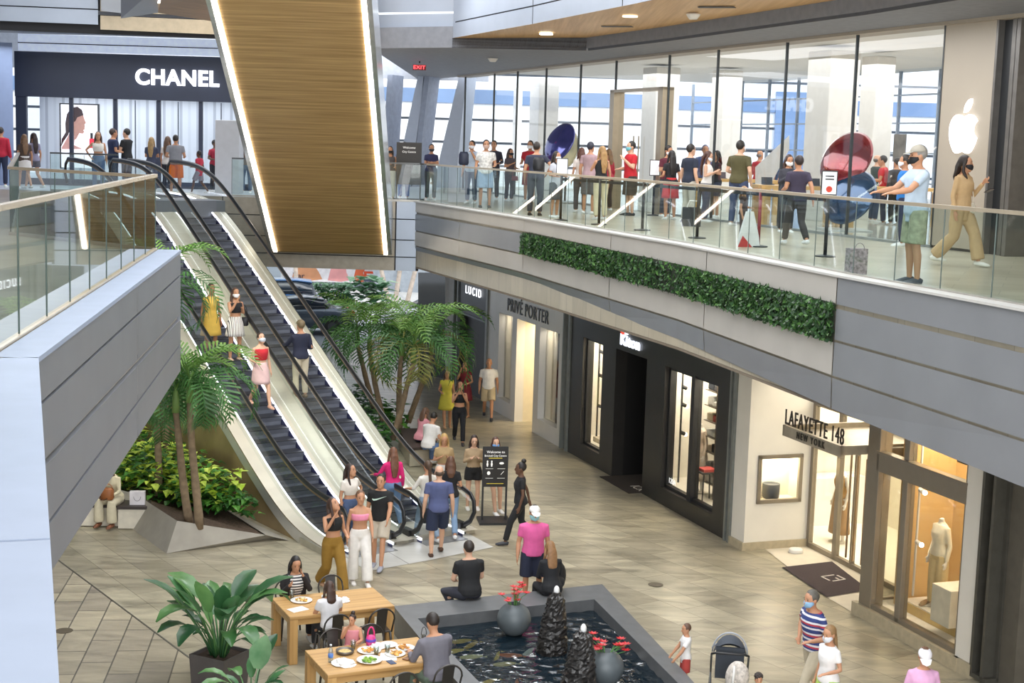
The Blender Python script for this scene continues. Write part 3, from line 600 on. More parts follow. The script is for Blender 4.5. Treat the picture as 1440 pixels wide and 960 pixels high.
# interior
M_afloor = tiles('shop_stone', 'cfc8ba', 'c6bfb0', 'a8a294', 1.2, .9, AANG, .12, .004, .5, .06)
o = MB().quad(AF(-.3, -.05, L2+.012), AF(28.5, -.05, L2+.012), AF(28.5, -13, L2+.012), AF(-.3, -13, L2+.012)).obj('floor_glass_shop', M_afloor); T(o, kind='structure')
o = MB().quad(AF(-.3, 0, 10.62), AF(28.5, 0, 10.5), AF(28.5, -11, 10.5), AF(-.3, -11, 10.62)).obj('ceiling_glass_shop', mat('e4e4e2', .6, 0, .03)); T(o, kind='structure')
T(aobj('wall_side_shop', mat('d9d7d3', .6), None, (-.5, -.3, -13, -.5, L2, 10.6)), kind='structure')
bw = E('window_2', kind='structure')
M_mull = mat('8f99a6', .4, .2)
N2 = -10.0
B = []
for t in range(0, 31, 2): B.append((t-.03, t+.03, N2-.05, N2+.05, L2, 10.5))
for z in (6.3, 7.1, 8.0, 8.9, 9.75): B.append((-.3, 30, N2-.03, N2+.03, z, z+.05))
aobj('mullion', M_mull, bw, *B); MB().quad(AF(-.3, N2, L2), AF(30, N2, L2), AF(30, N2, 10.6), AF(-.3, N2, 10.6)).obj('pane', glass('f2f8ff', .5, .03), bw)
area('shop_ceiling_light', AF(13, -5, 10.25), 24, 7, 900, (1, .99, .97), rz=AANG)
def column(px0, px1, n, z1=10.45):
    c = AF(0, n, 0); p = (c[0], c[1]); q = (c[0]+AD.x, c[1]+AD.y)
    a = V(px0, 200, p, q); b = V(px1, 200, p, q)
    f = lambda v: (Vector((v.x, v.y, 0))-AP0).dot(AD)
    ta, tb = f(b), f(a); ta = lerp(ta, tb, .42); w = tb-ta
    o = MB(); abox(o, ta, tb, n-w*.8, n, L2, z1); o = o.obj('shop_column', M_white); bevel(o, .03); T(o, kind='structure')
for c in ((743, 766, -3.2), (900, 934, -3.2), (997, 1027, -5.5), (1130, 1186, -3.0), (1205, 1243, -5.0), (720, 727, -6)): column(*c)
# white raking rail wall (stair) behind the glass
mb = MB(); a = D(1062, 235, 38.5); b = D(1110, 190, 37.5); c = D(1110, 210, 37.5); d = D(1062, 300, 38.5)
mb.quad(a, b, c, d); a2 = D(1052, 215, 40); T(mb.obj('stair_rail_wall', M_white), kind='structure')
# outside: white louvred block with a dark glass band, seen through the far windows
ob = E('louvred_building', (12, 76, 0), 0, 'white louvred building with a dark blue window band outside the shop windows', 'building')
M_louv = mat('f6f8fb', .6, 0, .02); M_band = mat('6f8cb6', .3, 0, .1, .6)
mb = MB()
for i in range(3, 14): mb.box(-40, 40, 0, .6, i*1.15, i*1.15+1.02)
for i in (8, 10): pass
mb.obj('louvre_wall', M_louv, ob); MB().box(-40, 40, .5, .9, 3.45, 16).obj('louvre_backing', mat('9aa3b0', .7), ob); MB().box(-40, 40, -.12, .3, 9.95, 10.65).obj('window_band', M_band, ob)
MB().box(1.0, 3.2, -.2, .3, 5.5, 11.0).obj('glazed_bay', M_band, ob)
area('daylight_outside', (8, 58, 16), 50, 12, 4500, (1, 1, 1), aim=(0, 1, -.45))
# far end of the gallery: slanted white fins in front of daylight
fn = E('window_3', kind='structure')
def fin(b0, b1, t0, t1, Y=56, m=None):
    """slanted fin from bottom pixels b to top pixels t"""
    p = [D(b0, 285, Y), D(b1, 285, Y), D(t1, 105, Y), D(t0, 105, Y)]
    k = Vector((.35, .9, 0)); MB().add(p+[v+k for v in p], [(0, 1, 2, 3), (7, 6, 5, 4), (0, 4, 5, 1), (1, 5, 6, 2), (3, 2, 6, 7), (0, 3, 7, 4)]).obj('fin', m or mat('aab4c6', .5, 0, .03), fn)
for b0, b1, t0, t1 in ((533, 541, 545, 552), (549, 574, 588, 597), (577, 583, 596, 604), (603, 638, 646, 656)): fin(b0, b1, t0, t1, m=mat('8d97ab', .5) if b1-b0 < 10 else None)
o = MB().box(-30, -1.2, 57.5, 57.7, 10.3, 12).obj('lintel_back', mat('a7adb8', .5)); T(o, kind='structure')
# ---------------------------------------------------------------- upper-level (third floor) edge and ceilings
M_wsof = wood('b98f56', 'd8b07a', 1, 9, .45, rot=-.33)
t3 = E('fascia_upper', kind='structure')
for z0, z1, ins in ((10.6, 10.98, .0), (11.01, 11.55, .0), (11.6, 12.4, -.05), (12.45, 13.6, -.05)):
    ys = [38.9, 33.7, 28.9, 24.75, 20.2, 16.2, 11]
    for y1, y0 in zip(ys, ys[1:]):
        xs_ = [edge_at(y0+.02), edge_at(y1-.02)]
        MB().add([(xs_[0], y0+.02, z0), (xs_[1], y1-.02, z0), (xs_[1], y1-.02, z1), (xs_[0], y0+.02, z1)], [(0, 3, 2, 1)]).obj('panel', M_panel_l, t3)
mb = MB()
for y0, y1 in zip((11, 16.2, 20.24, 25.97, 33.71), (16.2, 20.24, 25.97, 33.71, 38.9)): mb.add([(edge_at(y0)+.06, y0, 10.6), (edge_at(y1)+.06, y1, 10.6), (edge_at(y1)+.06, y1, 14), (edge_at(y0)+.06, y0, 14)], [(0, 3, 2, 1)])
mb.obj('groove_backing', M_groove, t3)
poly = [(edge_at(y)-.01, y) for y in (11, 16.2, 20.24, 25.97, 33.71, 38.9)]
inn = [(edge_at(y)+2.9, y) for y in (11, 16.2, 20.24, 25.97, 33.71, 37.6)]
n = len(poly); o = MB().add([(x, y, 10.6) for x, y in poly]+[(x, y, 10.62) for x, y in inn], [(i, n+i, n+i+1, i+1) for i in range(n-1)]).obj('ceiling_wood', M_wsof); T(o, kind='structure')
mb = MB(); mb.add([(x, y, 10.62) for x, y in inn]+[(x+.05, y, 10.3) for x, y in inn], [(i, n+i, n+i+1, i+1) for i in range(n-1)]); mb.quad((poly[-1][0], poly[-1][1], 10.6), (inn[-1][0], inn[-1][1], 10.62), (inn[-1][0], inn[-1][1], 10.3), (poly[-1][0], poly[-1][1], 10.35)); T(mb.obj('ceiling_step', mat('3d3f46', .6)), kind='structure')
o = MB().prism([(inn[0][0], 8), inn[0], inn[1], inn[2], inn[3], inn[4], inn[5], (poly[-1][0], 38.9), (-4, 40.2), (-4, 60), AF(30, -.2, 0)[:2], AF(-12, -.2, 0)[:2], (14, 8)][::-1], 10.36, 10.9).obj('ceiling_gallery', M_ceil); T(o, kind='structure')
# back fascia of the third floor, two runs
def run(p, q, zz, m, par, nm='panel'):
    for z0, z1 in zz: MB().add([(*p, z0), (*q, z0), (*q, z1), (*p, z1)], [(0, 1, 2, 3)]).obj(nm, m, par)
bands = ((10.36, 10.86), (10.9, 11.25), (11.3, 12.0), (12.05, 13.4))
run((-3.95, 40.3), (-1.3, 38.95), bands, M_panel_l, t3)
bands = ((10.62, 10.98), (11.01, 11.34), (11.38, 12.2))
run((-20, 36.9), (-10.72, 38.15), bands, M_panel_l, t3); run((-10.66, 38.15), (-3.95, 39.4), ((10.5, 10.85), (10.95, 11.3)), mat('b9a98e', .5, .1), t3)
MB().add([(-20, 36.95, 10.4), (-3.9, 39.45, 10.4), (-3.9, 39.45, 13.6), (-20, 36.95, 13.6)], [(0, 1, 2, 3)]).obj('groove_backing', M_groove, t3)
MB().add([(-10.6, 38.0, 10.95), (-9.9, 38.1, 10.9), (-9.9, 38.0, 12.5), (-10.6, 37.9, 12.5)], [(0, 1, 2, 3)]).obj('bracket', M_panel, t3)
o = MB().prism([(-32, 36.4), (-13.4, 37.9), (-4, 39.5), (-4, 46.4), (-32, 46.4)], 10.88, 10.98).obj('ceiling_back', mat('70757f', .6)); T(o, kind='structure')
# roof added out of view to block the sun; the skylight lamp lights the court
o = MB().box(-34, 32, -8, 54, 17, 17.3).obj('sun_block_roof', mat('c9ccd2', .7)); T(o, kind='structure')
area('front_fill', (1, -7.5, 9), 24, 12, 3800, (1, .98, .95), aim=(0, 1, -.12))  # added fill lamp behind the camera, lifts surfaces facing the viewer
area('skylight', (-1.0, 26, 16.6), 13, 34, 4600, (.96, .98, 1.0))
area('ripple_glint_fill', (-2.6, 37.4, 13.4), 5, 2.2, 500, (1, 1, 1), aim=(-.1, -1, -.55))  # added lamp, out of view, to put bright glints on the pool ripples
area('gallery_light', (4.6, 30, 10.3), 2.0, 16, 420, (.97, .98, 1), rz=.33); area('back_gallery_light', (-9, 43.5, 10.4), 14, 2.5, 330, (.93, .96, 1))
area('left_gallery_light', (-9, 14, 10.3), 6, 14, 260, (.96, .98, 1))
spot('planting_fill', (-8.2, 27, 12), (-8.3, 34, .5), 2600, 50, (1, .96, .82), 1.2)  # added spot that brightens the dim planting, no real source there
o = MB().prism([(-32, 2), (-4.5, 2), (-5.6, 20), (-9, 24), (-14, 38), (-32, 36.4)], 10.5, 10.8).obj('ceiling_left', M_ceil); T(o, kind='structure')
# downlights and vents in the wood ceiling
for i, (px, py) in enumerate(((768, 47), (886, 22))):
    p = G(px, py, 10.59); o = MB().lathe([(.02, 0), (.16, 0), (.16, .03), (.02, .03)], n=18).obj('ceiling_light', glow('fff3d8', 6 if i == 0 else 1), None, loc=p-Vector((0, 0, .03))); T(o, ('bright' if i == 0 else 'dim')+' round downlight in the wood ceiling over the upper walkway', 'ceiling light')
for px, py in ((745, 60), (868, 38), (1008, 11), (727, 62)):
    p = G(px, py, 10.58); o = MB().box(-.35, .35, -.08, .08, 0, .015).obj('air_vent', M_black, None, loc=p, rot=-.3 if px != 727 else 1.2); T(o, 'slim black air vent in the wood ceiling above the upper walkway', 'vent', 'vents in the wood ceiling')
for i, (px, py, z, lab) in enumerate(((693, 82, 10.34, 'white smoke detector on the grey ceiling beside the wood ceiling'), (975, 20, 10.58, 'white smoke detector on the wood ceiling'))):
    p = G(px, py, z); o = MB().lathe([(.02, -.1), (.08, -.1), (.13, -.03), (.15, 0), (.02, 0)], n=16).obj('smoke_detector', M_white, None, True, loc=p); T(o, lab, 'detector')
p = G(590, 93.5, 10.2); es = E('exit_sign', p, 0, 'small red lit exit sign under the dark gallery ceiling', 'sign'); MB().box(-.2, .2, -.03, .03, -.11, .05).obj('sign_plate', mat('4a1518', .5, emit=.6), es); text('lettering', 'EXIT', .15, glow('ff3a40', 4), es, upright((0, -.04, -.03), (1, 0, 0)), .003, 1.2); MB().box(-.02, .02, -.02, .02, .1, .2).obj('bracket', M_black, es)
# ---------------------------------------------------------------- back-left boutique
CY = 46.5
cb = E('shopfront_boutique', kind='structure'); M_navy = mat('232a3d', .55, 0, .08, 1)
def cx(px, py=150): return D(px, py, CY).x
zt = D(150, 76, CY).z; zg = D(150, 139, CY).z
xL, xR = cx(24), cx(352)
MB().box(xL, xR, CY-.2, CY, zg, zt).obj('sign_band', M_navy, cb)
MB().box(xL, cx(39), CY-.15, CY, L2, zg).obj('pier', M_navy, cb)
MB().box(xL, xR, CY-.06, CY, L2, L2+.2).obj('plinth_strip', M_navy, cb)
for px in (101, 163, 224, 283): MB().box(cx(px)-.06, cx(px)+.06, CY-.1, CY, L2+.1, zg).obj('mullion', M_navy, cb)
MB().quad((cx(39), CY-.03, L2), (xR, CY-.03, L2), (xR, CY-.03, zg), (cx(39), CY-.03, zg)).obj('pane', glass('eef4fb', .7, .04), cb)
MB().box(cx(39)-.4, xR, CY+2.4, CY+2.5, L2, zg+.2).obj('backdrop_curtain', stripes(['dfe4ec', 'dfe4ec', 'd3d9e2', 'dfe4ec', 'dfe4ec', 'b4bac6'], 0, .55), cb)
MB().box(cx(39)-.4, xR, CY, CY+2.5, L2, L2+.05).obj('shop_floor', M_white, cb); MB().box(cx(39)-.4, xR, CY, CY+2.5, zg+.15, zg+.2).obj('shop_ceiling', M_white, cb)
area('boutique_light', ((cx(39)+xR)/2, CY+1.2, zg+.1), 6, 1.6, 70, (.96, .98, 1))
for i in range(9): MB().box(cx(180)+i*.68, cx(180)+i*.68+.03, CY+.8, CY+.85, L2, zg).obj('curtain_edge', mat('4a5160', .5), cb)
sg = E('shop_sign', (cx(252), CY-.2, 9.6), 0, 'large white lit six-letter shop name on the dark navy band', 'sign'); zz = D(252, 111, CY).z
text('lettering', 'CHANEL', .66, glow('f6f8ff', 1.7), sg, upright((0, -.04, zz-9.6), (1, 0, 0)), .05, .96, 1.08, .018)
# lit portrait panel
pp = E('lit_poster', (cx(108), CY+.25, L2), 0, 'tall lit advertising panel with a portrait in profile and a red nail polish bottle', 'poster')
pw = cx(134)-cx(82); z0 = .55; z1 = D(108, 147, CY).z-L2
MB().box(-pw/2, pw/2, 0, .1, z0, z1).obj('light_panel', glow('fbf6f6', .9), pp); fr_ = MB()
for b in ((-pw/2-.04, -pw/2, -.02, .12, z0-.04, z1+.04), (pw/2, pw/2+.04, -.02, .12, z0-.04, z1+.04), (-pw/2, pw/2, -.02, .12, z1, z1+.04)): fr_.box(*b)
fr_.obj('poster_frame', M_black, pp)
def flat(name, pts, m, y=-.012):
    mb = MB(); mb.add([(x, y, z) for x, z in pts], [tuple(range(len(pts)))]); return mb.obj(name, m, pp)
s = (z1-z0)
def pq(*l): return [(-pw/2+a*pw, z0+b*s) for a, b in l]
flat('face', pq((.3, .42), (.42, .46), (.5, .55), (.6, .545), (.64, .575), (.61, .6), (.66, .62), (.64, .64), (.66, .655), (.645, .69), (.69, .715), (.66, .755), (.63, .80), (.6, .88), (.45, .92), (.32, .8), (.28, .6), (.12, .42)), mat('d69a86', .6, emit=.3))
flat('hair', pq((.0, .33), (.08, .42), (.2, .52), (.26, .62), (.3, .70), (.4, .74), (.45, .80), (.62, .84), (.58, .92), (.46, .97), (.3, .95), (.17, .85), (.12, .70), (.13, .56), (.02, .45)), mat('4a2c2c', .6, emit=.1), -.016)
flat('neck', pq((.02, .32), (.12, .42), (.25, .56), (.38, .5), (.36, .36), (.6, .3), (.02, .29)), mat('d99f92', .6, emit=.4), -.014)
flat('bottle', pq((.77, .32), (.9, .32), (.9, .47), (.77, .47)), mat('d81f33', .4, emit=.9)); flat('bottle_cap', pq((.8, .47), (.87, .47), (.87, .56), (.8, .56)), mat('1b1416', .4))
# white clerestory strip and blue-white side wall
MB().box(cx(31), xR+2, CY-.3, CY-.22, zt+.02, zt+.52).obj('clerestory', mat('c8d6ee', .5, emit=.35), cb); MB().box(cx(31), xR+2, CY-.32, CY-.3, zt+.24, zt+.27).obj('clerestory_joint', M_groove, cb)
o = MB().quad((-30, 41.8, L2), (cx(21)+.45, 45, L2), (cx(21)+.45, 45, 10.5), (-30, 41.8, 10.5)).obj('wall_left_back', mat('8496bb', .5, 0, .03)); T(o, kind='structure')
o = MB().box(cx(19), cx(30), CY-1.2, CY-1.0, 10.05, 10.5).obj('trim_13', M_panel); T(o, kind='structure')
# pale square column beside the escalator head
o = MB().box(D(306, 240, 44).x, D(340, 240, 44).x, 43.6, 44.3, L2, D(320, 169, 44).z).obj('display_column', mat('b9bbc0', .6, 0, .04)); bevel(o, .02); T(o, 'pale grey square column standing at the escalator head', 'column')
# ---------------------------------------------------------------- timber-clad escalator underside hanging over the court
def under(name, px_top, px_bot, w, lab, ybot=355, Yb=41.0, rise=.577, length=17, led=True):
    p0 = D(px_bot, ybot, Yb); d = D(px_top, 0, 30.7)-p0; h = Vector((d.x, d.y, 0)).normalized()
    ax = (h+Vector((0, 0, rise))).normalized(); sd = h.cross(Vector((0, 0, 1))).normalized(); upv = sd.cross(ax); 
    if upv.z < 0: upv = -upv
    e = E(name, p0, 0, lab, 'escalator')
    def P_(a, b, c): return tuple(ax*a+sd*b+upv*c)
    def bx(nm, m, *b): return MB().box(*b, T=P_).obj(nm, m, e)
    o = MB().box(-w/2+.1, w/2-.1, 0, length, 0, .12).obj('timber_soffit', wood('9c7a4a', 'cfaa74', 0, 13, .55), e)
    # local frame of the soffit: x across, y up the slope
    M = Matrix(((sd.x, ax.x, upv.x, 0), (sd.y, ax.y, upv.y, 0), (sd.z, ax.z, upv.z, 0), (0, 0, 0, 1))); o.matrix_local = M
    bx('side_panel', mat('cfd2d6', .2, .6), 0, length, -w/2-.12, -w/2-.02, -.02, 1.1); bx('side_panel', mat('cfd2d6', .2, .6), 0, length, w/2+.02, w/2+.12, -.02, 1.1)
    bx('light_strip', glow('fff4e2', 7), 0, length, -w/2, -w/2+.1, -.03, .05); bx('light_strip', glow('fff4e2', 7), 0, length, w/2-.1, w/2, -.03, .05)
    bx('end_panel', mat('8d7750', .5), -.05, 0, -w/2, w/2, 0, 1.0)
    return e
under('escalator_underside', 405.5, 465, 3.15, 'broad timber-clad escalator underside edged with two glowing light strips')
# second timber soffit, upper left
o = MB().quad(D(222, 18, 36), D(318, 33, 36), D(318, -30, 30), D(232, -30, 30)).obj('ceiling_wood_left', wood('8a6a3c', 'b48b55', 0, 12, .5)); T(o, kind='structure')
o = MB().bar(D(221, 8, 35.4), D(236, -12, 33), .12, .05).obj('light_strip', glow('fff4e2', 7)); T(o, 'short bright light strip at the edge of the upper left timber ceiling', 'light strip')
o = MB().add([D(170, 26, 36.5), D(222, 18, 36), D(234, -30, 32), D(170, -30, 34)], [(0, 1, 2, 3)]).obj('trim_14', M_panel); T(o, kind='structure')
for px, py in ((135, 43), (308, 65)):
    p = D(px, py, 40.5); o = MB().lathe([(.02, -.02), (.13, -.02), (.13, 0), (.02, 0)], n=14).obj('ceiling_light', glow('fff0d0', 6), None, loc=(p.x, p.y, 10.86)); T(o, 'small warm downlight under the dark upper edge, '+('left of the shop name' if px < 200 else 'above the end of the shop name'), 'ceiling light')
# ================================================================ the two escalators
EO = Vector((-.95, 29.5, 0)); EU = Vector((-.588, .809, 0)).normalized(); EW = Vector((-EU.y, EU.x, 0))
def EF(t, w, z): return tuple(EO+EU*t+EW*w+Vector((0, 0, z)))
SL = .574
def rail_z(t):                     # handrail height along the run
    a = .95; b = 7.2; z = 1.38+SL*(t-2.17)
    k = .35                        # soft bends
    z = a+k*math.log(1+math.exp((z-a)/k)) if (z-a)/k < 30 else z
    return b-k*math.log(1+math.exp((b-z)/k)) if (b-z)/k < 30 else z
TS = [-.3, 0, .3, .6, .8, 1.0, 1.2, 1.4, 1.6, 1.8, 2.1, 2.5, 3.2, 5, 7, 9, 10.8, 11.4, 11.7, 12.0, 12.3, 12.6, 12.9, 13.2, 13.6, 14.2, 14.8]
M_deck = mat('d6cfbe', .35, .25, .04, 2); M_skirt = mat('3b3f66', .35, .3); M_rubber = mat('141517', .35)
M_step = mat('2a2c34', .45, .3, .08, 8); M_riser = mat('6e727e', .5, .2); M_led = glow('f2f6ff', 3.0); M_truss = mat('a08a64', .26, .4, .25, .9)
M_eglass = glass('f1f6f3', 1.0, .05)
def ribbon(w0, z0f, w1, z1f, ts=TS):
    mb = MB(); vs = []
    for t in ts: vs += [EF(t, w0, z0f(t)), EF(t, w1, z1f(t))]
    mb.add(vs, [(2*i, 2*i+1, 2*i+3, 2*i+2) for i in range(len(ts)-1)]); return mb
def strip_box(w0, w1, zf, h, ts=TS):
    """long flat bar following the run"""
    mb = MB(); rs = []
    for t in ts: rs.append([EF(t, w0, zf(t)), EF(t, w1, zf(t)), EF(t, w1, zf(t)+h), EF(t, w0, zf(t)+h)])
    return mb.rings(rs)
deck = lambda t: rail_z(t)-.86
def step_z(t): return rail_z(t)-.95
def escalator(wr, wl, outer, label, side):
    """wr, wl: the two handrail lines; outer: (right, left) faces of the truss"""
    e = E('escalator', EF(0, (wr+wl)/2, 0), 0, label, 'escalator'); off = -Vector(EF(0, (wr+wl)/2, 0))
    def put(mb, name, m, smooth=False):
        o = mb.obj(name, m, e, smooth); o.location = off; return o
    sr, s_l = wr+.13, wl-.13                         # step edges
    for w, sg in ((wr, 1), (wl, -1)):
        # handrail with the rounded newel at each end
        pts = [EF(.15, w, .16), EF(-.12, w, .2), EF(-.36, w, .34), EF(-.5, w, .56), EF(-.47, w, .78), EF(-.34, w, .9)]+[EF(t, w, rail_z(t)) for t in TS[1:]]+[EF(15.0, w, 7.05), EF(15.05, w, 6.8), EF(14.9, w, 6.55)]
        mb = MB().tube(pts, .055, 8, flat=.62, up=EW); put(mb, 'handrail', M_rubber, True)
        put(ribbon(w, deck, w, lambda t: rail_z(t)-.03, TS[1:]), 'glass_panel', M_eglass)
        mb = MB(); n = 10; vs = [EF(0, w, .12)]+[EF(-.06-.42*math.sin(pi*i/n), w, .5-.4*math.cos(pi*i/n)) for i in range(n+1)]+[EF(0, w, .92)]
        mb.add(vs, [tuple(range(len(vs)))]); put(mb, 'newel_glass', M_eglass)
        put(MB().box(-.12, .2, w-.07, w+.07, .0, .26, T=EF), 'newel_base', M_black)
        put(strip_box(w-.022, w+.022, lambda t: rail_z(t)-.075, .03, TS[1:]), 'handrail_guide', M_bronze)
        # inner skirt, glowing strip and inner deck
        q = w+sg*.13
        put(ribbon(q, lambda t: step_z(t)-.12, q, lambda t: deck(t)-.01), 'skirt', M_skirt)
        put(strip_box(min(q, q-sg*.03), max(q, q-sg*.03), lambda t: deck(t)-.035, .045), 'light_strip', M_led)
        put(ribbon(q-sg*.03, lambda t: deck(t)+.008, w, lambda t: deck(t)+.02), 'inner_deck', M_deck)
    # steps
    first = None; k = 0
    mb = MB().box(0, .40, sr+.01, s_l-.01, -.02, 0).add([(.0, sr+.01, -.02), (.0, s_l-.01, -.02), (.05, s_l-.01, -.12), (.05, sr+.01, -.12), (.06, s_l-.01, -.26), (.06, sr+.01, -.26)], [(0, 3, 2, 1), (3, 5, 4, 2)], 1)
    me = mb.mesh('step', [M_step, M_riser])
    t = .55
    while t < 14.4:
        o = bpy.data.objects.new('step', me); COL.objects.link(o); o.parent = e
        z = step_z(t+.2); o.matrix_local = Matrix.Translation(off+EO+EU*t+Vector((0, 0, z+.02))) @ Matrix(((EU.x, EW.x, 0, 0), (EU.y, EW.y, 0, 0), (0, 0, 1, 0), (0, 0, 0, 1)))
        # step mesh is in run coordinates already, so the frame above turns it
        t += .352
    put(ribbon(sr, lambda t: step_z(t)-.28, s_l, lambda t: step_z(t)-.28), 'step_bed', M_groove)
    put(MB().box(-.5, .55, sr, s_l, .0, .02, T=EF), 'comb_plate', mat('9a9c9e', .4, .6)); put(MB().box(14.3, 15.6, sr, s_l, L2, L2+.02, T=EF), 'comb_plate', mat('9a9c9e', .4, .6))
    # outer decks and truss sides
    for w, o_, nm in ((wr, outer[0], 'outer_deck'), (wl, outer[1], 'outer_deck')):
        put(ribbon(w, lambda t: deck(t)+.02, o_, lambda t: deck(t)+.012), nm, M_deck)
    return e, put
e2, put2 = escalator(0, 1.24, (-.25, 1.45), 'farther escalator nearer the shops, carrying people up past a man in a navy jacket', 0)
e1, put1 = escalator(1.66, 2.9, (1.45, 3.15), 'nearer escalator with three women riding down beside the palms', 1)
# cladding: the near one has a solid bronze side down to the floor
ts = [t for t in TS if t >= -.01]
def side(put, w, zlow, m, nm='side_panel', ts=ts):
    mb = MB(); vs = []
    for t in ts: vs += [EF(t, w, zlow(t)), EF(t, w, deck(t)+.012)]
    mb.add(vs, [(2*i, 2*i+1, 2*i+3, 2*i+2) for i in range(len(ts)-1)]); put(mb, nm, m)
side(put1, 3.15, lambda t: 0.0, M_truss)
side(put1, 3.17, lambda t: deck(t)-.24, mat('d3d1ca', .25, .5, .03), 'side_trim')
side(put1, 1.45, lambda t: max(0, deck(t)-1.1), M_truss, 'inner_side')
side(put2, -.25, lambda t: max(0, deck(t)-1.1), M_truss); side(put2, -.27, lambda t: deck(t)-.2, mat('d3d1ca', .25, .5, .03), 'side_trim')
put1(MB().box(-.12, .9, 1.45, 3.19, 0, .13, T=EF), 'base_plinth', mat('b9b5a8', .3, .5)); put2(MB().box(-.12, .9, -.28, 1.45, 0, .13, T=EF), 'base_plinth', mat('b9b5a8', .3, .5))
put1(MB().box(11.8, 15.5, 1.45, 3.15, 5.2, L2-.02, T=EF), 'top_truss', M_panel_d); put2(MB().box(11.8, 15.5, -.25, 1.45, 5.2, L2-.02, T=EF), 'top_truss', M_panel_d)
put1(ribbon(3.15, lambda t: deck(t)-1.15, 1.45, lambda t: deck(t)-1.15, [3, 5, 7, 9, 11.8]), 'truss_underside', M_panel_d)
put2(ribbon(1.45, lambda t: deck(t)-1.15, -.25, lambda t: deck(t)-1.15, [3, 5, 7, 9, 11.8]), 'truss_underside', M_panel_d)
# ================================================================ glass balustrades
M_rail = mat('c3b49c', .3, .6, .05); M_bglass = glass('dcece9', 1.4, .08); M_bjoint = mat('33463f', .3)
def balustrade(pts, label, pitch=1.15, h=1.06, inset=.14, rail=M_rail, rw=.07, rh=.045, base=None, joint=M_bjoint, z0=L2):
    """pts: plan line of the glass"""
    e = E('glass_balustrade', (pts[0][0], pts[0][1], z0), 0, label, 'balustrade'); off = (-pts[0][0], -pts[0][1], -z0)
    def put(mb, n, m, sm=False): o = mb.obj(n, m, e, sm); o.location = off; return o
    n = 0
    for p, q in zip(pts, pts[1:]):
        L = math.hypot(q[0]-p[0], q[1]-p[1]); k = max(1, round(L/pitch))
        for i in range(k):
            a = [lerp(p[j], q[j], i/k) for j in (0, 1)]; b = [lerp(p[j], q[j], (i+1)/k) for j in (0, 1)]
            u_ = Vector((b[0]-a[0], b[1]-a[1])).normalized(); g = .012
            put(MB().quad((a[0]+u_.x*g, a[1]+u_.y*g, z0), (b[0]-u_.x*g, b[1]-u_.y*g, z0), (b[0]-u_.x*g, b[1]-u_.y*g, z0+h-.03), (a[0]+u_.x*g, a[1]+u_.y*g, z0+h-.03)), 'glass_panel', M_bglass)
            put(MB().bar((*a, z0), (*a, z0+h-.03), .013, .013), 'joint', joint)
        put(MB().bar((*p, z0+h), (*q, z0+h), rw, rh), 'handrail', rail)
        put(MB().bar((*p, z0+.02), (*q, z0+.02), .06, .06), 'base_rail', base or mat('a9a59c', .35, .5))
    return e
def offset_line(pts, d):
    out = []
    for i, p in enumerate(pts):
        a = pts[max(i-1, 0)]; b = pts[min(i+1, len(pts)-1)]; n = nrm(a, b); out.append((p[0]+n.x*d, p[1]+n.y*d))
    return out
balustrade(offset_line([(edge_at(y), y) for y in (11.5, 16.2, 20.24, 25.97, 29.8, 33.71, 37.6, 41.3)], .2), 'long glass balustrade with pale handrail along the upper walkway by the glass shop front')
balustrade([FL(-.05, .3, 0)[:2], FL(10.62, .3, 0)[:2]], 'near glass balustrade with bright handrail on the left bridge', rail=mat('d9cbb4', .25, .6), base=mat('c3b59c', .3, .4), h=1.08)
b0 = FL(10.62, .3, 0)[:2]
balustrade([b0, (-8.05, 23.6), (-13.2, 39.4)], 'glass balustrade turning away across the back of the left bridge', rail=mat('8f7d62', .3, .5), h=1.06)
balustrade([(-13.1, 41.75), (-11.2, 41.75)], 'short glass balustrade at the far left edge of the back walkway', rail=M_steel)
balustrade([(-8.0, 41.75), (-4.6, 41.75)], 'glass balustrade between the escalator head and the timber underside', rail=M_steel); balustrade([(-3.6, 41.75), (-2.7, 41.75), (-2.55, 41.3)], 'short corner of glass balustrade beside the standing black notice', rail=M_steel)
balustrade([FN(a, -.42, 0)[:2] for a in (0.3, 4.2)], 'foreground glass balustrade at the left edge of the picture', rail=M_rail)
# ================================================================ palms, planting, street
rnd = random.Random(11)
M_trunk = mat('7d6a52', .85, 0, .25, 9, .4); M_shaft = mat('6f8f4a', .6, 0, .15, 5)
LF1 = leafmat('2f5a2c', '4e8140', .45, 2.5); LF2 = leafmat('4b7a36', '7fa650', .45, 2.5); LF3 = leafmat('6d7a3a', '9a9450', .5, 2.5)
def frond_mesh(L, droop, seed, n=21, lw=.052, ll=.58):
    r = random.Random(seed); mb = MB(); pts = []
    x = z = 0.0; a = 1.05-.25*r.random()
    k = 14; st = L/k
    for i in range(k+1):
        pts.append(Vector((x, 0, z))); x += st*math.cos(a); z += st*math.sin(a); a -= droop*(1.0+.6*i/k)/k*2.0
    mb.tube(pts, [.018-.013*i/k for i in range(k+1)], 5)
    for i in range(n):
        f = .14+.86*i/(n-1); q = f*k; j = min(int(q), k-1); p = pts[j].lerp(pts[j+1], q-j); d = (pts[j+1]-pts[j]).normalized()
        up = Vector((-d.z, 0, d.x)); l = ll*(math.sin(pi*min(1, .18+f*.86))**.7)*(.9+.2*r.random())
        for s in (-1, 1):
            dirv = (d*.55+Vector((0, s, 0))*.8+up*.28).normalized()
            e1 = p+dirv*l*.55; e2 = e1+(dirv*.7+d*.25+Vector((0, 0, -.75))).normalized()*l*.5
            w = d*lw*.5
            mb.add([p-w*.6, p+w*.6, e1+w, e1-w, e2], [(0, 1, 2, 3), (3, 2, 4)])
    return mb
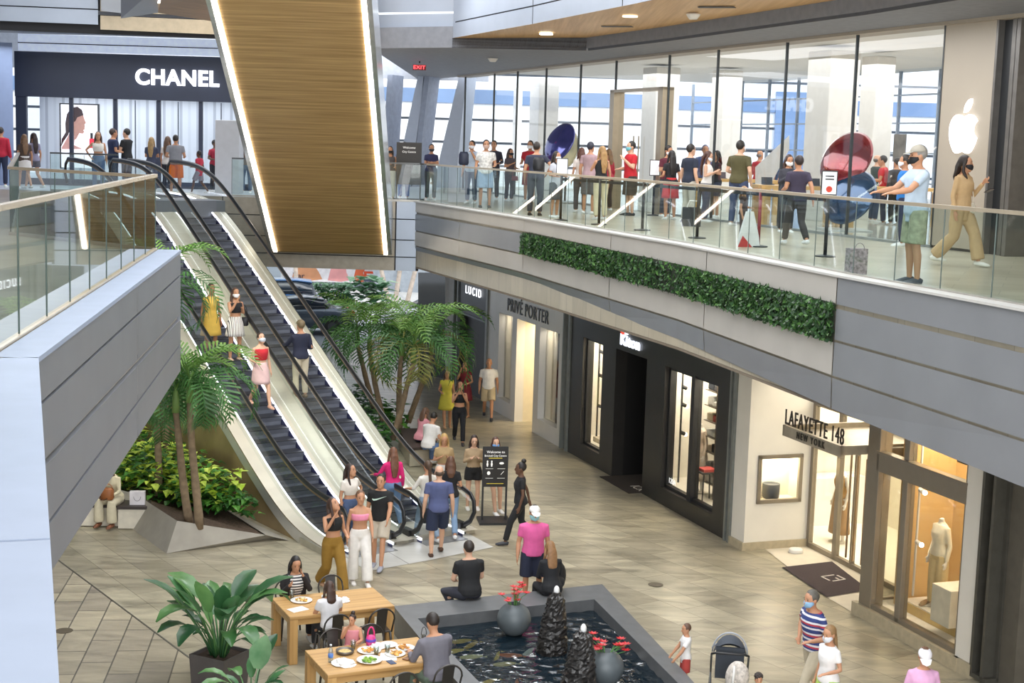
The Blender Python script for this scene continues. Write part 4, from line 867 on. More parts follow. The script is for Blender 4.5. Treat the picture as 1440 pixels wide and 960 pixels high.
def palm(base, top, n, L, label, seed, group=None, cat='palm tree', lean=None, low=0):
    base = Vector(base); top = Vector(top); e = E('palm_tree', base, 0, label, cat, group); h = top-base; r = random.Random(seed)
    pts = [h*f+Vector((.05*math.sin(f*3+seed), .04*math.cos(f*2+seed), 0))*f for f in [i/9 for i in range(10)]]
    MB().tube(pts, [.085-.03*i/9+(.008 if i % 2 else 0) for i in range(10)], 9).obj('trunk', M_trunk, e, True)
    MB().tube([pts[-1], pts[-1]+Vector((0, 0, .25)), pts[-1]+Vector((0, 0, .5))], [.075, .07, .03], 8).obj('crown_shaft', M_shaft, e, True)
    for i in range(n):
        f = i/n; az = i*2.4+r.uniform(-.25, .25); dr = .85+.85*(i/n)+r.uniform(-.1, .2)
        m = LF2 if i < n*.3 else LF1
        if low and i >= n-low: m = LF3; dr += .5
        o = frond_mesh(L*r.uniform(.85, 1.1), dr, seed*31+i).obj('frond', m, e); o.location = pts[-1]+Vector((0, 0, .42)); o.rotation_euler = (0, (-.35 if i < n*.3 else .15+.3*f), az)
    return e
palm((-5.95, 27.95, .35), D(268, 566, 27.95), 15, 1.95, 'left palm whose fronds reach across the escalator side, twin trunks in the concrete planter', 3)
palm((-6.2, 28.2, .35), D(243, 580, 28.3), 10, 1.6, 'thin palm trunk just left of its taller twin in the concrete planter', 5)
palm((-7.33, 30.33, .4), D(224, 588, 30.6), 12, 1.8, 'palm at the back of the concrete planter, half behind the grey bridge edge', 8)
palm((-7.6, 32.4, .4), D(222, 430, 32.4), 13, 2.15, 'tallest left palm with its crown beside the grey bridge end', 12)
def gp(x, y): return G(x, y, .4)
for (bx_, by, tx, ty, Y, n, L, lab, sd, lo) in (
        (552, 600, 584, 510, 37.2, 13, 2.5, 'largest right palm with a broad arching crown in front of the slate shop', 21, 4),
        (540, 596, 520, 492, 39.0, 10, 2.2, 'right palm nearest the escalator handrail', 22, 0),
        (562, 602, 562, 500, 38.2, 10, 2.2, 'right palm in the middle of the cluster behind the bench', 23, 0),
        (528, 585, 500, 485, 41.0, 10, 2.1, 'rearmost right palm before the street opening', 24, 0),
        (574, 598, 606, 498, 39.6, 10, 2.2, 'right palm leaning toward the white shop', 25, 2)):
    b = gp(bx_, by); b = Vector((D(bx_, by, Y).x, Y, .35)); palm(b, D(tx, ty, Y), n, L, lab, sd, 'palms behind the bench', low=lo)
# concrete planter by the escalator
M_conc = mat('9d978b', .7, 0, .12, 2.5)
def pv(x, y, z): return G(x, y, z)
A_, B_, C_, D_, E_ = pv(234, 778, 0), pv(249, 732, .55), pv(208, 746, 0), pv(386, 757, 0), pv(374, 752, .14)
far = Vector(EF(8.5, 3.6, .5)); far2 = Vector(EF(7.5, 6.2, .55)); C2 = pv(190, 694, .55); C3 = Vector((C2.x-.25, C2.y-.15, 0)); F3 = Vector((far2.x-.3, far2.y, 0)); tr = Vector(EF(1.45, 3.3, .03)); tr2 = Vector(EF(1.35, 3.45, .03))
pl = MB(); pl.add([A_, B_, C_, C2, C3, far2, F3, D_, E_, far, Vector(EF(1.2, 3.25, 0)), Vector(EF(8.5, 3.25, 0)), Vector(EF(8.5, 3.25, .5))], [(0, 7, 8, 1), (0, 1, 3, 4), (4, 3, 5, 6), (7, 10, 8), (10, 11, 12, 9, 8)])
cp_ = pl.obj('concrete_planter', M_conc); T(cp_, 'faceted grey concrete planter with a sharp tip beside the bronze escalator side', 'planter')
MB().add([B_-Vector((0, 0, .05)), E_-Vector((0, 0, .03)), far-Vector((0, 0, .05)), far2-Vector((0, 0, .05)), C2-Vector((0, 0, .05))], [(0, 1, 2, 3, 4)]).obj('soil', mat('4a3a2c', .95, 0, .4, 20, .8), cp_)
# undergrowth (uncountable)
def inside(x, y, poly):
    c = False
    for i in range(len(poly)):
        (x0, y0), (x1, y1) = poly[i], poly[i-1]
        if (y0 > y) != (y1 > y) and x < (x1-x0)*(y-y0)/(y1-y0)+x0: c = not c
    return c
def leaf(mb, c, d, upv, L, W, mi=0, fold=.15):
    d = d.normalized(); s = d.cross(upv).normalized(); n = s.cross(d)
    mb.add([c, c+d*L*.35-s*W*.5+n*fold*W, c+d*L*.38, c+d*L*.35+s*W*.5+n*fold*W, c+d*L-n*L*.12], [(0, 1, 2), (0, 2, 3), (1, 4, 2), (2, 4, 3)], mi)
def undergrowth(name, poly, n, hmin, hmax, size, mats, label, zbase, weights=None, hfun=None):
    mb = MB(); xs_ = [p[0] for p in poly]; ys_ = [p[1] for p in poly]; k = 0
    while k < n:
        x, y = rnd.uniform(min(xs_), max(xs_)), rnd.uniform(min(ys_), max(ys_))
        if not inside(x, y, poly): continue
        k += 1; h = hmax if not hfun else hfun(x, y)
        z = zbase+rnd.uniform(hmin, h); a = rnd.uniform(0, 2*pi); d = Vector((math.cos(a), math.sin(a), rnd.uniform(-.5, .35))); s = size*rnd.uniform(.6, 1.3)
        mi = rnd.choice(weights) if weights else rnd.randrange(len(mats))
        leaf(mb, Vector((x, y, z)), d, Vector((0, 0, 1)), s, s*.75, mi)
    o = mb.obj(name, mats); T(o, label, 'plants', kind='stuff'); return o
pol = [tuple(EF(t, w, 0)[:2]) for t, w in ((2.6, 3.5), (11.5, 3.3), (11.5, 7.0), (5.2, 5.6), (4.2, 5.0), (2.8, 4.5))]
PL1 = leafmat('b4d23a', 'd8ec6a', .45, 3); PL2 = leafmat('3d7a2c', '64a03c', .45, 3); PL3 = leafmat('24521f', '3a6e2e', .45, 3)
undergrowth('undergrowth', pol, 4200, .0, .7, .22, [PL1, PL2, PL3], 'bed of lime and dark green leaves under the left palms', .45, (0, 0, 1, 2))
pol = [tuple(EF(t, w, 0)[:2]) for t, w in ((1.9, 3.6), (3.6, 3.4), (4.6, 4.9), (3.0, 4.4))]
undergrowth('undergrowth_front', pol, 500, .0, .35, .2, [PL2, PL3], 'darker green leaves at the front of the concrete planter', .35)
# right-hand planting behind the bench and under the palms
pol = [(D(470, 600, 38).x, 37.5), (D(560, 600, 37).x, 36.6), (D(575, 600, 40).x, 40), (D(500, 560, 44).x, 44), (D(440, 560, 44).x, 44)]
undergrowth('undergrowth_right', pol, 900, .0, .5, .28, [PL2, PL3], 'dark green leaves around the right palm trunks', .2)
# dark topped bench
def poly_thing(name, pts, z0, z1, m, label=None, cat=None, parent=None, off=None):
    mb = MB().prism([(p[0], p[1]) for p in pts], z0, z1); o = mb.obj(name, m, parent)
    if off: o.location = off
    if label: T(o, label, cat)
    return o
q = [G(576, 631, .47), G(617, 627, .47), G(601, 603, .47), G(560, 603, .47)]
bn = E('planter_bench', (q[0].x, q[0].y, 0), 0, 'pale planter bench with dark seat top beside the right palms', 'bench'); of = (-q[0].x, -q[0].y, 0)
poly_thing('seat', [(p.x, p.y) for p in q], .42, .49, mat('3a2f2a', .6), parent=bn, off=of); cqx = sum(p.x for p in q)/4; cqy = sum(p.y for p in q)/4
poly_thing('base', [(lerp(p.x, cqx, .03), lerp(p.y, cqy, .03)) for p in q], 0.02, .42, mat('b4aa96', .6), parent=bn, off=of)
q2 = [G(567, 611, .5), G(585, 602, .5), G(572, 592, .5), G(548, 600, .5)]
# left bench blocks
q = [G(163, 713, .47), G(205, 709, .47), G(203, 697, .47), G(166, 700, .47)]
bw_ = E('bench_block', (q[0].x, q[0].y, 0), 0, 'white block bench with dark top, holding a paper bag, beside the concrete planter', 'bench'); of = (-q[0].x, -q[0].y, 0)
def dirbox(c, ang, l, w_): ca, sa = math.cos(ang), math.sin(ang); return [(c[0]+ca*a-sa*b, c[1]+sa*a+ca*b) for a, b in ((-l/2, -w_/2), (l/2, -w_/2), (l/2, w_/2), (-l/2, w_/2))]
bc = G(184, 745, 0); bc = (bc.x, bc.y+.28)
poly_thing('block', dirbox(bc, .08, .56, .5), .02, .42, mat('dcd5c4', .6, 0, .08), parent=bw_, off=of); poly_thing('top', dirbox(bc, .08, .6, .54), .42, .48, mat('332a28', .5), parent=bw_, off=of)
bc2 = (bc[0]-.72, bc[1]+.12)
b2 = E('bench', (bc2[0], bc2[1], 0), 0, 'low pale bench under the seated woman in cream clothes', 'bench'); poly_thing('seat', dirbox((0, 0), .08, .9, .5), .4, .46, mat('332a28', .5), parent=b2); poly_thing('base', dirbox((0, 0), .08, .86, .46), .02, .4, mat('dcd5c4', .6), parent=b2)
pb = E('paper_bag', (bc[0]+.08, bc[1]-.05, .48), .1, 'white paper shopping bag standing on the white block bench', 'shopping bag'); MB().box(-.15, .15, -.06, .06, 0, .27).obj('bag_body', mat('e9e5ea', .6), pb); MB().tube([(.07*math.cos(a), -.062, .17-.09*math.sin(a)) for a in [pi*i/8 for i in range(9)]], .006, 5).obj('handle', mat('8a8288', .6), pb)
# ---------------------------------------------------------------- street beyond the ground-floor opening
o = MB().quad((-60, 55, -.02), (30, 55, -.02), (30, 120, -.02), (-60, 120, -.02)).obj('road', mat('a9adb4', .7, 0, .06, .4)); T(o, kind='structure')
o = MB().prism([(-40, 66), (8, 66), (8, 78), (-40, 78)], -.02, .12).obj('kerb', mat('c9c9c6', .7)); T(o, kind='structure')
def strip_hedge(name, poly, n, zb, h, sz, lab, mats): return undergrowth(name, poly, n, 0, h, sz, mats, lab, zb)
HY = 70.5
def hx_(px): return D(px, 410, HY).x
strip_hedge('street_hedge', [(hx_(418), HY-.5), (hx_(492), HY-.5), (hx_(492), HY+.8), (hx_(418), HY+.8)], 1500, .1, 1.0, .24, 'clipped green hedge across the street', [leafmat('4f7a52', '86a888', .5, 3), leafmat('2f5a38', '55805a', .5, 3)])
undergrowth('street_groundcover', [(hx_(405), HY-2.4), (hx_(540), HY-2.4), (hx_(540), HY-.8), (hx_(405), HY-.8)], 500, 0, .3, .25, [leafmat('4f8a42', '86b060', .5, 3)], 'low green ground cover along the far kerb', .1)
for i, px in enumerate((498, 512, 526, 538, 508, 530)):
    mb = MB(); r = random.Random(i)
    for k in range(16):
        a = k*2.4; d = Vector((math.cos(a), math.sin(a), r.uniform(-.2, .6))); leaf(mb, Vector((.1*math.cos(a), .1*math.sin(a), .25+.07*k)), d, Vector((0, 0, 1)), .75, .5, k % 2)
    o = mb.obj('broadleaf_plant', [leafmat('3d7048', '7aa582', .4, 2), leafmat('5a8a60', '9fc0a0', .4, 2)], None, loc=(D(px, 420, HY-.6-.3*(i > 3)).x, HY-.6-.3*(i > 3), .1)); T(o, 'big-leaved plant in the far street planting', 'plant', 'big-leaved plants across the street')
bb = E('street_billboard', (D(480, 390, 79).x, 79, 0), 0, 'long street hoarding with orange and pink pictures across the road', 'billboard')
x0, x1 = D(395, 390, 79).x-bb.location.x, D(590, 390, 79).x-bb.location.x
MB().box(x0, x1, 0, .2, .0, .36).obj('base_wall', mat('8b93a0', .7), bb); MB().box(x0, x1, -.05, .15, .36, 4).obj('panel', mat('f2eef0', .6), bb)
for a, b, c in ((.08, .3, 'e09a6c'), (.34, .5, 'f0a2a0'), (.52, .62, 'e8683c'), (.8, .87, 'e4906c')):
    mb = MB(); xa, xb = lerp(x0, x1, a), lerp(x0, x1, b); mb.add([(xa, -.07, .45), (xa*.4+xb*.6, -.07, .4), (xb, -.07, .5), (xb-.2, -.07, .9), (xa+.9, -.07, 1.6), (xa+.2, -.07, 1.3)], [(0, 1, 2, 3, 4, 5)]); mb.obj('picture', mat(c, .6, 0, .2, .8), bb)
mb = MB().box(lerp(x0, x1, .60), lerp(x0, x1, .80), -.08, -.06, .45, .66); mb.obj('dark_picture', mat('5a607a', .6), bb)
mb = MB().box(lerp(x0, x1, .60), lerp(x0, x1, .80), -.1, -.08, .68, 1.0); mb.obj('caption_strip', mat('e8522e', .6), bb)
MB().box(lerp(x0, x1, .62), lerp(x0, x1, .78), -.12, -.1, .80, .88).obj('caption_line', M_white, bb); text('caption', 'Zar', .4, mat('1f2a3c', .6), bb, upright((lerp(x0, x1, .13), -.12, .65), (1, 0, 0)), .01, 1.1)
for i, (px, lean_) in enumerate(((546, 1.2), (556, -.6), (573, -1.1), (417, .2))):
    b = D(px, 424, 73); MB().tube([(b.x, 73, .1), (b.x-lean_*.5, 73, 2.5), (b.x-lean_, 73, 6)], [.12, .1, .1], 8).obj('street_palm_trunk', mat('b5a79a', .8, 0, .2, 6)); T(bpy.data.objects['street_palm_trunk'+('' if i == 0 else '.%03d' % i)], 'pale bare palm trunk leaning beside the street hoarding', 'tree trunk', 'palm trunks across the street')
for i, px in enumerate((545, 578)):
    b = D(px, 424, 77.5); mb = MB().rings([[(b.x+sx*s, 77.5+sy*s*.6, z) for sx, sy in ((-1, -1), (1, -1), (1, 1), (-1, 1))] for s, z in ((.55, .1), (.95, 2.2), (.85, 2.2), (.8, 2.0))]); o = mb.obj('street_planter', mat('9aa3ad', .6)); T(o, 'tall tapered grey planter by the street hoarding, '+('behind two palm trunks' if i == 0 else 'next to the dark glass corner'), 'planter')
def car(loc, rz, c, label, kind='sedan', rear=True):
    e = E('car', loc, rz, label, 'car'); L = 4.6; W = .9; paint = mat(c, .25, .3, .03, 1, coat=.6)
    if kind == 'suv': prof = [(-2.25, .45), (-2.28, .95), (-2.2, 1.15), (-.9, 1.2), (.9, 1.22), (1.5, 1.1), (2.2, .95), (2.3, .6), (2.25, .35)]; cab = [(-2.15, 1.1), (-1.9, 1.72), (-1.2, 1.8), (.3, 1.78), (1.15, 1.15)]
    else: prof = [(-2.25, .4), (-2.3, .8), (-2.2, 1.0), (-1.5, 1.05), (.8, 1.0), (1.5, .92), (2.2, .75), (2.3, .5), (2.25, .3)]; cab = [(-1.75, 1.0), (-1.1, 1.42), (-.4, 1.5), (.4, 1.42), (1.2, .98)]
    def loft(top, zb, wf):
        mb = MB(); rs = []
        for x, z in top: rs.append([(x, -W*wf, zb), (x, -W*wf*1.0, lerp(zb, z, .6)), (x, -W*wf*.86, z), (x, W*wf*.86, z), (x, W*wf, lerp(zb, z, .6)), (x, W*wf, zb)])
        return mb.rings(rs)
    o = loft(prof, .28, 1.0).obj('body', paint, e, True); 
    mb = MB(); rs = []
    for x, z in cab: rs.append([(x, -W*.86, .95), (x, -W*.66, z), (x, W*.66, z), (x, W*.86, .95)])
    mb.rings(rs).obj('cabin_glass', mat('1e2a36', .08, .0, .05, 1, spec=.9), e, True)
    mb = MB(); rs = []
    for x, z in cab[1:-1]: rs.append([(x, -W*.68, z-.02), (x, -W*.6, z+.03), (x, W*.6, z+.03), (x, W*.68, z-.02)])
    mb.rings(rs).obj('roof_panel', paint, e, True)
    for x in (-1.4, 1.4):
        for y in (-W+.08, W-.08):
            wv = MB().rings([[(r*math.cos(2*pi*j/20), yy, r*math.sin(2*pi*j/20)) for j in range(20)] for r, yy in ((.2, -.11), (.33, -.11), (.34, 0), (.33, .11), (.2, .11))]).obj('wheel', M_rubber, e, loc=(x, y, .34)); MB().rings([[(r*math.cos(2*pi*j/12), yy, r*math.sin(2*pi*j/12)) for j in range(12)] for r, yy in ((.19, -.125), (.19, .125))]).obj('rim', M_steel, wv)
    for y in (-.62, .62):
        MB().box(-2.33, -2.18, y-.22, y+.22, .78, .96).obj('tail_light', mat('c22a22', .3, emit=.6), e); MB().box(2.12, 2.27, y-.2, y+.2, .6, .74).obj('head_light', M_white, e)
    return e
p = D(415, 440, 60.5); car((p.x, 60.5, 0), math.radians(196), '5d6a78', 'grey-blue car with red tail light stopped on the street behind the escalator')
p = D(402, 405, 64.5); car((p.x-.8, 64.5, 0), math.radians(190), '2f6aa6', 'blue tall car beyond the grey one on the street', 'suv')
p = D(575, 440, 63); car((p.x+1.2, 63, 0), math.radians(186), 'dfe3ea', 'white car nosing in from beside the dark glass corner')
p = D(556, 450, 58.5); car((p.x+1.8, 58.5, 0), math.radians(184), '8d2a24', 'dark red car low in the street beyond the right palms')
# ================================================================ fountain pool
M_rim = mat('5f6163', .4, 0, .10, 5)
po = [(-1.79, 23.19), (1.68, 24.76), (2.64, 20.5), (3.12, 18.2), (.02, 18.2), (-.75, 20.2)]
pi_ = [(-1.36, 22.60), (1.50, 23.88), (2.46, 20.2), (2.9, 18.4), (.35, 18.4), (-.36, 20.0)]
pool = E('fountain_pool', (po[0][0], po[0][1], 0), 0, 'dark stone fountain pool with wide rim, rippling water and koi', 'fountain'); of = (-po[0][0], -po[0][1], 0)
n = 6; zt_ = .45
mb = MB(); mb.add([(x, y, zt_) for x, y in po]+[(x, y, zt_) for x, y in pi_]+[(x, y, 0.0) for x, y in po]+[(x, y, .02) for x, y in pi_], [(i, n+i, n+(i+1) % n, (i+1) % n) for i in range(n)]+[(2*n+i, i, (i+1) % n, 2*n+(i+1) % n) for i in range(n)]+[(n+i, 3*n+i, 3*n+(i+1) % n, n+(i+1) % n) for i in range(n)])
o = mb.obj('stone_rim', M_rim, pool, loc=of)
o = MB().add([(x, y, .03) for x, y in pi_], [tuple(range(n))[::-1]]).obj('basin_floor', mat('15191c', .5, 0, .2, 3), pool, loc=of)
mw, nt, N, Lk, bs_ = _new('pool_water')
bs_.inputs['Base Color'].default_value = (.006, .014, .022, 1); bs_.inputs['Roughness'].default_value = .02; bs_.inputs['IOR'].default_value = 1.7
tc = N.new('ShaderNodeTexCoord'); no = N.new('ShaderNodeTexNoise'); no.inputs['Scale'].default_value = 4.5; no.inputs['Detail'].default_value = 2.5; no.inputs['Distortion'].default_value = 1.2
mp_ = N.new('ShaderNodeMapping'); mp_.inputs['Scale'].default_value = (.7, 1.5, 1); Lk.new(tc.outputs['Object'], mp_.inputs[0]); Lk.new(mp_.outputs[0], no.inputs['Vector']); bp = N.new('ShaderNodeBump'); bp.inputs['Strength'].default_value = .35; bp.inputs['Distance'].default_value = .05
Lk.new(no.outputs['Fac'], bp.inputs['Height']); Lk.new(bp.outputs[0], bs_.inputs['Normal'])
tr_ = N.new('ShaderNodeBsdfTransparent'); tr_.inputs[0].default_value = (.55, .68, .72, 1); ms_ = N.new('ShaderNodeMixShader'); ms_.inputs[0].default_value = .25
Lk.new(bs_.outputs[0], ms_.inputs[1]); Lk.new(tr_.outputs[0], ms_.inputs[2]); Lk.new(ms_.outputs[0], N['Material Output'].inputs[0])
r1, r2 = G(775, 922, .2), G(812, 978, .2)
def ripple(x, y):
    h = 0.0
    for c, k_, ph in ((r1, 27.0, 0.0), (r2, 23.0, 1.3)):
        d = math.hypot(x-c.x, y-c.y); h += .015*math.sin(k_*d+ph+1.5*math.sin(2.1*x+1.7*y))*math.exp(-d*.35)
    h += .006*math.sin(9*x+14*y)*math.sin(6.3*y-11*x+2*math.sin(3*x)); return h*(.35+.65*min(1, max(0, (x+.2)/1.3)))
mb = MB(); st_ = .032; idx = {}; nx, ny = int(4.4/st_), int(5.6/st_)
for i in range(nx):
    for j in range(ny):
        x, y = -1.42+i*st_, 18.38+j*st_
        if inside(x, y, [(lerp(px_, .8, -.02), lerp(py_, 21, -.02)) for px_, py_ in pi_]): idx[i, j] = len(mb.v); mb.v.append((x, y, .26+ripple(x, y)))
for (i, j), k in idx.items():
    q = (k, idx.get((i+1, j)), idx.get((i+1, j+1)), idx.get((i, j+1)))
    if None not in q: mb.f.append(q); mb.mi.append(0)
o = mb.obj('water', mw, pool, True, loc=of)
for i, (x, y, a, c) in enumerate(((640, 912, .3, 'e8c65a'), (665, 920, .1, 'e9dc9a'), (664, 903, .8, 'c9a23a'), (720, 918, -.2, 'd8742e'), (712, 930, .1, 'e6cf86'), (700, 918, 1.2, 'd8b648'), (688, 955, .6, 'e9c04a'), (727, 957, 1.3, 'd9782e'), (618, 902, -.6, 'b89a4a'), (650, 898, .2, 'c8a84a'), (745, 912, .9, 'e2ddc8'))):
    p = G(x, y, .24); mb = MB(); L = .40
    mb.rings([[(lx*L, ry*L*math.cos(2*pi*j/8)+.03*math.sin(lx*4), rz_*L*math.sin(2*pi*j/8)) for j in range(8)] for lx, ry, rz_ in ((-.5, .02, .03), (-.42, .055, .06), (-.2, .085, .09), (.05, .08, .09), (.3, .035, .05), (.38, .015, .03))])
    k = E('koi_fish', (p.x, p.y, .205), a, 'koi carp swimming just under the water of the dark pool', 'fish', 'koi in the pool'); m = mat(c, .4, 0, .3, 6, emit=.6)  # glow put into the koi colour to brighten them under the dark water
    mb.obj('body', m, k, True); mb = MB(); mb.add([(.36*L, 0, 0), (.58*L, .1*L, .0), (.52*L, .0, .0), (.58*L, -.1*L, .0)], [(0, 1, 2), (0, 2, 3)]); mb.obj('tail', m, k)
def vase(c, r, lab, seed):
    e = E('flower_vase', c, 0, lab, 'vase'); mb = MB()
    prof = [(.05, .0)]+[(r*math.sin(a), r-r*math.cos(a)) for a in [pi*(.12+.74*i/14) for i in range(15)]]; zt = prof[-1][1]; rt = prof[-1][0]
    mb.lathe(prof+[(rt*.86, zt+.005), (rt*.8, zt-.08), (.02, zt-.1)], n=28); mb.obj('vase_body', mat('5c6468', .45, .1, .18, 3), e, True)
    rr = random.Random(seed)
    for i in range(15):
        a = rr.uniform(0, 2*pi); q = rr.uniform(.05, .22 if seed == 1 else .3); h = zt+(rr.uniform(.05, .3) if seed == 1 else rr.uniform(.02, .16)); x, y = q*math.cos(a), q*math.sin(a)
        st = MB().tube([(x*.2, y*.2, zt-.08), (x*.6, y*.6, h-.05), (x, y, h)], .006, 5).obj('flower_stem', mat('5a8a4a', .6), e)
        mb = MB()
        for k in range(7):
            b = k*2*pi/7; d = Vector((math.cos(b), math.sin(b), .55)); leaf(mb, Vector((x, y, h)), d, Vector((0, 0, 1)), .085, .05)
        mb.obj('blossom', mat('c81f26', .5, 0, .2, 20), st)
    return e
vase(G(722, 893, .24), .27, 'round grey stone vase of red flowers near the back rim of the pool', 1)
vase(G(850, 963, .24), .27, 'round grey stone vase of red flowers beside the nearer dark rock', 2)
def rock(c, r, h, lab, seed):
    e = E('fountain_rock', c, 0, lab, 'rock'); mb = MB(); rr = random.Random(seed); rs = []; n = 26; m = 30
    for k in range(m+1):
        f = k/m; R_ = r*(1-.55*f**1.6)*(1 if f < .96 else .6); rs.append([(R_*(1+rr.uniform(-.13, .13))*math.cos(2*pi*j/n)+.05*f, R_*(1+rr.uniform(-.13, .13))*math.sin(2*pi*j/n), h*f+rr.uniform(-.015, .015)) for j in range(n)])
    mb.rings(rs); o = mb.obj('rock_body', mat('262423', .28, 0, .5, 14, .8), e); mb = MB().ball((.05, 0, h+.03), (.045, .045, .08), 8, 6); mb.obj('water_spout', mat('f2f4f4', .3, 0, .1, 30), e, True)
rock(G(775, 922, .2), .23, 1.0, 'tall rugged dark rock with a white water spout in the middle of the pool', 4); rock(G(812, 978, .2), .25, .95, 'rugged dark rock with a spout at the bottom edge of the picture', 5)
# ================================================================ dining tables and chairs
TA = math.radians(25); TX = Vector((math.cos(TA), math.sin(TA), 0)); TY = Vector((-TX.y, TX.x, 0))
M_tw = wood('a87c44', 'd0a568', 0, 9, .5); M_tw2 = wood('a87c44', 'cda062', 2, 9, .5)
def table(c, L, W, lab):
    e = E('dining_table', (c[0], c[1], 0), TA, lab, 'table'); o = MB().box(-L/2, L/2, -W/2, W/2, .70, .755).obj('table_top', M_tw, e); bevel(o, .008)
    for sx in (-1, 1):
        for sy in (-1, 1): o = MB().box(-.065, .065, -.065, .065, 0, .70).obj('leg', M_tw2, e, loc=(sx*(L/2-.065), sy*(W/2-.065), 0)); bevel(o, .006)
    MB().box(-L/2+.13, L/2-.13, -W/2+.02, -W/2+.05, .61, .70).obj('apron', M_tw, e); MB().box(-L/2+.13, L/2-.13, W/2-.05, W/2-.02, .61, .70).obj('apron', M_tw, e); MB().box(-L/2+.02, -L/2+.05, -W/2+.13, W/2-.13, .61, .70).obj('apron', M_tw, e); MB().box(L/2-.05, L/2-.02, -W/2+.13, W/2-.13, .61, .70).obj('apron', M_tw, e)
    return e
T1 = (-2.68, 22.37); T2 = (-1.80, 20.0)
table(T1, 1.68, 1.03, 'timber dining table where the woman in black sits, the one farther from the viewer'); table(T2, 1.70, 1.05, 'timber dining table with many dishes, the one at the bottom of the picture')
def tl(c, a, b, z=0): return Vector((c[0], c[1], z))+TX*a+TY*b
M_gun = mat('4a4744', .35, .75, .08, 6)
def chair_proto():
    e = E('metal_chair'); mb = MB().prism([(-.18, -.18), (.18, -.18), (.2, .18), (-.2, .18)], .44, .465); o = mb.obj('seat', M_gun, e); bevel(o, .008)
    for x, y in ((-.17, -.17), (.17, -.17), (-.19, .17), (.19, .17)): MB().tube([(x, y, .45), (x*1.22, y*1.25, 0)], [.022, .016], 6).obj('leg', M_gun, e, True)
    pts = [(-.19, -.18, .45), (-.205, -.24, .65)]+[(.205*math.cos(pi-a), -.26-.02*math.sin(a), .68+.18*math.sin(a)) for a in [pi*i/10 for i in range(11)]]+[(.205, -.24, .65), (.19, -.18, .45)]
    MB().tube(pts, .014, 7).obj('back_frame', M_gun, e, True)
    MB().add([(-.075, -.19, .45), (.075, -.19, .45), (.085, -.285, .85), (-.085, -.285, .85), (-.075, -.2, .45), (.075, -.2, .45), (.085, -.295, .85), (-.085, -.295, .85)], [(0, 1, 2, 3), (7, 6, 5, 4), (0, 3, 7, 4), (1, 5, 6, 2)]).obj('back_splat', M_gun, e)
    return e
ch = chair_proto(); first = True
CH = [(T1, -.42, .80, pi, 'gunmetal chair under the woman in the black cardigan'), (T1, .30, .78, pi, 'gunmetal chair with a clear plastic bag on its seat, far side of the rear table'),
      (T1, -.22, -.66, 0, 'gunmetal chair under the child in the white shirt'), (T1, .50, -.62, 0, 'empty gunmetal chair at the near right of the rear table, its back toward the toddler'),
      (T2, -.30, .70, pi, 'gunmetal chair behind the toddler at the front table'), (T2, .28, .72, pi, 'gunmetal chair with the pink bag before it, far side of the front table'),
      (T2, .72, -.72, 0, 'gunmetal chair under the man in the grey shirt'), (T2, .05, -.78, 0, 'empty gunmetal chair at the bottom edge beside the front table')]
for c, a, b, r, lab in CH:
    o = ch if first else dup(ch); first = False; o.location = tl(c, a, b); o.rotation_euler = (0, 0, TA+r); T(o, lab, 'chair', 'metal chairs at the dining tables')
ZT = .756
M_china = mat('f3f1ec', .3, 0, .02)
def plate(p, r, lab, food=None, foodc=('d9b45a', 'c9843a', 'e8d8a8'), deep=.02, n=26):
    e = E('plate', p, 0, lab, 'plate'); MB().lathe([(.02, 0), (r*.6, .0), (r, deep), (r*.98, deep+.006), (r*.6, .008), (.02, .008)], n=26).obj('dish', M_china, e, True)
    if food:
        rr = random.Random(int(r*1000)+len(food))
        f = E(food, (p[0], p[1], p[2]+.01), 0, food.replace('_', ' ')+' heaped on the '+lab.split(',')[0], 'food'); mb = MB()
        for i in range(n):
            a = rr.uniform(0, 2*pi); q = r*.55*math.sqrt(rr.random()); s = rr.uniform(.012, .03); mb.ball((q*math.cos(a), q*math.sin(a), .012+rr.uniform(0, .02)), (s, s*.8, s*.6), 6, 4, i % len(foodc))
        mb.obj('morsels', [mat(c, .6, 0, .2, 30) for c in foodc], f, True)
    return e
plate(tl(T1, -.45, .18, ZT), .17, 'white plate before the woman in the black cardigan', 'rice_dish')
plate(tl(T1, .02, .22, ZT), .13, 'white plate behind the child at the rear table', 'side_salad', ('5a8a3a', 'e8e2c8', '4a3a4a'))
plate(tl(T2, -.02, .17, ZT), .17, 'white plate at the middle of the front table', 'noodles', ('e0a84a', 'd9903a', 'e8c878'))
plate(tl(T2, -.15, -.22, ZT), .18, 'white plate near the front edge of the front table', 'green_salad', ('7fa83a', 'a8c85a', '5a8a2a'), .03, 34)
plate(tl(T2, .28, -.08, ZT), .15, 'white plate between the blue phone and the man', 'leftovers', ('c98a3a', 'e0b060'))
plate(tl(T2, .5, .1, ZT), .14, 'white plate at the right end of the front table', 'fritters', ('d9a050', 'b87838')); plate(tl(T2, .32, .3, ZT), .13, 'white plate by the far edge of the front table')
e = E('metal_pan', tl(T2, -.36, .22, ZT), 0, 'shallow dark metal pan of food before the toddler', 'pan'); MB().lathe([(.02, 0), (.12, 0), (.13, .05), (.122, .05), (.11, .01), (.02, .01)], n=22).obj('pan_body', mat('6a655e', .4, .6), e, True); MB().ball((0, 0, .02), (.1, .1, .025), 10, 6).obj('food', mat('d8b878', .7, 0, .3, 30), e, True)
def glass_cup(p, lab): e = E('drinking_glass', p, 0, lab, 'glass'); MB().lathe([(.02, 0), (.033, 0), (.04, .13), (.037, .13), (.03, .01), (.01, .01)], n=16).obj('tumbler', glass('e6eeee', 1, .12), e, True); MB().lathe([(.02, .012), (.03, .012), (.034, .07), (.01, .07)], n=14).obj('drink', glass('d8c8a8', .6, .05), e, True); return e
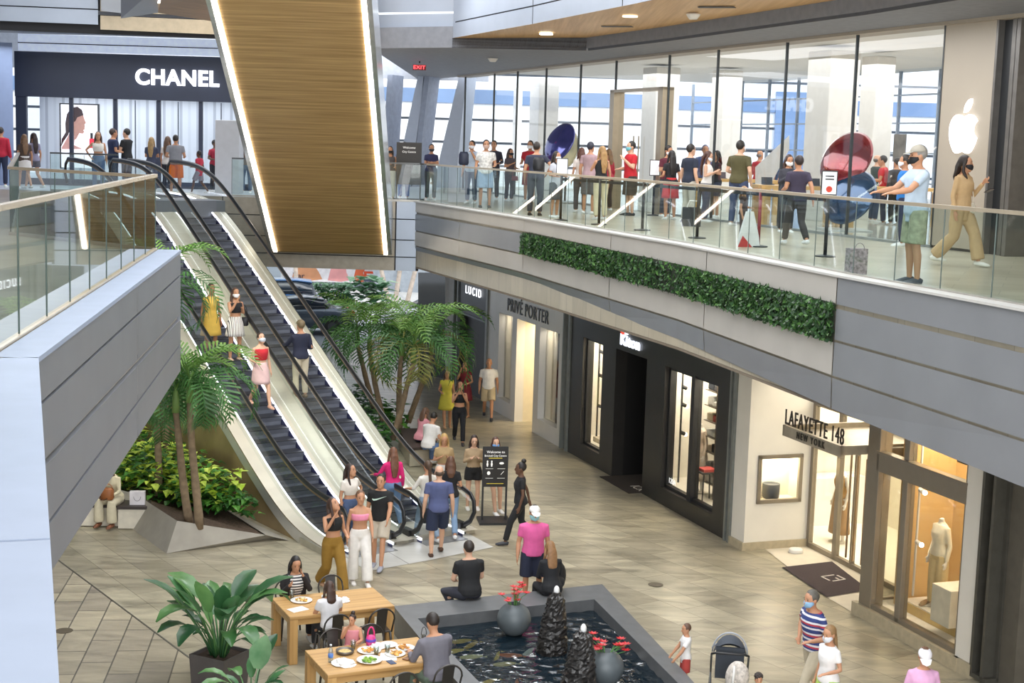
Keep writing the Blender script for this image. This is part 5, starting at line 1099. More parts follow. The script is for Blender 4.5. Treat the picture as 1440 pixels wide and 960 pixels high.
glass_cup(tl(T2, -.2, .33, ZT), 'clear glass beside the toddler at the front table'); glass_cup(tl(T2, .02, -.02, ZT), 'clear glass between the two heaped plates of the front table'); glass_cup(tl(T2, .2, .02, ZT), 'clear glass with straw by the folded napkin'); glass_cup(tl(T1, -.55, .36, ZT), 'clear glass on the rear table beside the woman')
def crumple(p, r, c, lab, cat='napkin', name='paper_napkin', seed=1, h=.5):
    rr = random.Random(seed); mb = MB(); n, m = 14, 8; rs = []
    for k in range(m+1):
        a = pi*.5*k/m; rs.append([(r*math.cos(a)*(1+rr.uniform(-.25, .25))*math.cos(2*pi*j/n), r*math.cos(a)*(1+rr.uniform(-.25, .25))*math.sin(2*pi*j/n), max(.002, r*h*math.sin(a)*(1+rr.uniform(-.3, .3)))) for j in range(n)])
    o = mb.rings(rs).obj(name, mat(c, .7), None, loc=p); return T(o, lab, cat)
crumple(tl(T2, -.52, -.2, ZT), .15, 'f2f1ee', 'crumpled white paper napkin at the left end of the front table', seed=2); crumple(tl(T1, .18, -.06, ZT), .08, 'f5f5f5', 'small crumpled white tissue on the rear table', seed=3, h=.9); crumple(tl(T2, .14, .3, ZT), .12, 'f0eeea', 'crumpled white napkin behind the noodles plate', seed=6)
crumple(tl(T1, .30, .74, .47), .17, 'cfd6da', 'clear plastic bag of things on the far metal chair', 'plastic bag', 'plastic_bag', 4, .8)
o = MB().box(-.14, .14, -.1, .1, 0, .006).obj('paper_napkin', M_china, None, loc=tl(T1, -.62, -.2, ZT), rot=TA+.3); T(o, 'flat white napkin at the left end of the rear table', 'napkin')
o = MB().box(-.12, .12, -.15, .15, 0, .006).obj('paper_napkin', M_china, None, loc=tl(T2, .16, -.14, ZT), rot=TA-.4); T(o, 'flat white napkin under the near plates of the front table', 'napkin')
o = MB().box(-.045, .045, -.08, .08, 0, .01).obj('mobile_phone', mat('3a4a6a', .2), None, loc=tl(T2, .12, -.36, ZT), rot=TA+.1); bevel(o, .004); T(o, 'dark blue phone lying on the front edge of the front table', 'phone')
o = MB().box(-.05, .05, -.09, .09, 0, .02).obj('leather_wallet', mat('7a5436', .6), None, loc=tl(T2, .40, -.3, ZT), rot=TA-1.0); bevel(o, .006); T(o, 'brown wallet on the table by the man in grey', 'wallet')
e = E('water_bottle', tl(T2, -.66, -.06, ZT), 0, 'clear plastic water bottle with blue label at the left end of the front table', 'bottle'); MB().lathe([(.01, 0), (.034, 0), (.036, .02), (.034, .09), (.036, .14), (.03, .18), (.014, .21), (.013, .235), (.005, .235)], n=16).obj('bottle_body', glass('dfeaf0', 1, .12), e, True); MB().lathe([(.0355, .07), (.037, .07), (.037, .12), (.0355, .12)], n=16).obj('bottle_label', mat('4a7ac8', .5), e, True); MB().lathe([(.005, .235), (.016, .235), (.016, .255), (.005, .255)], n=12).obj('cap', mat('e8eef4', .4), e, True)
e = E('toy_bag', tl(T2, .08, .38, ZT), TA, 'small pink and purple child bag with loop handle standing on the front table', 'bag'); MB().lathe([(.02, 0), (.06, 0), (.075, .06), (.06, .15), (.02, .16)], n=14).obj('bag_body', mat('d23a86', .5, 0, .35, 14), e, True); MB().tube([(.05*math.cos(a), 0, .15+.13*math.sin(a)) for a in [pi*i/8 for i in range(9)]], .012, 6).obj('handle', mat('e2307a', .5), e, True); MB().lathe([(.07, .07), (.078, .08), (.07, .11)], n=14).obj('band', mat('5a3ab0', .5), e, True)
e = E('bottle_holder', tl(T2, .86, .3, ZT), TA, 'small dark bottle with wire loop handle behind the man at the front table', 'bottle'); MB().lathe([(.01, 0), (.035, 0), (.035, .09), (.02, .11), (.01, .11)], n=12).obj('bottle_body', mat('4a4a44', .3), e, True); MB().tube([(.04*math.cos(a), 0, .1+.12*math.sin(a)) for a in [pi*i/8 for i in range(9)]], .006, 5).obj('handle', M_steel, e, True)
# ---------------------------------------------------------------- broad-leaved pot plants
def paddle(L, W, bend, seed):
    """stalk plus a paddle leaf, growing along +x/up"""
    mb = MB(); k = 9; pts = []; a = 1.35; x = z = 0
    for i in range(k+1):
        pts.append(Vector((x, 0, z))); x += L/k*math.cos(a); z += L/k*math.sin(a); a -= bend/k*(.4+1.4*i/k)
    mb.tube(pts[:6], [.014, .013, .012, .011, .010, .009], 5)
    rows_ = []; s0 = 5
    for i in range(s0, k+1):
        f = (i-s0)/(k-s0); w = W*math.sin(pi*min(.98, .08+f*.9))**.75*.5; d = (pts[min(i+1, k)]-pts[i-1]).normalized(); up = Vector((-d.z, 0, d.x))
        rows_.append([pts[i]+Vector((0, -w, 0))+up*w*.28, pts[i]+Vector((0, -w*.5, 0))+up*w*.1, pts[i], pts[i]+Vector((0, w*.5, 0))+up*w*.1, pts[i]+Vector((0, w, 0))+up*w*.28])
    vs = [p for r in rows_ for p in r]; fs = [(5*i+j, 5*i+j+1, 5*i+j+6, 5*i+j+5) for i in range(len(rows_)-1) for j in range(4)]
    mb.add(vs, fs); return mb
PM = [leafmat('2c5a34', '4f8050', .3, 2.2), leafmat('3d6f3c', '6a9a58', .3, 2.2), leafmat('21482c', '3c6a40', .3, 2.2)]
def bigplant(c, n, L, lab, seed, z0=.42):
    e = E('broadleaf_plant', (c[0], c[1], z0), 0, lab, 'plant'); rr = random.Random(seed)
    for i in range(n):
        l = L*rr.uniform(.55, 1.1); o = paddle(l, l*.19, rr.uniform(.5, 2.5), i).obj('leaf', PM[i % 3], e, True); a = i*2.4+rr.uniform(-.3, .3); q = rr.uniform(.02, .13); o.location = (q*math.cos(a), q*math.sin(a), 0); o.rotation_euler = (0, rr.uniform(-.1, .25), a)
    return e
def pot(c, a, l, w_, h, lab):
    e = E('square_planter', (c[0], c[1], 0), a, lab, 'planter'); mb = MB(); ro = [[(sx*l/2*s, sy*w_/2*s, z) for sx, sy in ((-1, -1), (1, -1), (1, 1), (-1, 1))] for s, z in ((.92, 0), (1, h), (.93, h), (.93, h-.06))]; mb.rings(ro); mb.obj('pot', mat('55504f', .55, .1), e); MB().box(-l*.46, l*.46, -w_*.46, w_*.46, h-.1, h-.05).obj('soil', mat('3a2c22', .95, 0, .3, 20), e)
p1 = G(309, 916, .5); pot(p1, TA-.9, .62, .62, .5, 'square dark planter holding the larger broad-leaved plant'); bigplant(p1, 44, 1.5, 'larger broad-leaved plant in the square dark planter left of the tables', 3)
p2 = G(352, 992, .5); pot(p2, TA-.9, .6, .6, .5, 'square dark planter at the very bottom holding the smaller plant'); bigplant(p2, 12, 1.05, 'smaller broad-leaved plant at the bottom edge with one tall upright leaf', 9)
o = paddle(1.0, .34, .25, 77).obj('leaf', leafmat('4a7a50', '86ac80', .3, 2.2), bpy.data.objects['broadleaf_plant.007'] if 'broadleaf_plant.007' in bpy.data.objects else None, True); o.rotation_euler = (0, .1, 1.2)
for ob_ in [x for x in bpy.data.objects if x.name.startswith('broadleaf_plant') and x.get('label', '').startswith('smaller')]: o.parent = ob_
# a small easel-like wooden stand behind the big plant
# ---------------------------------------------------------------- notice stand
def notice(loc, rz, W, H, zb, lab, lines, base=True, frame_m=M_black, face='1a1715', sc_=1.0):
    e = E('notice_stand', loc, rz, lab, 'sign'); 
    if base: MB().box(-W*.62, W*.62, -.3, .3, 0, .05).obj('base', M_black, e)
    for x in (-W/2+.02, W/2-.02): MB().box(x-.02, x+.02, -.02, .02, .0, zb+H).obj('post', M_black, e)
    MB().box(-W/2, W/2, -.03, .02, zb, zb+H).obj('board', frame_m, e); MB().box(-W/2+.03, W/2-.03, -.036, -.03, zb+.03, zb+H-.03).obj('face', mat(face, .5), e)
    for s, size, x, z, c in lines: text('lettering', s, size, mat(c, .6, emit=.3), e, upright((x, -.04, z), (1, 0, 0)), .001)
    return e
p = G(694, 735, 0)
nb = notice((p.x, p.y+.1, 0), math.radians(8), .54, .86, .76, 'black welcome notice on a two-post stand beside the escalator foot', [('Welcome to', .075, 0, 1.51, 'f4f2ee'), ('Brickell City Centre', .057, 0, 1.43, 'f4f2ee')])
for x_ in (-.125, .125):
    for z_ in (1.16, .955): MB().box(x_-.08, x_+.08, -.042, -.038, z_-.012, z_).obj('caption_line', mat('c8c6c0', .6), nb)
nb_w = mat('f2efe8', .6, emit=.3)
def icon(name, fn): mb = MB(); fn(mb); mb.obj(name, nb_w, nb)
for x in (-.17, -.08): icon('person_icon', lambda m: m.rings([[(x+a*math.cos(2*pi*j/10), -.042+.004*math.sin(2*pi*j/10), z) for j in range(10)] for a, z in ((.012, 1.2), (.02, 1.26), (.008, 1.285), (.016, 1.30), (.014, 1.32), (.004, 1.33))]))
icon('mask_icon', lambda m: m.ball((.13, -.042, 1.27), (.05, .004, .025), 10, 6)); icon('hand_icon', lambda m: m.ball((-.14, -.042, 1.06), (.035, .004, .04), 8, 6)); icon('bottle_icon', lambda m: m.bar((.12, -.042, 1.03), (.18, -.042, 1.1), .02, .006))
MB().box(-.14, .14, -.042, -.038, 1.375, 1.385).obj('yellow_rule', mat('d8c23a', .6, emit=.4), nb); MB().box(-.18, .18, -.042, -.038, .83, .838).obj('yellow_rule', mat('d8c23a', .6, emit=.4), nb)
p = Vector((-3.1, 42.6, L2)); notice((p.x, p.y, L2), .05, .72, 1.2, .45, 'black notice board standing on the far walkway beside the timber underside', [('Welcome', .09, 0, 1.5, 'f4f2ee'), ('City Centre', .08, 0, 1.38, 'f4f2ee')])
# ---------------------------------------------------------------- things on the glass-shop side
def stanchion(px, py, lab, sign=None, h=1.0, c=M_black):
    p = G(px, py, L2); e = E('queue_post', p, 0, lab, 'queue post'); MB().lathe([(.02, 0), (.17, 0), (.17, .02), (.06, .035), (.02, .035)], n=20).obj('base', M_black, e); MB().tube([(0, 0, .03), (0, 0, h)], .03, 10).obj('pole', c, e, True)
    if sign:
        MB().box(-.13, .13, -.02, .02, h+.0, h+.4).obj('sign_frame', M_black, e); MB().box(-.115, .115, -.025, -.02, h+.02, h+.38).obj('sign_sheet', mat('f3f3f6', .6, emit=.15), e)
        if sign == 2: [MB().box(-.07, .07, -.03, -.025, h+z_, h+z_+.02).obj('caption_line', M_black, e) for z_ in (.25, .3)]; MB().lathe([(.035, 0), (.05, 0), (.05, .003), (.035, .003)], n=18).obj('red_ring', mat('d8402a', .6), e, loc=(0, -.026, h+.1), rot=(pi/2, 0, 0))
    return p
sp_ = [stanchion(788, 310, 'black queue post with a white sheet at the left of the queue', 1), stanchion(842, 316, 'plain black queue post in front of the couple with pale trousers'), stanchion(918, 303, 'black queue post with a white sheet beside the man in the red polo shirt', 1), stanchion(903, 324, 'plain black queue post nearest the bronze doorway'), stanchion(980, 335, 'plain black queue post before the woman looking at her phone'), stanchion(1066, 347, 'queue post with dark red pole behind the child', c=mat('8a2228', .4)), stanchion(1160, 361, 'black queue post with a white notice bearing a red ring', 2)]
def belt(a, b):
    e = MB().bar(a+Vector((0, 0, .93)), b+Vector((0, 0, .93)), .012, .06); o = e.obj('queue_belt', M_black); T(o, 'black retractable belt stretched between two queue posts', 'queue belt', 'queue belts along the walkway')
for a, b in ((0, 1), (1, 3), (3, 4), (4, 5), (5, 6)): belt(sp_[a], sp_[b])
def disc(px, py, Y, r, az, tilt, c1, lab, up_=False):
    p = D(px, py, Y); e = E('display_disc', p, 0, lab, 'display'); mb = MB(); prof = [(.01, -.10), (r*.6, -.085), (r*.92, -.03), (r, 0), (r*.92, .03), (r*.6, .075), (.01, .09)]; o = mb.lathe(prof, n=40).obj('disc_body', mat(c1, .12, .55, .3, 1.6, coat=.8), e, True); o.matrix_local = Matrix.Rotation(tilt, 4, 'Y') @ Matrix.Rotation(az, 4, 'Z') @ Matrix.Rotation(pi/2, 4, 'X')
    MB().tube([(0, .12, -.2), (0, .12, L2-p.z+.04)], .03, 8).obj('stand', M_steel, e); MB().box(-.5, .5, -.2, .4, L2-p.z+.015, L2-p.z+.04).obj('stand_base', mat('cfd2d2', .3), e); return e
disc(1190, 224, 33.0, .68, -.95, .55, '7d1018', 'large tilted glossy red disc display behind the shop glass')
disc(1195, 277, 32.4, .66, -.95, .6, '1f4268', 'large tilted glossy blue disc display just below the red disc')
disc(787, 200, 44.0, .62, -.95, .5, '4a4c98', 'large tilted purple-blue disc display at the far end of the shop glass'); disc(797, 208, 44.6, .6, .9, .1, 'a8a07a', 'large tilted olive-gold disc display leaning behind the purple one')
M_ply = wood('c89a56', 'e0b878', 0, 7, .4)
def shop_table(px, py, l, lab, ang=None, n_dev=4):
    p = G(px, py, L2+.92); a = AANG if ang is None else ang; e = E('display_table', (p.x, p.y, L2+.012), a, lab, 'table'); MB().box(-l/2, l/2, -.5, .5, .84, .92).obj('table_top', M_ply, e)
    for sx in (-1, 1):
        for sy in (-1, 1): MB().box(-.07, .07, -.07, .07, 0, .84).obj('leg', M_ply, e, loc=(sx*(l/2-.1), sy*.4, 0))
    rr = random.Random(px)
    for i in range(n_dev):
        q = Vector((-l/2+l*(i+.5)/n_dev, rr.uniform(-.25, .25), 0)); wv = Vector((p.x+math.cos(a)*q.x-math.sin(a)*q.y, p.y+math.sin(a)*q.x+math.cos(a)*q.y, L2+.935)); o = MB().box(-.13, .13, -.09, .09, 0, .012).add([(-.13, .09, .0), (.13, .09, .0), (.13, .13, .17), (-.13, .13, .17)], [(0, 1, 2, 3)]).obj('laptop', mat('3a4048', .3), None, loc=wv, rot=a); T(o, 'open laptop shown on a pale timber shop table', 'laptop', 'laptops on the shop tables')
shop_table(1240, 263, 2.6, 'pale timber display table beside the blue-shirted man', math.radians(5)); shop_table(1130, 262, 2.2, 'pale timber display table behind the disc displays', math.radians(5)); shop_table(1030, 252, 2.4, 'pale timber display table behind the man in olive', math.radians(5))
o = MB().box(-.25, .25, -.02, .02, -.35, .35).obj('wall_picture', mat('6a6660', .5, 0, .4, 3), None, loc=D(1265, 208, 38), rot=AANG); T(o, 'small grey picture on the pale shop wall', 'picture')
p = G(1203, 385, L2); e = E('shopping_bag', p, .2, 'patterned pinkish-grey paper bag standing at the glass edge', 'shopping bag'); MB().box(-.13, .13, -.09, .09, 0, .36).obj('bag_body', mat('a8949a', .7, 0, .6, 26), e); MB().tube([(.07*math.cos(a), -.09, .36+.08*math.sin(a)) for a in [pi*i/8 for i in range(9)]], .005, 5).obj('handle', mat('8a7a80', .7), e)
p = G(972, 318, L2); e = E('shopping_bag', p, -.2, 'black rectangular carrier bag with curved white handle at the queue', 'shopping bag'); o = MB().box(-.2, .2, -.1, .1, 0, .42).obj('bag_body', mat('1c1d20', .6), e); MB().tube([(-.1, -.1, .42), (-.05, -.1, .56), (.12, -.1, .56), (.2, -.1, .4)], .014, 6).obj('handle', M_white, e)
p = G(1052, 347, L2); e = E('shopping_bag', p, .1, 'white carrier bag with red corner held by the child', 'shopping bag'); MB().rings([[(sx*a, sy*.05, z) for sx, sy in ((-1, -1), (1, -1), (1, 1), (-1, 1))] for a, z in ((.2, 0), (.17, .2), (.06, .62))]).obj('bag_body', mat('e8e6e6', .6), e); MB().add([(-.2, -.056, 0), (.06, -.056, 0), (-.12, -.056, .2)], [(0, 1, 2)]).obj('red_corner', mat('c8342e', .6), e)
# ---------------------------------------------------------------- pushchair
p = G(1026, 893, 1.0); sx_ = E('pushchair', (p.x, p.y-.1, 0), math.radians(-8), 'dark grey pushchair with folded hood and a pale cloth bag on it, beside the pool', 'pushchair')
def hoop(y, z, r, rz_, t, m, name): MB().tube([(r*math.cos(a), y, z+rz_*math.sin(a)) for a in [pi*i/12 for i in range(13)]], t, 7).obj(name, m, sx_, True)
M_pf = mat('3d434d', .8); M_pl = mat('aab0bb', .6)
mb = MB(); rs = []
for k in range(9):
    b = pi*.08+pi*.62*k/8; rs.append([(.24*math.cos(a), -.05+.3*math.cos(b)*math.sin(max(a, .001))*1.0, .72+.33*math.sin(b)*math.sin(a)) for a in [pi*i/12 for i in range(13)]])
mb.add([v for r in rs for v in r], [(13*i+j, 13*i+j+1, 13*i+j+14, 13*i+j+13) for i in range(8) for j in range(12)]); mb.obj('hood', M_pf, sx_, True)
hoop(.25, .74, .25, .1, .015, M_pl, 'hood_hoop'); hoop(.1, .74, .25, .3, .012, M_pl, 'hood_hoop')
MB().add([(-.2, -.12, .45), (.2, -.12, .45), (.2, -.3, .95), (-.2, -.3, .95), (-.2, -.08, .45), (.2, -.08, .45), (.2, -.26, .95), (-.2, -.26, .95)], [(0, 1, 2, 3), (7, 6, 5, 4), (0, 3, 7, 4), (1, 5, 6, 2)]).obj('backrest', M_pf, sx_); MB().box(-.2, .2, -.1, .3, .42, .47).obj('seat', M_pf, sx_)
for x in (-.26, .26):
    MB().tube([(x, .42, .12), (x, .0, .5), (x, -.40, .88)], .015, 7).obj('frame_tube', M_steel, sx_, True); MB().tube([(x, -.35, .12), (x, .05, .5)], .013, 7).obj('frame_tube', M_steel, sx_, True)
    for y in (-.35, .42): MB().rings([[(xx, r*math.cos(2*pi*j/18), r*math.sin(2*pi*j/18)) for j in range(18)] for r, xx in ((.07, -.02), (.12, -.02), (.12, .02), (.07, .02))]).obj('wheel', M_rubber, sx_, loc=(x, y, .12))
MB().tube([(-.26, -.40, .88), (-.2, -.44, .91), (.2, -.44, .91), (.26, -.40, .88)], .018, 7).obj('push_bar', M_black, sx_, True)
cb_ = E('cloth_bag', (p.x+.03, p.y-.68, .62), 0, 'pale patterned cloth backpack hung on the pushchair bar', 'bag'); mb = MB(); mb.ball((0, 0, .0), (.17, .12, .24), 14, 10); mb.obj('bag_body', mat('cfc6bc', .8, 0, .35, 22), cb_, True); MB().tube([(-.06, -.1, .2), (-.08, -.14, .0), (-.07, -.1, -.2)], .018, 6).obj('strap', M_white, cb_, True); MB().ball((0, -.08, -.12), (.14, .08, .1), 12, 8).obj('pocket', mat('9a8e84', .8), cb_, True)
# drain covers
for x, y in ((90, 887), (922, 822)): o = MB().lathe([(.01, .004), (.14, .004), (.14, .008), (.01, .008)], n=16).obj('floor_drain', mat('5a5040', .6), None, loc=G(x, y, .004)); T(o, 'small round drain cover in the paving '+('below the left bridge' if x < 500 else 'right of the pool'), 'drain')
# ================================================================ people
def P_(v):
    w = Vector(v)-Vector((0, 0, CZ)); d = w.dot(_f); return (720+FPX*w.dot(_R)/d, 480-FPX*w.dot(_U)/d)
ARM = {'down': ((.06, -.03, -.29), (.08, .04, -.54)), 'bent': ((.07, -.03, -.27), (.03, .20, -.30)), 'phone': ((.06, .0, -.27), (-.08, .22, -.14)), 'rail': ((.05, .20, -.20), (.03, .42, -.24)),
       'hip': ((.20, -.06, -.20), (.06, .06, -.40)), 'cross': ((.05, .08, -.27), (-.22, .20, -.20)), 'face': ((.04, .16, -.21), (-.11, .22, .08)), 'pocket': ((.10, -.07, -.27), (.06, .04, -.46)),
       'fwd': ((.03, .14, -.25), (.02, .28, -.43)), 'back': ((.05, -.14, -.25), (.06, -.20, -.49)), 'lap': ((.05, .06, -.27), (-.07, .27, -.36)), 'hug': ((.04, .16, -.22), (-.14, .36, -.14)), 'prop': ((.06, -.08, -.28), (.10, -.12, -.54)), 'cup': ((.06, .06, -.27), (-.02, .27, -.06)), 'table': ((.07, .10, -.26), (-.02, .33, -.26)), 'out': ((.12, .1, -.24), (.16, .33, -.28))}
LEG = {'stand': ((.015, .015, -.42), (.02, -.02, -.83)), 'wide': ((.05, .02, -.42), (.08, -.02, -.83)), 'front': ((.0, .20, -.38), (.0, .30, -.80)), 'rear': ((.0, -.04, -.42), (.0, -.36, -.755)), 'sit': ((.05, .41, -.01), (.05, .40, -.43)), 'sitc': ((.22, .34, -.03), (.02, .22, -.38)), 'lift': ((.0, .26, -.33), (.0, .14, -.70)), 'easy': ((.03, .07, -.42), (.04, .02, -.82)), 'kid': ((.03, .3, .0), (.03, .32, -.26))}
TORSO_M = [(.85, .09, .09, -.01), (.90, .155, .115, -.012), (.97, .165, .115, -.012), (1.06, .150, .105, 0), (1.14, .148, .103, .005), (1.24, .163, .112, .005), (1.34, .178, .115, .0), (1.40, .175, .102, -.008), (1.445, .125, .078, -.012), (1.475, .075, .064, -.01)]
TORSO_F = [(.85, .09, .09, -.015), (.90, .162, .118, -.02), (.97, .168, .115, -.016), (1.06, .132, .095, 0), (1.13, .122, .088, .004), (1.23, .140, .105, .018), (1.31, .150, .108, .016), (1.39, .150, .088, -.004), (1.44, .108, .068, -.01), (1.475, .062, .056, -.01)]
def oring(c, a, b, n=14, M=None): return [Vector((c[0]+a*math.cos(2*pi*j/n), c[1]+b*math.sin(2*pi*j/n), c[2])) for j in range(n)]
def remesh(o, v, smooth=2):
    m = o.modifiers.new('one_surface', 'REMESH'); m.mode = 'VOXEL'; m.voxel_size = v; m.use_smooth_shade = True
    if smooth: s = o.modifiers.new('soften', 'SMOOTH'); s.factor = .5; s.iterations = smooth
    return o
SKIN = {'l': 'd8a98c', 'm': 'c08a68', 't': 'a8734f', 'd': '5c3d2b', 'w': 'e6dfd2', 'p': 'e0b49c'}
def person(label, at, H=1.70, rz=pi, sex='f', skin='m', top=('tee', 'ffffff'), bottom=('pants', '333344'), hair=('short', '1f1815'), arms=('down', 'down'), legs=('stand', 'stand'), shoes='eeeeee', lean=0.0, head=(0, 0), mask=None, cap=None, seat=None, group=None, z=0.0, extra=(), vox=.015, scale=1.0, face=None, cat='person', name='person', nohead=False, wide=1.0):
    k = H/1.75
    if at[0] == 'h':                                  # by the top of the head in plan survey
        zt = z+H if seat is None else seat+.09*k+(1.75-.90)*k
        loc = G(at[1], at[2], zt); loc.z = z
    elif at[0] == 'f': loc = G(at[1], at[2], z)
    elif at[0] == 'L':                                # upper floor: head pixel and depth give the height
        q = D(at[1], at[2], at[3]); H = min(1.95, max(.8, q.z-L2)); k = H/1.75; loc = Vector((q.x, q.y, L2)); z = L2
    elif at[0] == 'e':                                # riding an escalator
        best = None
        for i in range(160):
            t = .4+i*.08; q = G(at[1], at[2], step_z(t)+.03+H); d = Vector((q.x, q.y, 0))-EO; er = abs(d.dot(EU)-t)
            if 0 < d.dot(EW) < 3 and (best is None or er < best[0]): best = (er, t, q.copy())
        er, t, q = best
        loc = Vector((q.x, q.y, step_z(max(.6, t))+.03))
    else: loc = Vector(at[1])
    dz = 0.0 if seat is None else (seat+.09*k-.90*k)-(0 if at[0] != 'w' else 0)
    R3 = Matrix.Rotation(-lean, 4, 'X'); hip = Vector((0, 0, .92))
    def up_(v): v = Vector(v); return (R3 @ (v-hip)+hip) if v.z > .9 else v
    fin = lambda v: (v.x*k, v.y*k, v.z*k+dz)
    wide = wide*1.07
    TOR = [(a, b*wide, c*wide, d) for a, b, c, d in (TORSO_M if sex != 'f' else TORSO_F)]
    sw = (.172 if sex != 'f' else .150)*wide; sz = 1.395
    hb_ = SKIN.get(skin, skin); M_skin = mat(hb_, .55, 0, .04, 8)
    voxs = max(vox, .012)*k if k < .8 else vox
    Hm = up_((0, .012, 1.625)); RH = R3 @ Matrix.Rotation(head[0], 4, 'Z') @ Matrix.Rotation(head[1], 4, 'X')
    hd = lambda v: Hm+(RH.to_3x3() @ (Vector(v)*1.09))
    # joints
    J = []
    for i, s in enumerate((-1, 1)):
        A = ARM[arms[i]] if isinstance(arms[i], str) else arms[i]; sh = Vector((s*sw, -.01, sz)); shr = up_(sh)
        el = shr+R3.to_3x3() @ Vector((A[0][0]*s, A[0][1], A[0][2])) if seat is None and lean < .5 else shr+Vector((A[0][0]*s, A[0][1], A[0][2])); wr = el+(shr+Vector((A[1][0]*s, A[1][1], A[1][2]))-(shr+Vector((A[0][0]*s, A[0][1], A[0][2]))))
        B = LEG[legs[i]]; hp = Vector((s*.09*wide, -.01, .90)); kn = hp+Vector((B[0][0]*s, B[0][1], B[0][2])); an = hp+Vector((B[1][0]*s, B[1][1], B[1][2]))
        J.append((shr, el, wr, hp, kn, an, s))
    # --- body
    mb = MB(); F = lambda pts: [fin(Vector(p)) for p in pts]
    def tube(m_, pts, r, n=9, flat=1.0, up=None): m_.tube(F(pts), [q*k if not isinstance(q, tuple) else (q[0]*k, q[1]*k) for q in r], n, flat=flat, up=up)
    def torso(m_, z0, z1, grow, flare=0.0, drop=0.0):
        rs = []; lv = [z_ for z_, *_x in TOR if z0 < z_ < z1]; 
        def at_(zq):
            for a, b in zip(TOR, TOR[1:]):
                if a[0] <= zq <= b[0]: f = (zq-a[0])/(b[0]-a[0]); return [lerp(a[i], b[i], f) for i in range(4)]
            return list(TOR[0] if zq < TOR[0][0] else TOR[-1])
        for zq in [z0]+lv+[z1]:
            q = at_(zq); g = grow+flare*max(0, 1.1-zq); rs.append([Vector(fin(up_(v))) for v in oring((0, q[3], zq), q[1]+g, q[2]+g)])
        m_.rings(rs)
    torso(mb, .85, 1.475, 0)
    if not nohead:
        tube(mb, [up_((0, -.015, 1.45)), up_((0, 0, 1.53)), hd((0, -.015, -.03))], [.058, .053, .055])
        rs = []
        for zz, a, b, c in ((-.118, .02, .022, .055), (-.105, .040, .045, .045), (-.075, .056, .072, .022), (-.03, .066, .090, .004), (.02, .073, .098, -.004), (.06, .072, .095, -.008), (.095, .054, .072, -.012), (.115, .02, .028, -.015)): rs.append([Vector(fin(hd(v))) for v in oring((0, c, zz), a, b, 12)])
        mb.rings(rs); tube(mb, [hd((0, .085, .022)), hd((0, .105, -.012)), hd((0, .112, -.03)), hd((0, .088, -.04))], [.008, .013, .016, .010], 7)
        for s in (-1, 1): mb.ball(fin(hd((s*.074, -.012, -.008))), (.014*k, .020*k, .032*k), 7, 5)
    else: tube(mb, [up_((0, -.015, 1.45)), up_((0, 0, 1.55))], [.058, .045])
    leg_in = bottom and bottom[0] in ('pants', 'wide', 'jeans')
    for shr, el, wr, hp, kn, an, s in J:
        tube(mb, [shr+Vector((-s*.05, 0, -.01)), shr, shr.lerp(el, .5), el, el.lerp(wr, .3), wr], [.052, .056, .050, .042, .044, .029] if sex != 'f' else [.045, .046, .042, .034, .036, .025])
        d = (wr-el).normalized(); side = Vector((s, 0, 0))-d*d.x*s; side = side.normalized() if side.length > .2 else Vector((0, 1, 0)); nn_ = d.cross(side).normalized()
        if nn_.y < 0 and abs(d.z) < .7: nn_ = -nn_
        th = Vector((0, 1, 0)); th = (th-d*th.dot(d)); th = th.normalized() if th.length > .3 else Vector((-s, 0, 0)); pn = d.cross(th).normalized()
        tube(mb, [wr-d*.01, wr+d*.045, wr+d*.09], [(.02, .028), (.018, .038), (.013, .036)], 8, up=th)
        for q, (o_, l_) in enumerate(((.028, .062), (.010, .074), (-.009, .068), (-.027, .052))):
            b0 = wr+d*.085+th*o_; tube(mb, [b0, b0+d*l_*.5+pn*(-s)*.006, b0+d*l_*.82-pn*s*.022], [.0092, .009, .007], 6)
        b0 = wr+d*.03+th*.03; tube(mb, [b0, b0+d*.03+th*.028, b0+d*.06+th*.034], [.011, .010, .008], 6)
        tube(mb, [hp+Vector((-s*.0, 0, .04)), hp, hp.lerp(kn, .5), kn, kn.lerp(an, .3)+Vector((0, -.012, 0)), an], [.088, .088, .072, .054, .055, .036] if wide >= 1 else [.078, .076, .062, .05, .048, .034])
        fw = Vector((0, 1, 0)); dn = -.055
        tube(mb, [an+Vector((0, -.055, dn+.01)), an+Vector((0, -.02, dn+.018)), an+fw*.08+Vector((0, 0, dn)), an+fw*.17+Vector((0, 0, dn-.008)), an+fw*.19+Vector((0, 0, dn-.008))], [(.03, .028), (.034, .04), (.042, .028), (.040, .016), (.02, .012)], 9, up=(0, 0, 1)); tube(mb, [an, an+Vector((0, -.01, -.05))], [.036, .036])
    o = mb.obj(name, M_skin, None, loc=loc, rot=rz); remesh(o, voxs, 2); T(o, label, cat, group)
    if scale != 1: o.scale = (scale,)*3
    def part(nm, m_, mt, v=None, sm=2):
        c = m_.obj(nm, mt, o, True)
        if v: remesh(c, v*(k if k < .8 else 1), sm)
        return c
    # --- face
    facing = abs(((rz+head[0]-pi+pi) % (2*pi))-pi) < 1.75
    if not nohead and (facing if face is None else face):
        for s in (-1, 1): m_ = MB(); m_.ball(fin(hd((s*.030, .082, .012))), (.012*k, .008*k, .007*k), 8, 6); part('eye', m_, mat('1c1512', .25)); m_ = MB(); tube(m_, [hd((s*.018, .089, .034)), hd((s*.032, .089, .039)), hd((s*.046, .080, .033))], [.003, .004, .003], 5); part('eyebrow', m_, mat(hair[1] if hair else '3a2a22', .8))
        if not mask: m_ = MB(); m_.ball(fin(hd((0, .084, -.062))), (.024*k, .010*k, .008*k), 8, 6); part('mouth', m_, mat('a5564c', .5))
    # --- clothes
    def cm(c): return c if not isinstance(c, str) else mat(c, .85, 0, .07, 9, .15)
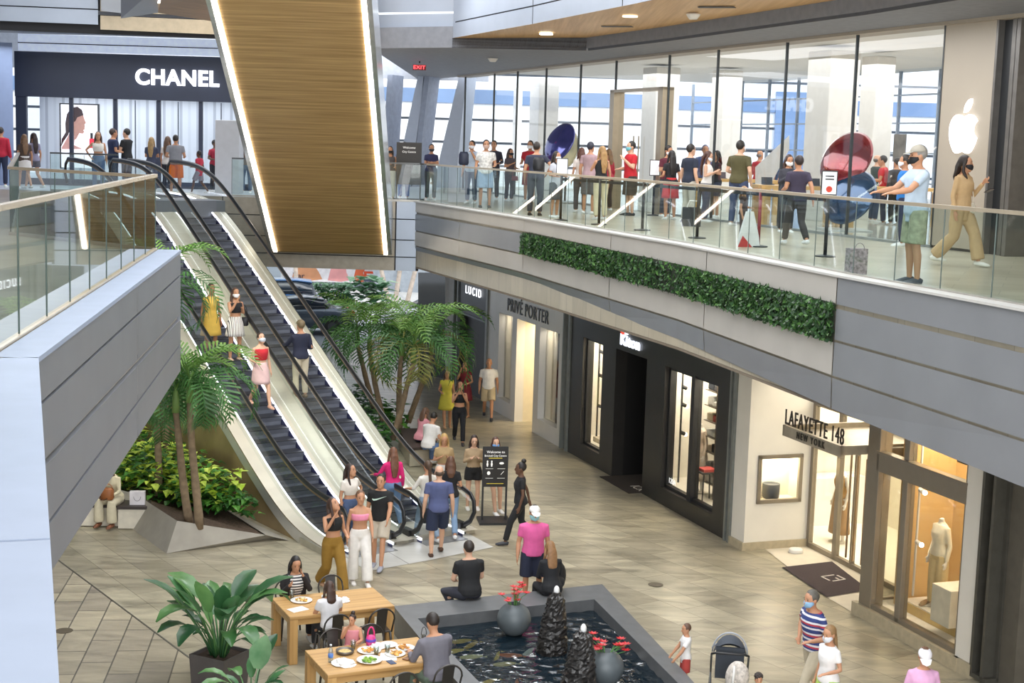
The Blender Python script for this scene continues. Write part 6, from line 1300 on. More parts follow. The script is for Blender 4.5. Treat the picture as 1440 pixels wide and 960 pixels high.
    def legs_cloth(m_, frac, g, flare=0.0):
        for shr, el, wr, hp, kn, an, s in J:
            if frac <= .5: e1 = hp.lerp(kn, frac*2); pts = [hp+Vector((0, 0, .03)), hp, hp.lerp(kn, frac), e1]; r = [.09*wide+g, .092*wide+g, .085*wide+g+flare*.5, .075*wide+g+flare]
            else: e1 = kn.lerp(an, (frac-.5)*2); pts = [hp+Vector((0, 0, .03)), hp, hp.lerp(kn, .5), kn, kn.lerp(e1, .5), e1]; r = [.088*wide+g, .09*wide+g, .076*wide+g+flare*.3, .058+g+flare*.5, .056+g+flare*.8, .044+g*1.3+flare]
            tube(m_, pts, r, 10)
    def sleeves(m_, frac, g):
        for shr, el, wr, hp, kn, an, s in J:
            if frac <= .5: e1 = shr.lerp(el, frac*2); pts = [shr+Vector((-s*.06, 0, -.0)), shr, e1]; r = [.052+g, .056+g, .048+g]
            else: e1 = el.lerp(wr, (frac-.5)*2); pts = [shr+Vector((-s*.06, 0, 0)), shr, shr.lerp(el, .5), el, e1]; r = [.05+g, .054+g, .047+g, .041+g, .034+g]
            if sex == 'f': r = [q-.009 for q in r]
            tube(m_, pts, r, 9)
    if bottom:
        kd, c = bottom[0], bottom[1]; m_ = MB()
        if kd in ('pants', 'jeans'): torso(m_, .85, 1.05, .012); legs_cloth(m_, .97, .010, .006); part('trousers', m_, cm(c), .018)
        elif kd == 'wide': torso(m_, .85, 1.05, .012); legs_cloth(m_, .98, .014, .045); part('trousers', m_, cm(c), .018)
        elif kd == 'shorts': torso(m_, .85, 1.05, .014); legs_cloth(m_, bottom[2] if len(bottom) > 2 else .42, .012, .022); part('shorts', m_, cm(c), .018)
        elif kd == 'skirt':
            zl = bottom[2] if len(bottom) > 2 else .62; fl = bottom[3] if len(bottom) > 3 else .25
            m_ = MB(); rs = []; yk = (J[0][4].y+J[1][4].y)/2
            for i in range(7):
                zq = lerp(1.07, zl, i/6); w_ = .14+min(.035, i*.02)+fl*max(0, 1.0-zq)*.5; rs.append([Vector(fin(v)) for v in oring((0, -.01+yk*max(0, 1-zq)*.6, zq), w_*wide, (w_*.78+abs(J[0][5].y-J[1][5].y)*.28*max(0, 1-zq))*wide)])
            m_.rings(rs); part('skirt', m_, cm(c))
    if top:
        kd, c = top[0], top[1]; sl = {'tee': .30, 'polo': .32, 'long': .97, 'tank': 0, 'crop': 0, 'croptee': .3, 'bikini': 0, 'dress': .12, 'cardigan': .97, 'short': .3, 'strap': 0}[kd]; hem = {'crop': 1.16, 'croptee': 1.12, 'bikini': 1.21, 'dress': .98, 'cardigan': .84, 'long': .88, 'tank': .95, 'strap': 1.0}.get(kd, .88); nk = {'bikini': 1.335, 'crop': 1.40, 'strap': 1.385, 'tank': 1.42}.get(kd, 1.455)
        if len(top) > 2 and top[2]: hem = top[2]
        if len(top) > 3: sl = top[3]
        m_ = MB(); torso(m_, hem, nk, .014 if kd != 'cardigan' else .022, .05 if hem < .95 and kd != 'cardigan' else .03)
        if sl: sleeves(m_, sl, .012 if kd != 'cardigan' else .018)
        if kd in ('crop', 'tank', 'strap'):
            for s in (-1, 1): tube(m_, [up_((s*.07, .075, 1.36)), up_((s*.075, .03, 1.45)), up_((s*.075, -.05, 1.45)), up_((s*.07, -.08, 1.34))], [.014]*4, 6)
        part({'dress': 'dress_top', 'cardigan': 'cardigan', 'bikini': 'bikini_top'}.get(kd, 'shirt'), m_, cm(c), .017)
    for nm, fn in extra: nm and fn(locals())
    # --- shoes
    if shoes:
        for shr, el, wr, hp, kn, an, s in J:
            m_ = MB(); dn = -.058
            tube(m_, [an+Vector((0, -.068, dn+.012)), an+Vector((0, -.04, dn+.022)), an+Vector((0, .06, dn+.012)), an+Vector((0, .15, dn-.002)), an+Vector((0, .205, dn-.006))], [(.034, .03), (.046, .046), (.044, .048), (.030, .047), (.014, .02)], 10, up=(1, 0, 0)); part('shoe', m_, mat(shoes, .6))
    # --- hair
    if hair and not nohead:
        kd, c = hair; m_ = MB(); mh = mat(c, .55, 0, .2, 20)
        def ring_ball(c0, r, n=12, q=9):
            rs = []
            for i in range(q+1):
                a = -pi/2+pi*i/q; rs.append([Vector(fin(hd((c0[0]+r[0]*max(math.cos(a), .03)*math.cos(2*pi*j/n), c0[1]+r[1]*max(math.cos(a), .03)*math.sin(2*pi*j/n), c0[2]+r[2]*math.sin(a))))) for j in range(n)])
            m_.rings(rs)
        if kd == 'bald': ring_ball((0, -.045, -.005), (.078, .062, .055))
        else: ring_ball((0, -.022, .034), (.082, .098, .098))
        if kd == 'curly': 
            for i in range(26):
                a = i*2.4; b = .2+1.2*i/26; ring_ball((.075*math.cos(a)*math.sin(b), -.025+.09*math.sin(a)*math.sin(b), .05+.08*math.cos(b)), (.032, .032, .032), 7, 5)
        if kd in ('long', 'midlong', 'pony'):
            l_ = {'long': .40, 'midlong': .2, 'pony': .36}[kd]; w_ = .085 if kd != 'pony' else .032; dpt = .034 if kd != 'pony' else .03
            pts = [hd((0, -.075, .05)), hd((0, -.098, -.04)), hd((0, -.10, -.10))]
            e1 = pts[-1]; bk = Vector((0, -1, 0)); pts += [e1+Vector((0, -.03 if lean < .3 else .0, -l_*.5)), e1+Vector((0, -.02, -l_))]
            tube(m_, pts, [(w_*.8, dpt), (w_*1.05, dpt*1.3), (w_*1.15, dpt*1.2), (w_*1.1, dpt), (w_*.6, dpt*.6)], 10, up=(0, 1, 0))
            if kd != 'pony':
                for s in (-1, 1): tube(m_, [hd((s*.06, .02, .06)), hd((s*.083, -.005, -.03)), hd((s*.088, -.01, -.11)), hd((s*.088, .0, -.11))+Vector((0, .035, -l_*.35)), hd((s*.075, .01, -.11))+Vector((0, .06, -l_*.6))], [.02, .026, .03, .026, .012], 7)
        if kd == 'bun': ring_ball((0, -.06, .145), (.05, .05, .045))
        if kd == 'afro': ring_ball((0, -.03, .05), (.12, .125, .11))
        part('hair', m_, mh, None if kd in ('short', 'bald', 'bun', 'afro', 'curly') else .014, 1)
    if cap:
        m_ = MB(); rs = []
        for i in range(7): a = pi*.5*i/6; rs.append([Vector(fin(hd((.088*math.cos(a)*math.cos(2*pi*j/14), -.008+.103*math.cos(a)*math.sin(2*pi*j/14), .045+.085*math.sin(a))))) for j in range(14)])
        m_.rings(rs); m_.add([fin(hd(v)) for v in ((-.075, .075, .05), (-.05, .155, .035), (0, .18, .03), (.05, .155, .035), (.075, .075, .05), (0, .09, .06))], [(0, 1, 2, 5), (5, 2, 3, 4)]); part('cap', m_, mat(cap, .8))
    if mask:
        m_ = MB(); tube(m_, [hd((-.07, .02, -.03)), hd((-.052, .072, -.045)), hd((0, .102, -.048)), hd((.052, .072, -.045)), hd((.07, .02, -.03))], [(.012, .02), (.014, .042), (.014, .05), (.014, .042), (.012, .02)], 9, up=(0, 0, 1)); part('face_mask', m_, mat(mask, .8))
    return o
def T_(o, **k): return o
W_ = pi                                    # facing the viewer
UPW, DNW = math.radians(36), math.radians(216)
STR = stripes(['f0ece6', 'f0ece6', '2a2a2e', 'f0ece6', 'c8c0b8', '3a3a40'], 0, .07)
# ---------------------------------------------------------------- riding the escalators
person('woman in yellow dress riding down behind the palm fronds', ('e', 297, 399), 1.66, DNW, 'f', 't', ('dress', 'd8b04a', .95), ('skirt', 'd8b04a', .52, .3), ('short', '2a1c14'), ('down', 'down'), shoes='c8a890')
person('woman in black crop top and striped shorts with white mask riding down', ('e', 331, 405), 1.66, DNW, 'f', 'm', ('crop', '15151a'), ('skirt', STR, .60, .3), ('long', '4a3226'), ('phone', 'face'), mask='f2f2f4', shoes='d8b8a0')
person('woman in red top and pale pink skirt stepping down the escalator', ('e', 367, 468), 1.66, DNW, 'f', 'l', ('strap', 'c0202c', 1.12), ('skirt', 'dcb8b6', .58, .12), ('short', '3a2820'), ('down', 'bent'), ('front', 'rear'), mask='c8d0dc', shoes='d0a088', head=(0, .3))
person('man in navy jacket and beige trousers riding up, back turned', ('e', 423, 450), 1.76, UPW, 'm', 'm', ('long', '1d2238'), ('pants', 'cfc2a8'), ('short', '6a5a40'), ('rail', 'bent'), cap='6a5c42', shoes='6a5a48')
person('woman with long dark hair in white top at the escalator foot, riding down', ('e', 493, 654), 1.64, DNW+.2, 'f', 'm', ('croptee', 'e4dcd2'), ('jeans', '46587c'), ('long', '2a1a14'), ('hip', 'down'), head=(.3, .1))
person('woman in magenta top and jeans stepping onto the escalator', ('e', 553, 629), 1.66, UPW-.2, 'f', 'm', ('croptee', 'd81e6e', 1.0, .9), ('jeans', '6a86b0'), ('long', '6a4430'), ('out', 'down'), ('front', 'rear'))
# ---------------------------------------------------------------- around the escalator foot
person('woman in black top and mustard trousers looking up while walking', ('h', 469, 700), 1.70, W_+.5, 'f', 'm', ('crop', '141414'), ('wide', '8f6a22'), ('long', '3a241a'), ('bent', 'face'), ('front', 'rear'), head=(.5, .5), shoes='b08868')
person('woman in pink bikini top and white cargo trousers', ('h', 507, 690), 1.70, W_+.3, 'f', 'm', ('bikini', 'e88aa8'), ('wide', 'ece8e2'), ('short', '6a4a34'), ('fwd', 'down'), ('front', 'stand'), shoes='e8e2dc')
nt_ = person('man in black T-shirt with pale green chest mark and khaki shorts walking', ('h', 536, 667), 1.76, W_-.15, 'm', 'm', ('tee', '111214'), ('shorts', 'c4b8a6'), ('short', '2a221c'), ('fwd', 'down'), ('front', 'stand'), shoes='9a9caa')
sw_ = MB(); oz = [(.13, 0, -.005), (.125, 0, -.03), (.10, 0, -.045), (.05, 0, -.035), (-.15, 0, .055), (.03, 0, .0), (.09, 0, -.012)]
sw_.add([(x, .158-abs(x)*.12, 1.335+z) for x, y, z in oz], [tuple(range(7))]); sw_.obj('shirt_mark', mat('b8d0c4', .7, emit=.1), nt_)
person('man in blue T-shirt and navy shorts seen from behind at the escalator foot', ('h', 618, 655), 1.78, UPW-.45, 'm', 'l', ('tee', '4d5680'), ('shorts', '1d2742', .45), ('bald', '4a3a2e'), ('down', 'down'), ('stand', 'front'), shoes='4a3020', wide=1.08)
person('woman in black top and jeans in front of the man in blue, half hidden', ('h', 634, 642), 1.66, UPW-.5, 'f', 'm', ('tee', '19191c'), ('jeans', '7c98b8'), ('midlong', '5a3a28'), ('down', 'bent'), ('front', 'rear'))
person('woman in white shirt stepping toward the upward escalator, dark hair tied', ('h', 602, 648), 1.64, UPW-.1, 'f', 'm', ('croptee', 'e2ddd4', .98, .6), ('jeans', '8aa0b8'), ('pony', '4a3626'), ('out', 'down'), ('front', 'rear'))
person('blonde woman in tan top and white trousers looking down at her phone', ('h', 625, 610), 1.66, W_+.1, 'f', 'm', ('croptee', 'b09468', 1.08), ('pants', 'e8e4de'), ('long', 'b89458'), ('phone', 'phone'), head=(0, -.35))
person('woman in tan sweater and black shorts holding a phone', ('h', 667, 612), 1.64, W_+.15, 'f', 'l', ('long', 'a88f6e', 1.0), ('shorts', '141416', .24), ('long', '2a1a14'), ('phone', 'phone'), head=(0, -.3), shoes='e8e4e0')
person('woman with blue mask standing behind the black welcome notice', ('h', 697, 615), 1.66, W_+.45, 'f', 'l', ('tee', 'c4b49a'), ('shorts', 'd8c8b0', .2), ('long', '4a2c20'), ('bent', 'bent'), ('wide', 'front'), mask='6a9cd8', shoes='f2f2f2', head=(-.2, -.1))
person('woman all in black with a hair bun walking past the notice', ('h', 733, 650), 1.68, W_-2.0+.5, 'f', 'd', ('tee', '17181c'), ('pants', '17181c'), ('bun', '1a1412'), ('down', 'back'), ('front', 'rear'), shoes='30323a')
person('man in pink polo shirt, navy shorts, white cap and mask', ('h', 752, 711), 1.76, W_+.1, 'm', 'm', ('polo', 'dc5a98'), ('shorts', '1a2036', .46), ('short', '2a221c'), ('down', 'down'), mask='8ec0c4', cap='f0eeea', shoes='f0f0f0', head=(.1, -.25), wide=1.05)
# ---------------------------------------------------------------- further back by the shops
person('man in white polo and beige shorts walking by the white shop', ('h', 688, 504), 1.78, W_+.05, 'm', 'm', ('polo', 'f0eeec'), ('shorts', 'c8b694', .44), ('bald', 'b8a89a'), ('down', 'down'), ('front', 'rear'), shoes='2a2c34')
person('woman in black crop top and black trousers with arm raised', ('h', 647, 536), 1.68, W_+.1, 'f', 'm', ('crop', '121214'), ('pants', '15161c'), ('long', '3a2418'), ('face', 'face'), ('front', 'rear'), head=(.5, .3), shoes='2a2a30')
person('woman in dark red dress by the black doorway', ('h', 655, 508), 1.64, W_-.5, 'f', 'm', ('dress', '7c2430'), ('skirt', '7c2430', .55, .3), ('long', '4a3020'), ('bent', 'face'), ('stand', 'front'), shoes='b89070')
person('woman in yellow dress half hidden by the right palm fronds', ('h', 629, 520), 1.62, W_+.2, 'f', 'm', ('dress', 'd8cc4a'), ('skirt', 'd8cc4a', .55, .3), ('long', '3a2a20'), ('down', 'bent'), ('stand', 'front'), shoes='b89070')
person('man in white sweater sitting on the bench looking at his phone', ('h', 603, 580), 1.72, W_+2.6, 'm', 'm', ('long', 'e6e4e0'), ('jeans', '5a76a4'), ('short', '17130f'), ('lap', 'phone'), ('sit', 'sit'), lean=.3, head=(.3, -.4), seat=.49)
person('woman in pink top sitting on the bench behind the man in white', ('h', 592, 573), 1.62, W_+2.4, 'f', 'm', ('tee', 'd8909a'), ('jeans', '3a4660'), ('midlong', '5a4030'), ('lap', 'lap'), ('sit', 'sit'), lean=.25, seat=.49)
# ---------------------------------------------------------------- left bench
person('woman in cream shirt and trousers sitting with a brown bag under the left bridge', ('w', (bc2[0]+.30, bc2[1]-.02, 0)), 1.70, W_-.25, 'f', 'd', ('long', 'd9cfae'), ('wide', 'd6ccb0'), ('short', '1a1412'), ('lap', 'lap'), ('sit', 'sit'), lean=.32, head=(.2, -.55), seat=.46, shoes='7a4a32')
# ---------------------------------------------------------------- fountain edge
person('man in black T-shirt sitting on the pool rim, back turned', ('h', 662, 762), 1.78, math.radians(22), 'm', 'l', ('tee', '16171a'), ('pants', '2b2d38'), ('short', '2a211c'), ('lap', 'lap'), ('sitc', 'sit'), lean=.12, seat=.46, wide=1.06)
person('woman in black with long light brown hair sitting on the pool rim', ('h', 778, 763), 1.66, math.radians(20), 'f', 'm', ('long', '15161a'), ('pants', '1a1b20'), ('long', '8a6440'), ('lap', 'lap'), ('sit', 'sit'), lean=.2, seat=.46)
# ---------------------------------------------------------------- dining tables
person('woman in black cardigan and striped shirt eating at the rear table', ('w', tl(T1, -.42, .70)), 1.66, TA+pi, 'f', 'm', ('tee', stripes(['e0ddd8', '2a2a30'], 2, .045)), ('pants', '1b1b22'), ('long', '15110f'), ('face', 'cup'), ('sit', 'sit'), lean=.12, head=(0, -.25), seat=.465, wide=1.14, extra=(('c', lambda L_: [L_['part']('cardigan', (lambda m_: (L_['sleeves'](m_, .97, .02), [L_['tube'](m_, [L_['up_']((s*.10, .03, 1.43)), L_['up_']((s*.125, .07, 1.3)), L_['up_']((s*.125, .06, 1.1)), L_['up_']((s*.13, .04, .93))], [.05, .065, .065, .07], 9) for s in (-1, 1)], m_)[2])(MB()), mat('1c191b', .9), .017)]),))
person('child in white T-shirt with bobbed brown hair seated at the rear table, back turned', ('w', tl(T1, -.22, -.56)), 1.46, TA+.05, 'm', 'm', ('tee', 'e9e8ec'), ('pants', '26262c'), ('midlong', '3f2a20'), ('table', 'table'), ('sit', 'sit'), lean=.1, seat=.465, wide=.98)
person('toddler in pink and white tie-dye top at the front table', ('w', tl(T2, -.12, .62)), 1.02, TA+pi-.5, 'k', 'm', ('strap', 'd88a94', .98), ('shorts', 'd88a94'), ('bun', '2a1c16'), ('table', 'face'), ('sit', 'sit'), seat=.62, head=(-.3, -.15), shoes=None)
person('man in heather grey shirt hunched at the front table, back turned', ('w', tl(T2, .72, -.60)), 1.80, TA+.15, 'm', 'm', ('long', '6c6a74'), ('pants', '5a6a5c'), ('short', '241b17'), ('table', 'table'), ('sit', 'sit'), lean=.22, seat=.465, wide=1.12, head=(0, -.3))
# ---------------------------------------------------------------- lower right
person('small boy in white T-shirt and red shorts leaning on the pool rim', ('h', 966, 877), 1.08, math.radians(95), 'k', 'm', ('tee', 'eeecea', .80), ('shorts', 'a83a34', .35), ('short', '5a4030'), ('fwd', 'fwd'), head=(.2, -.1), wide=.92)
person('man in red, white and blue striped shirt and khaki trousers walking right', ('h', 1150, 829), 1.78, math.radians(112), 'm', 'm', ('polo', stripes(['2c3c78', '2c3c78', 'e6e4ea', '2c3c78', 'b83a4a', 'e6e4ea'], 2, .17)), ('pants', 'c4b8a0'), ('short', '5a564f'), ('bent', 'hip'), ('front', 'rear'), mask='8ab4d8', lean=.12, wide=1.1, head=(.1, 0))
person('girl in white T-shirt with long ponytail near the striped-shirt man', ('h', 1168, 880), 1.58, math.radians(118), 'f', 'm', ('tee', 'f0eeee'), ('shorts', 'b8d86a', .3), ('pony', '8a6a44'), ('bent', 'down'), mask='dfe2ea', head=(.1, -.2))
person('woman in pink long-sleeved top and white cap at the bottom edge', ('h', 1301, 911), 1.64, W_-.1, 'f', 'm', ('long', 'e0a8d0'), ('pants', '6a6a78'), ('short', '6a4a34'), ('bent', 'bent'), cap='eceaf0', head=(0, -.5))
person('dark curly-haired child at the bottom edge beside the pushchair', ('h', 1067, 948), 1.05, W_, 'k', 'm', ('tee', '9aa2b0'), ('shorts', '444a58'), ('curly', '2a211d'), wide=.92)
# ---------------------------------------------------------------- upper walkway: the queue, far to near
def Q(label, px, yh, feet, rz, *a, **k):
    Y = G(px, feet, L2).y if feet > 100 else feet; k.setdefault('vox', .018 if Y > 30 else .016)
    return person(label, ('L', px, yh, Y), 1.7, rz, *a, **k)
Q('woman in dark tank top and mask at the far walkway rail', 549, 206, 42.7, W_, 'f', 'm', ('tank', '4a4444'), ('pants', 'd8d2c8'), ('midlong', '2a1e18'), ('bent', 'cross'), mask='1a1a1c')
Q('man in jeans standing behind the far black notice board', 569, 200, 43.4, W_, 'm', 'm', ('tee', '2a2a30'), ('jeans', '3a66a8'), ('short', '241c18'), mask='8a3a40')
Q('woman in navy top with crossed arms by the slanted fins', 607, 203, 43, W_+.2, 'f', 'm', ('tee', '23264a'), ('pants', '2a3036'), ('short', '1c1512'), ('cross', 'cross'), mask='20242c')
Q('man in pale blue T-shirt with backpack touching his mask', 664, 198, 286, W_-.4, 'm', 'm', ('tee', 'b9c8dc'), ('jeans', '39465c'), ('short', '211a16'), ('face', 'down'), mask='e8eaf0')
Q('man in white patterned shirt and pale blue shorts in sandals', 684, 197, 292, W_+.1, 'm', 'm', ('tee', mat('dcdad6', .8, 0, .35, 16)), ('shorts', '9ab0cc', .46), ('short', '2a201a'), ('bent', 'down'), shoes='4a4038', mask='c0a090')
Q('man in dark shirt close behind the man in the patterned shirt', 695, 198, 281, W_-.2, 'm', 'm', ('long', '2b2b3a'), ('pants', '2a2e3a'), ('short', '1c1612'), ('bent', 'down'))
Q('woman in dark top with long hair and small red bag in the queue', 718, 209, 283, W_+.7, 'f', 'm', ('tee', '4a4148'), ('pants', '3a3a4a'), ('long', '3a261c'), ('bent', 'phone'), mask='20242c')
Q('man in red T-shirt and white mask beside the white column', 746, 198, 284, W_-.3, 'm', 'm', ('tee', 'b8222c'), ('shorts', '8a2a30', .5), ('short', '1c1612'), ('bent', 'bent'), mask='f0f2f4')
Q('man in dark shirt and jeans with small black backpack, back turned', 755, 200, 303, math.radians(-10), 'm', 'm', ('tee', '2e3244'), ('jeans', '2e3340'), ('short', '231b16'), ('down', 'hip'), shoes='1a1a1e', wide=1.05)
Q('woman in pale grey blouse and dark shorts with mask', 783, 213, 306, W_+.9, 'f', 'm', ('tee', 'c4c8d4', .76), ('shorts', '4a5058', .5), ('midlong', '241a15'), ('bent', 'bent'), mask='eef0f4')
Q('woman in cream top with reddish hair seen from behind', 818, 208, 299, .2, 'f', 'm', ('tee', 'e2d8d2'), ('pants', '4a4a52'), ('midlong', '5a3426'), ('down', 'down'))
Q('man in dusty pink T-shirt and grey trousers in the queue', 831, 200, 301, -.5, 'm', 'm', ('tee', 'b09298'), ('shorts', '5a5a5e', .5), ('short', '2a2c3a'), ('down', 'down'))
Q('blonde woman in black top and pale trousers hugging her companion', 847, 206, 309, .5, 'f', 'm', ('tank', '18181c'), ('pants', 'dccfae'), ('long', 'a07a4a'), ('hug', 'down'))
Q('woman in red top behind the blonde woman', 856, 210, 296, .8, 'f', 'm', ('long', 'b0283a'), ('pants', '2a2226'), ('midlong', '7a5a3a'), ('bent', 'down'))
Q('man in red polo shirt and dark shorts holding a cup by the bronze doorway', 888, 199, 303, math.radians(110), 'm', 'l', ('polo', 'c61f2c'), ('shorts', '37332f', .5), ('short', '1c1612'), ('cup', 'bent'), mask='6ab8c4', shoes='1a1a1c', wide=1.1)
Q('man in maroon shirt looking down behind the woman in red skirt', 940, 205, 305, W_+.7, 'm', 'm', ('polo', '5c2030'), ('pants', '2a2a34'), ('short', '201914'), ('phone', 'phone'), mask='e8e8ea', head=(0, -.3))
Q('woman with long black hair in black top and red skirt', 945, 212, 309, .3, 'f', 'm', ('tee', '1d1b20'), ('skirt', 'c22a2e', .55, .2), ('long', '181212'), ('bent', 'down'))
Q('young man in navy T-shirt and pale trousers in the queue', 972, 203, 313, -1.0, 'm', 'l', ('tee', '20283a'), ('pants', 'b8b4a8'), ('short', '1e1714'), ('down', 'down'), shoes='26262c')
Q('woman in white sleeveless top looking at her phone in the queue', 996, 213, 312, -1.9, 'f', 'l', ('tank', 'e6e2de'), ('jeans', '46506a'), ('long', '4a2c22'), ('phone', 'phone'), mask='e8eaf0', head=(0, -.3))
Q('girl in black top at the far side of the phone-reading woman', 1008, 212, 306, W_-1.2, 'f', 'm', ('tee', '1b1b20'), ('shorts', '2c3448', .4), ('midlong', '1f1714'), ('phone', 'phone'))
Q('person in dark blue behind the queue inside the shop', 992, 204, 40, W_, 'm', 'm', ('tee', '4a5a86'), ('pants', '2a2c36'), ('short', '5a5a7a'))
Q('man in olive polo shirt with mask looking toward the shop', 1042, 198, 318, -.7, 'm', 'l', ('polo', '4f4a2c'), ('jeans', '3a4868'), ('short', '1d1814'), ('bent', 'pocket'), ('stand', 'easy'), mask='e6e8ec', wide=1.08)
Q('man in red shirt with grey hair inside the shop behind the olive man', 1069, 212, 300, -.9, 'm', 'm', ('long', 'b02434'), ('pants', '6a7a94'), ('bald', '6a6a70'), ('bent', 'down'))
Q('woman in dark jacket with long brown hair and white mask on her phone', 1110, 218, 327, W_+.2, 'f', 'm', ('long', '33343e'), ('pants', '23242a'), ('long', '3a241a'), ('phone', 'phone'), mask='f0f0f2', head=(0, -.25))
Q('person in blue behind the masked woman inside the shop', 1099, 217, 300, .4, 'm', 'm', ('tee', '3c567e'), ('pants', '2e3848'), ('short', '5a6478'))
Q('man in dark purple T-shirt walking beside the masked woman', 1124, 219, 346, .2, 'm', 'm', ('tee', '363044'), ('pants', '2c2826'), ('short', '2a2020'), ('bent', 'back'), ('front', 'rear'), shoes='eceef2')
Q('small child in dark brown clothes at the glass edge', 1047, 262, 342, W_+1.2, 'k', 'm', ('tee', '3a2c26'), ('pants', '3a2a24'), ('midlong', '8a6a44'), ('bent', 'down'), wide=.88)
Q('older man in cap, pale blue shirt and camouflage shorts leaning on the rail', 1293, 205, 398, math.radians(98), 'm', 'm', ('tee', 'b9cbdd', .78), ('shorts', mat('9aa084', .85, 0, .3, 14), .47), ('short', '8a8680'), ('rail', 'rail'), mask='16171a', cap='a8a294', shoes='3c4654', wide=1.06, head=(0, -.1))
Q('man in bright blue shirt and dark jeans behind the older man', 1274, 218, 346, math.radians(75), 'm', 'm', ('polo', '1f74c8'), ('jeans', '232c4a'), ('short', '231b16'), ('bent', 'down'), mask='e8eaf0')
Q('woman in beige wide trousers and beige shirt walking with a phone', 1358, 219, 374, W_+.75, 'f', 'm', ('long', 'c2a174', .72), ('wide', 'bf9f74'), ('midlong', '241a15'), ('cup', 'down'), ('front', 'rear'), mask='15151a', head=(.3, 0), shoes='ece8e0', wide=1.06)
Q('shop worker in red shirt bent over the far table', 1246, 219, 36.2, 1.3, 'm', 'm', ('tee', 'c4242e'), ('pants', '3a4460'), ('short', '1f1814'), ('table', 'table'), lean=.1)
Q('man in dark clothes facing the red-shirted shop worker', 1234, 218, 37.4, -1.3, 'm', 'l', ('tee', '33423e'), ('pants', '30405e'), ('bald', '5a5550'), ('table', 'table'), mask='2a2a30')
Q('man in grey jacket beside the blue-shirted man inside the shop', 1262, 222, 36, .4, 'm', 'm', ('long', '3c3c40'), ('pants', '26262a'), ('short', '1f1814'))
# ---------------------------------------------------------------- back-left walkway
Q('man in red sweater at the far left edge', 1, 179, 43.5, .1, 'm', 'm', ('long', 'b81f38'), ('jeans', '232a44'), ('short', '2a201a'), shoes='e8f0ea')
Q('woman in white skirt with light hair near the left wall', 34, 189, 41.9, .6, 'f', 'm', ('tee', '4a3a34'), ('skirt', 'e0dcdc', .62, .2), ('long', '7a5a40'), ('bent', 'down'), ('front', 'rear'))
Q('woman with long dark hair in grey top beside the portrait panel', 47, 187, 42.4, .9, 'f', 'm', ('tee', '8a86a0'), ('shorts', '5a5a66', .25), ('long', '2a1a18'), ('down', 'down'), ('front', 'rear'))
Q('woman in pale crop top and jeans in front of the portrait panel', 138, 185, 43, W_+.2, 'f', 'm', ('crop', 'e4dfd6'), ('jeans', '5a7098'), ('long', '46302a'), ('down', 'hip'))
Q('man in navy shirt before the boutique windows', 159, 181, 43.5, -.9, 'm', 'm', ('polo', '1c2748'), ('pants', '1a2140'), ('short', '3a2a20'), ('cross', 'bent'), wide=1.1)
Q('man in black T-shirt with crossed arms by the boutique', 178, 181, 43.6, 1.2, 'm', 'l', ('tee', '16171b'), ('pants', '33384a'), ('short', '1c1714'), ('cross', 'hug'))
Q('blonde woman in dark blue T-shirt seen from behind', 213, 193, 43.2, 0, 'f', 'm', ('tee', '343a50'), ('jeans', '3c4660'), ('long', '9a7c50'), ('cross', 'cross'))
Q('woman with long brown hair in white top next to the man in grey', 236, 192, 43.3, -.3, 'f', 'm', ('tee', 'e4dcd6'), ('pants', '23232c'), ('long', '5a4232'), ('down', 'bent'))
Q('man in grey T-shirt and orange shorts at the escalator head', 247, 190, 42.2, .1, 'm', 'm', ('tee', '8d8f98'), ('shorts', 'e0701c', .5), ('short', '231c18'), ('bent', 'bent'), wide=1.08)
Q('small child in red beside the escalator head', 280, 212, 42.3, 1.2, 'k', 'd', ('tee', 'b8283e', .75), ('shorts', '8a8490'), ('short', '1a1412'), ('bent', 'down'), ('front', 'rear'), wide=.95)
Q('person in red half hidden behind the pale square column', 302, 197, 44.8, W_+1.0, 'm', 'd', ('tee', 'a0263a'), ('pants', '1c1c22'), ('short', '16110f'), ('hip', 'bent'))
Q('person in brown top and jeans beyond the pale square column', 347, 193, 44.5, W_, 'f', 'm', ('tee', '6a584e'), ('jeans', '5a6a84'), ('long', '4a3226'))
# ---------------------------------------------------------------- what people carry
def bag(label, p, c, w_=.2, h=.22, d=.1, strap=.25, name='handbag', cat='handbag', rz=0.0):
    e = E(name, p, rz, label, cat); m_ = MB(); m_.rings([[(w_/2*sx*q, d/2*sy*q, z_) for sx, sy in ((-1, -1), (0, -1.15), (1, -1), (1.06, 0), (1, 1), (0, 1.15), (-1, 1), (-1.06, 0))] for q, z_ in ((.8, 0), (1, h*.15), (.98, h*.8), (.7, h))]); b_ = m_.obj('bag_body', mat(c, .5, 0, .1, 12), e, True)
    if strap: MB().tube([(w_*.42*math.cos(a), 0, h*.9+strap*math.sin(a)) for a in [pi*i/10 for i in range(11)]], .009, 6).obj('strap', mat(c, .5), e, True)
    return e
bag('small black handbag at the side of the woman in striped shorts', (D(343, 458, 0.1+33.6)), '17171b', .2, .2, .1, .3)
p = Vector((bc2[0]+.26, bc2[1]-.42, .62)); bag('round brown leather bag in the lap of the woman in cream', p, '9a5a2c', .24, .24, .12, .1)
bp_ = G(781, 822, .55); bk_ = E('backpack', (bp_.x, bp_.y-.02, .5), math.radians(20), 'large black backpack worn by the woman on the pool rim', 'backpack'); MB().ball((0, 0, .22), (.19, .11, .26), 14, 10).obj('bag_body', mat('131417', .7), bk_, True); MB().ball((0, -.08, .12), (.14, .07, .12), 12, 8).obj('pocket', mat('1c1d21', .7), bk_, True); MB().tube([(.02, -.1, .45), (-.06, -.12, .3), (-.12, -.06, .18)], .014, 6).obj('white_strap', mat('d8d6d2', .7), bk_, True)
bag('cream quilted bag on the hip of the woman in beige', D(1358, 300, 23.0), 'ded4c0', .26, .17, .1, .3)
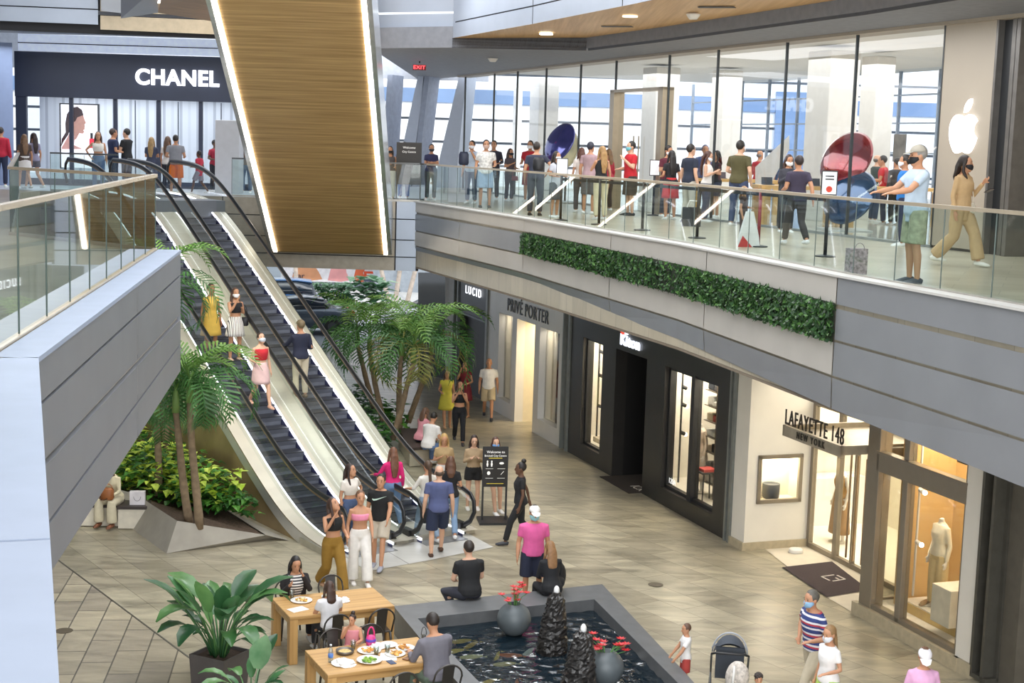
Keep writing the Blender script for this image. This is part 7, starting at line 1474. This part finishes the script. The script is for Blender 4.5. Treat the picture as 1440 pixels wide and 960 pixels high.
bag('small black backpack on the dark-shirted man in the queue', D(757, 240, 33.6), '15161a', .24, .3, .12, .0, 'backpack', 'backpack')
bag('dark backpack on the man in pale blue at the far end of the queue', D(652, 232, 40.6), '22283e', .26, .36, .14, 0, 'backpack', 'backpack')
bag('small dark red shoulder bag of the woman in the dark top', D(724, 254, 41.5), '6a2434', .18, .13, .08, .2)
bag('dark tote bag hanging beside the man in blue T-shirt', D(598, 735, 29.4), '202226', .26, .34, .1, .25)
p = D(1391, 268, 23.2); o = MB().box(-.04, .04, -.005, .005, -.08, .08).obj('mobile_phone', mat('2a1c20', .3), None, loc=p, rot=(1.2, 0, .4)); T(o, 'dark phone held out by the woman in beige', 'phone')
# ---------------------------------------------------------------- shop-window mannequins
def mannequin(label, loc, rz, **k): return person(label, ('w', loc), 1.74, rz, 'f', 'w', nohead=True, shoes=None, cat='mannequin', name='mannequin', hair=None, **k)
FM = math.atan2(SN.y, SN.x)-pi/2
mannequin('headless mannequin in cream jacket and cream wide trousers in the corner bay', SF(1.98, -.72, .44), FM, top=('long', 'f0e6ce', .92), bottom=('wide', 'd9c08c'))
mannequin('headless mannequin in tan sleeveless dress behind the glass entrance doors', SF(7.42, -2.2, .03), FM, top=('tank', 'a8824e'), bottom=('skirt', '9a7444', .2, .18), arms=('down', 'down'))
mannequin('mannequin in pale belted robe in the black shop window', SF(10.72, -.62, .38), FM, top=('long', 'd8c4ae', .9), bottom=('skirt', 'd8c4ae', .3, .22))
for s, lab in ((.9, 'pair of tan sandals by the cream mannequin'),): pass
for i, (ds, dn) in enumerate(((2.15, -.62), (2.25, -.72))):
    m_ = MB(); m_.tube([(0, -.12, .03), (0, 0, .03), (0, .12, .02), (0, .15, .02)], [(.035, .025), (.04, .03), (.045, .02), (.02, .012)], 9, up=(0, 0, 1)); o = m_.obj('shoe', mat('a08460', .6), None, True, loc=SF(ds, dn, .45), rot=FM+.4); T(o, 'tan flat shoe lying on the pale step of the corner bay', 'shoe', 'shoes on the bay step')
o = bag('dark coat-like garment hanging high in the corner bay', SF(1.5, -.8, 3.0), '2a2a2c', .45, .9, .2, .1, 'hanging_coat', 'coat', FM)
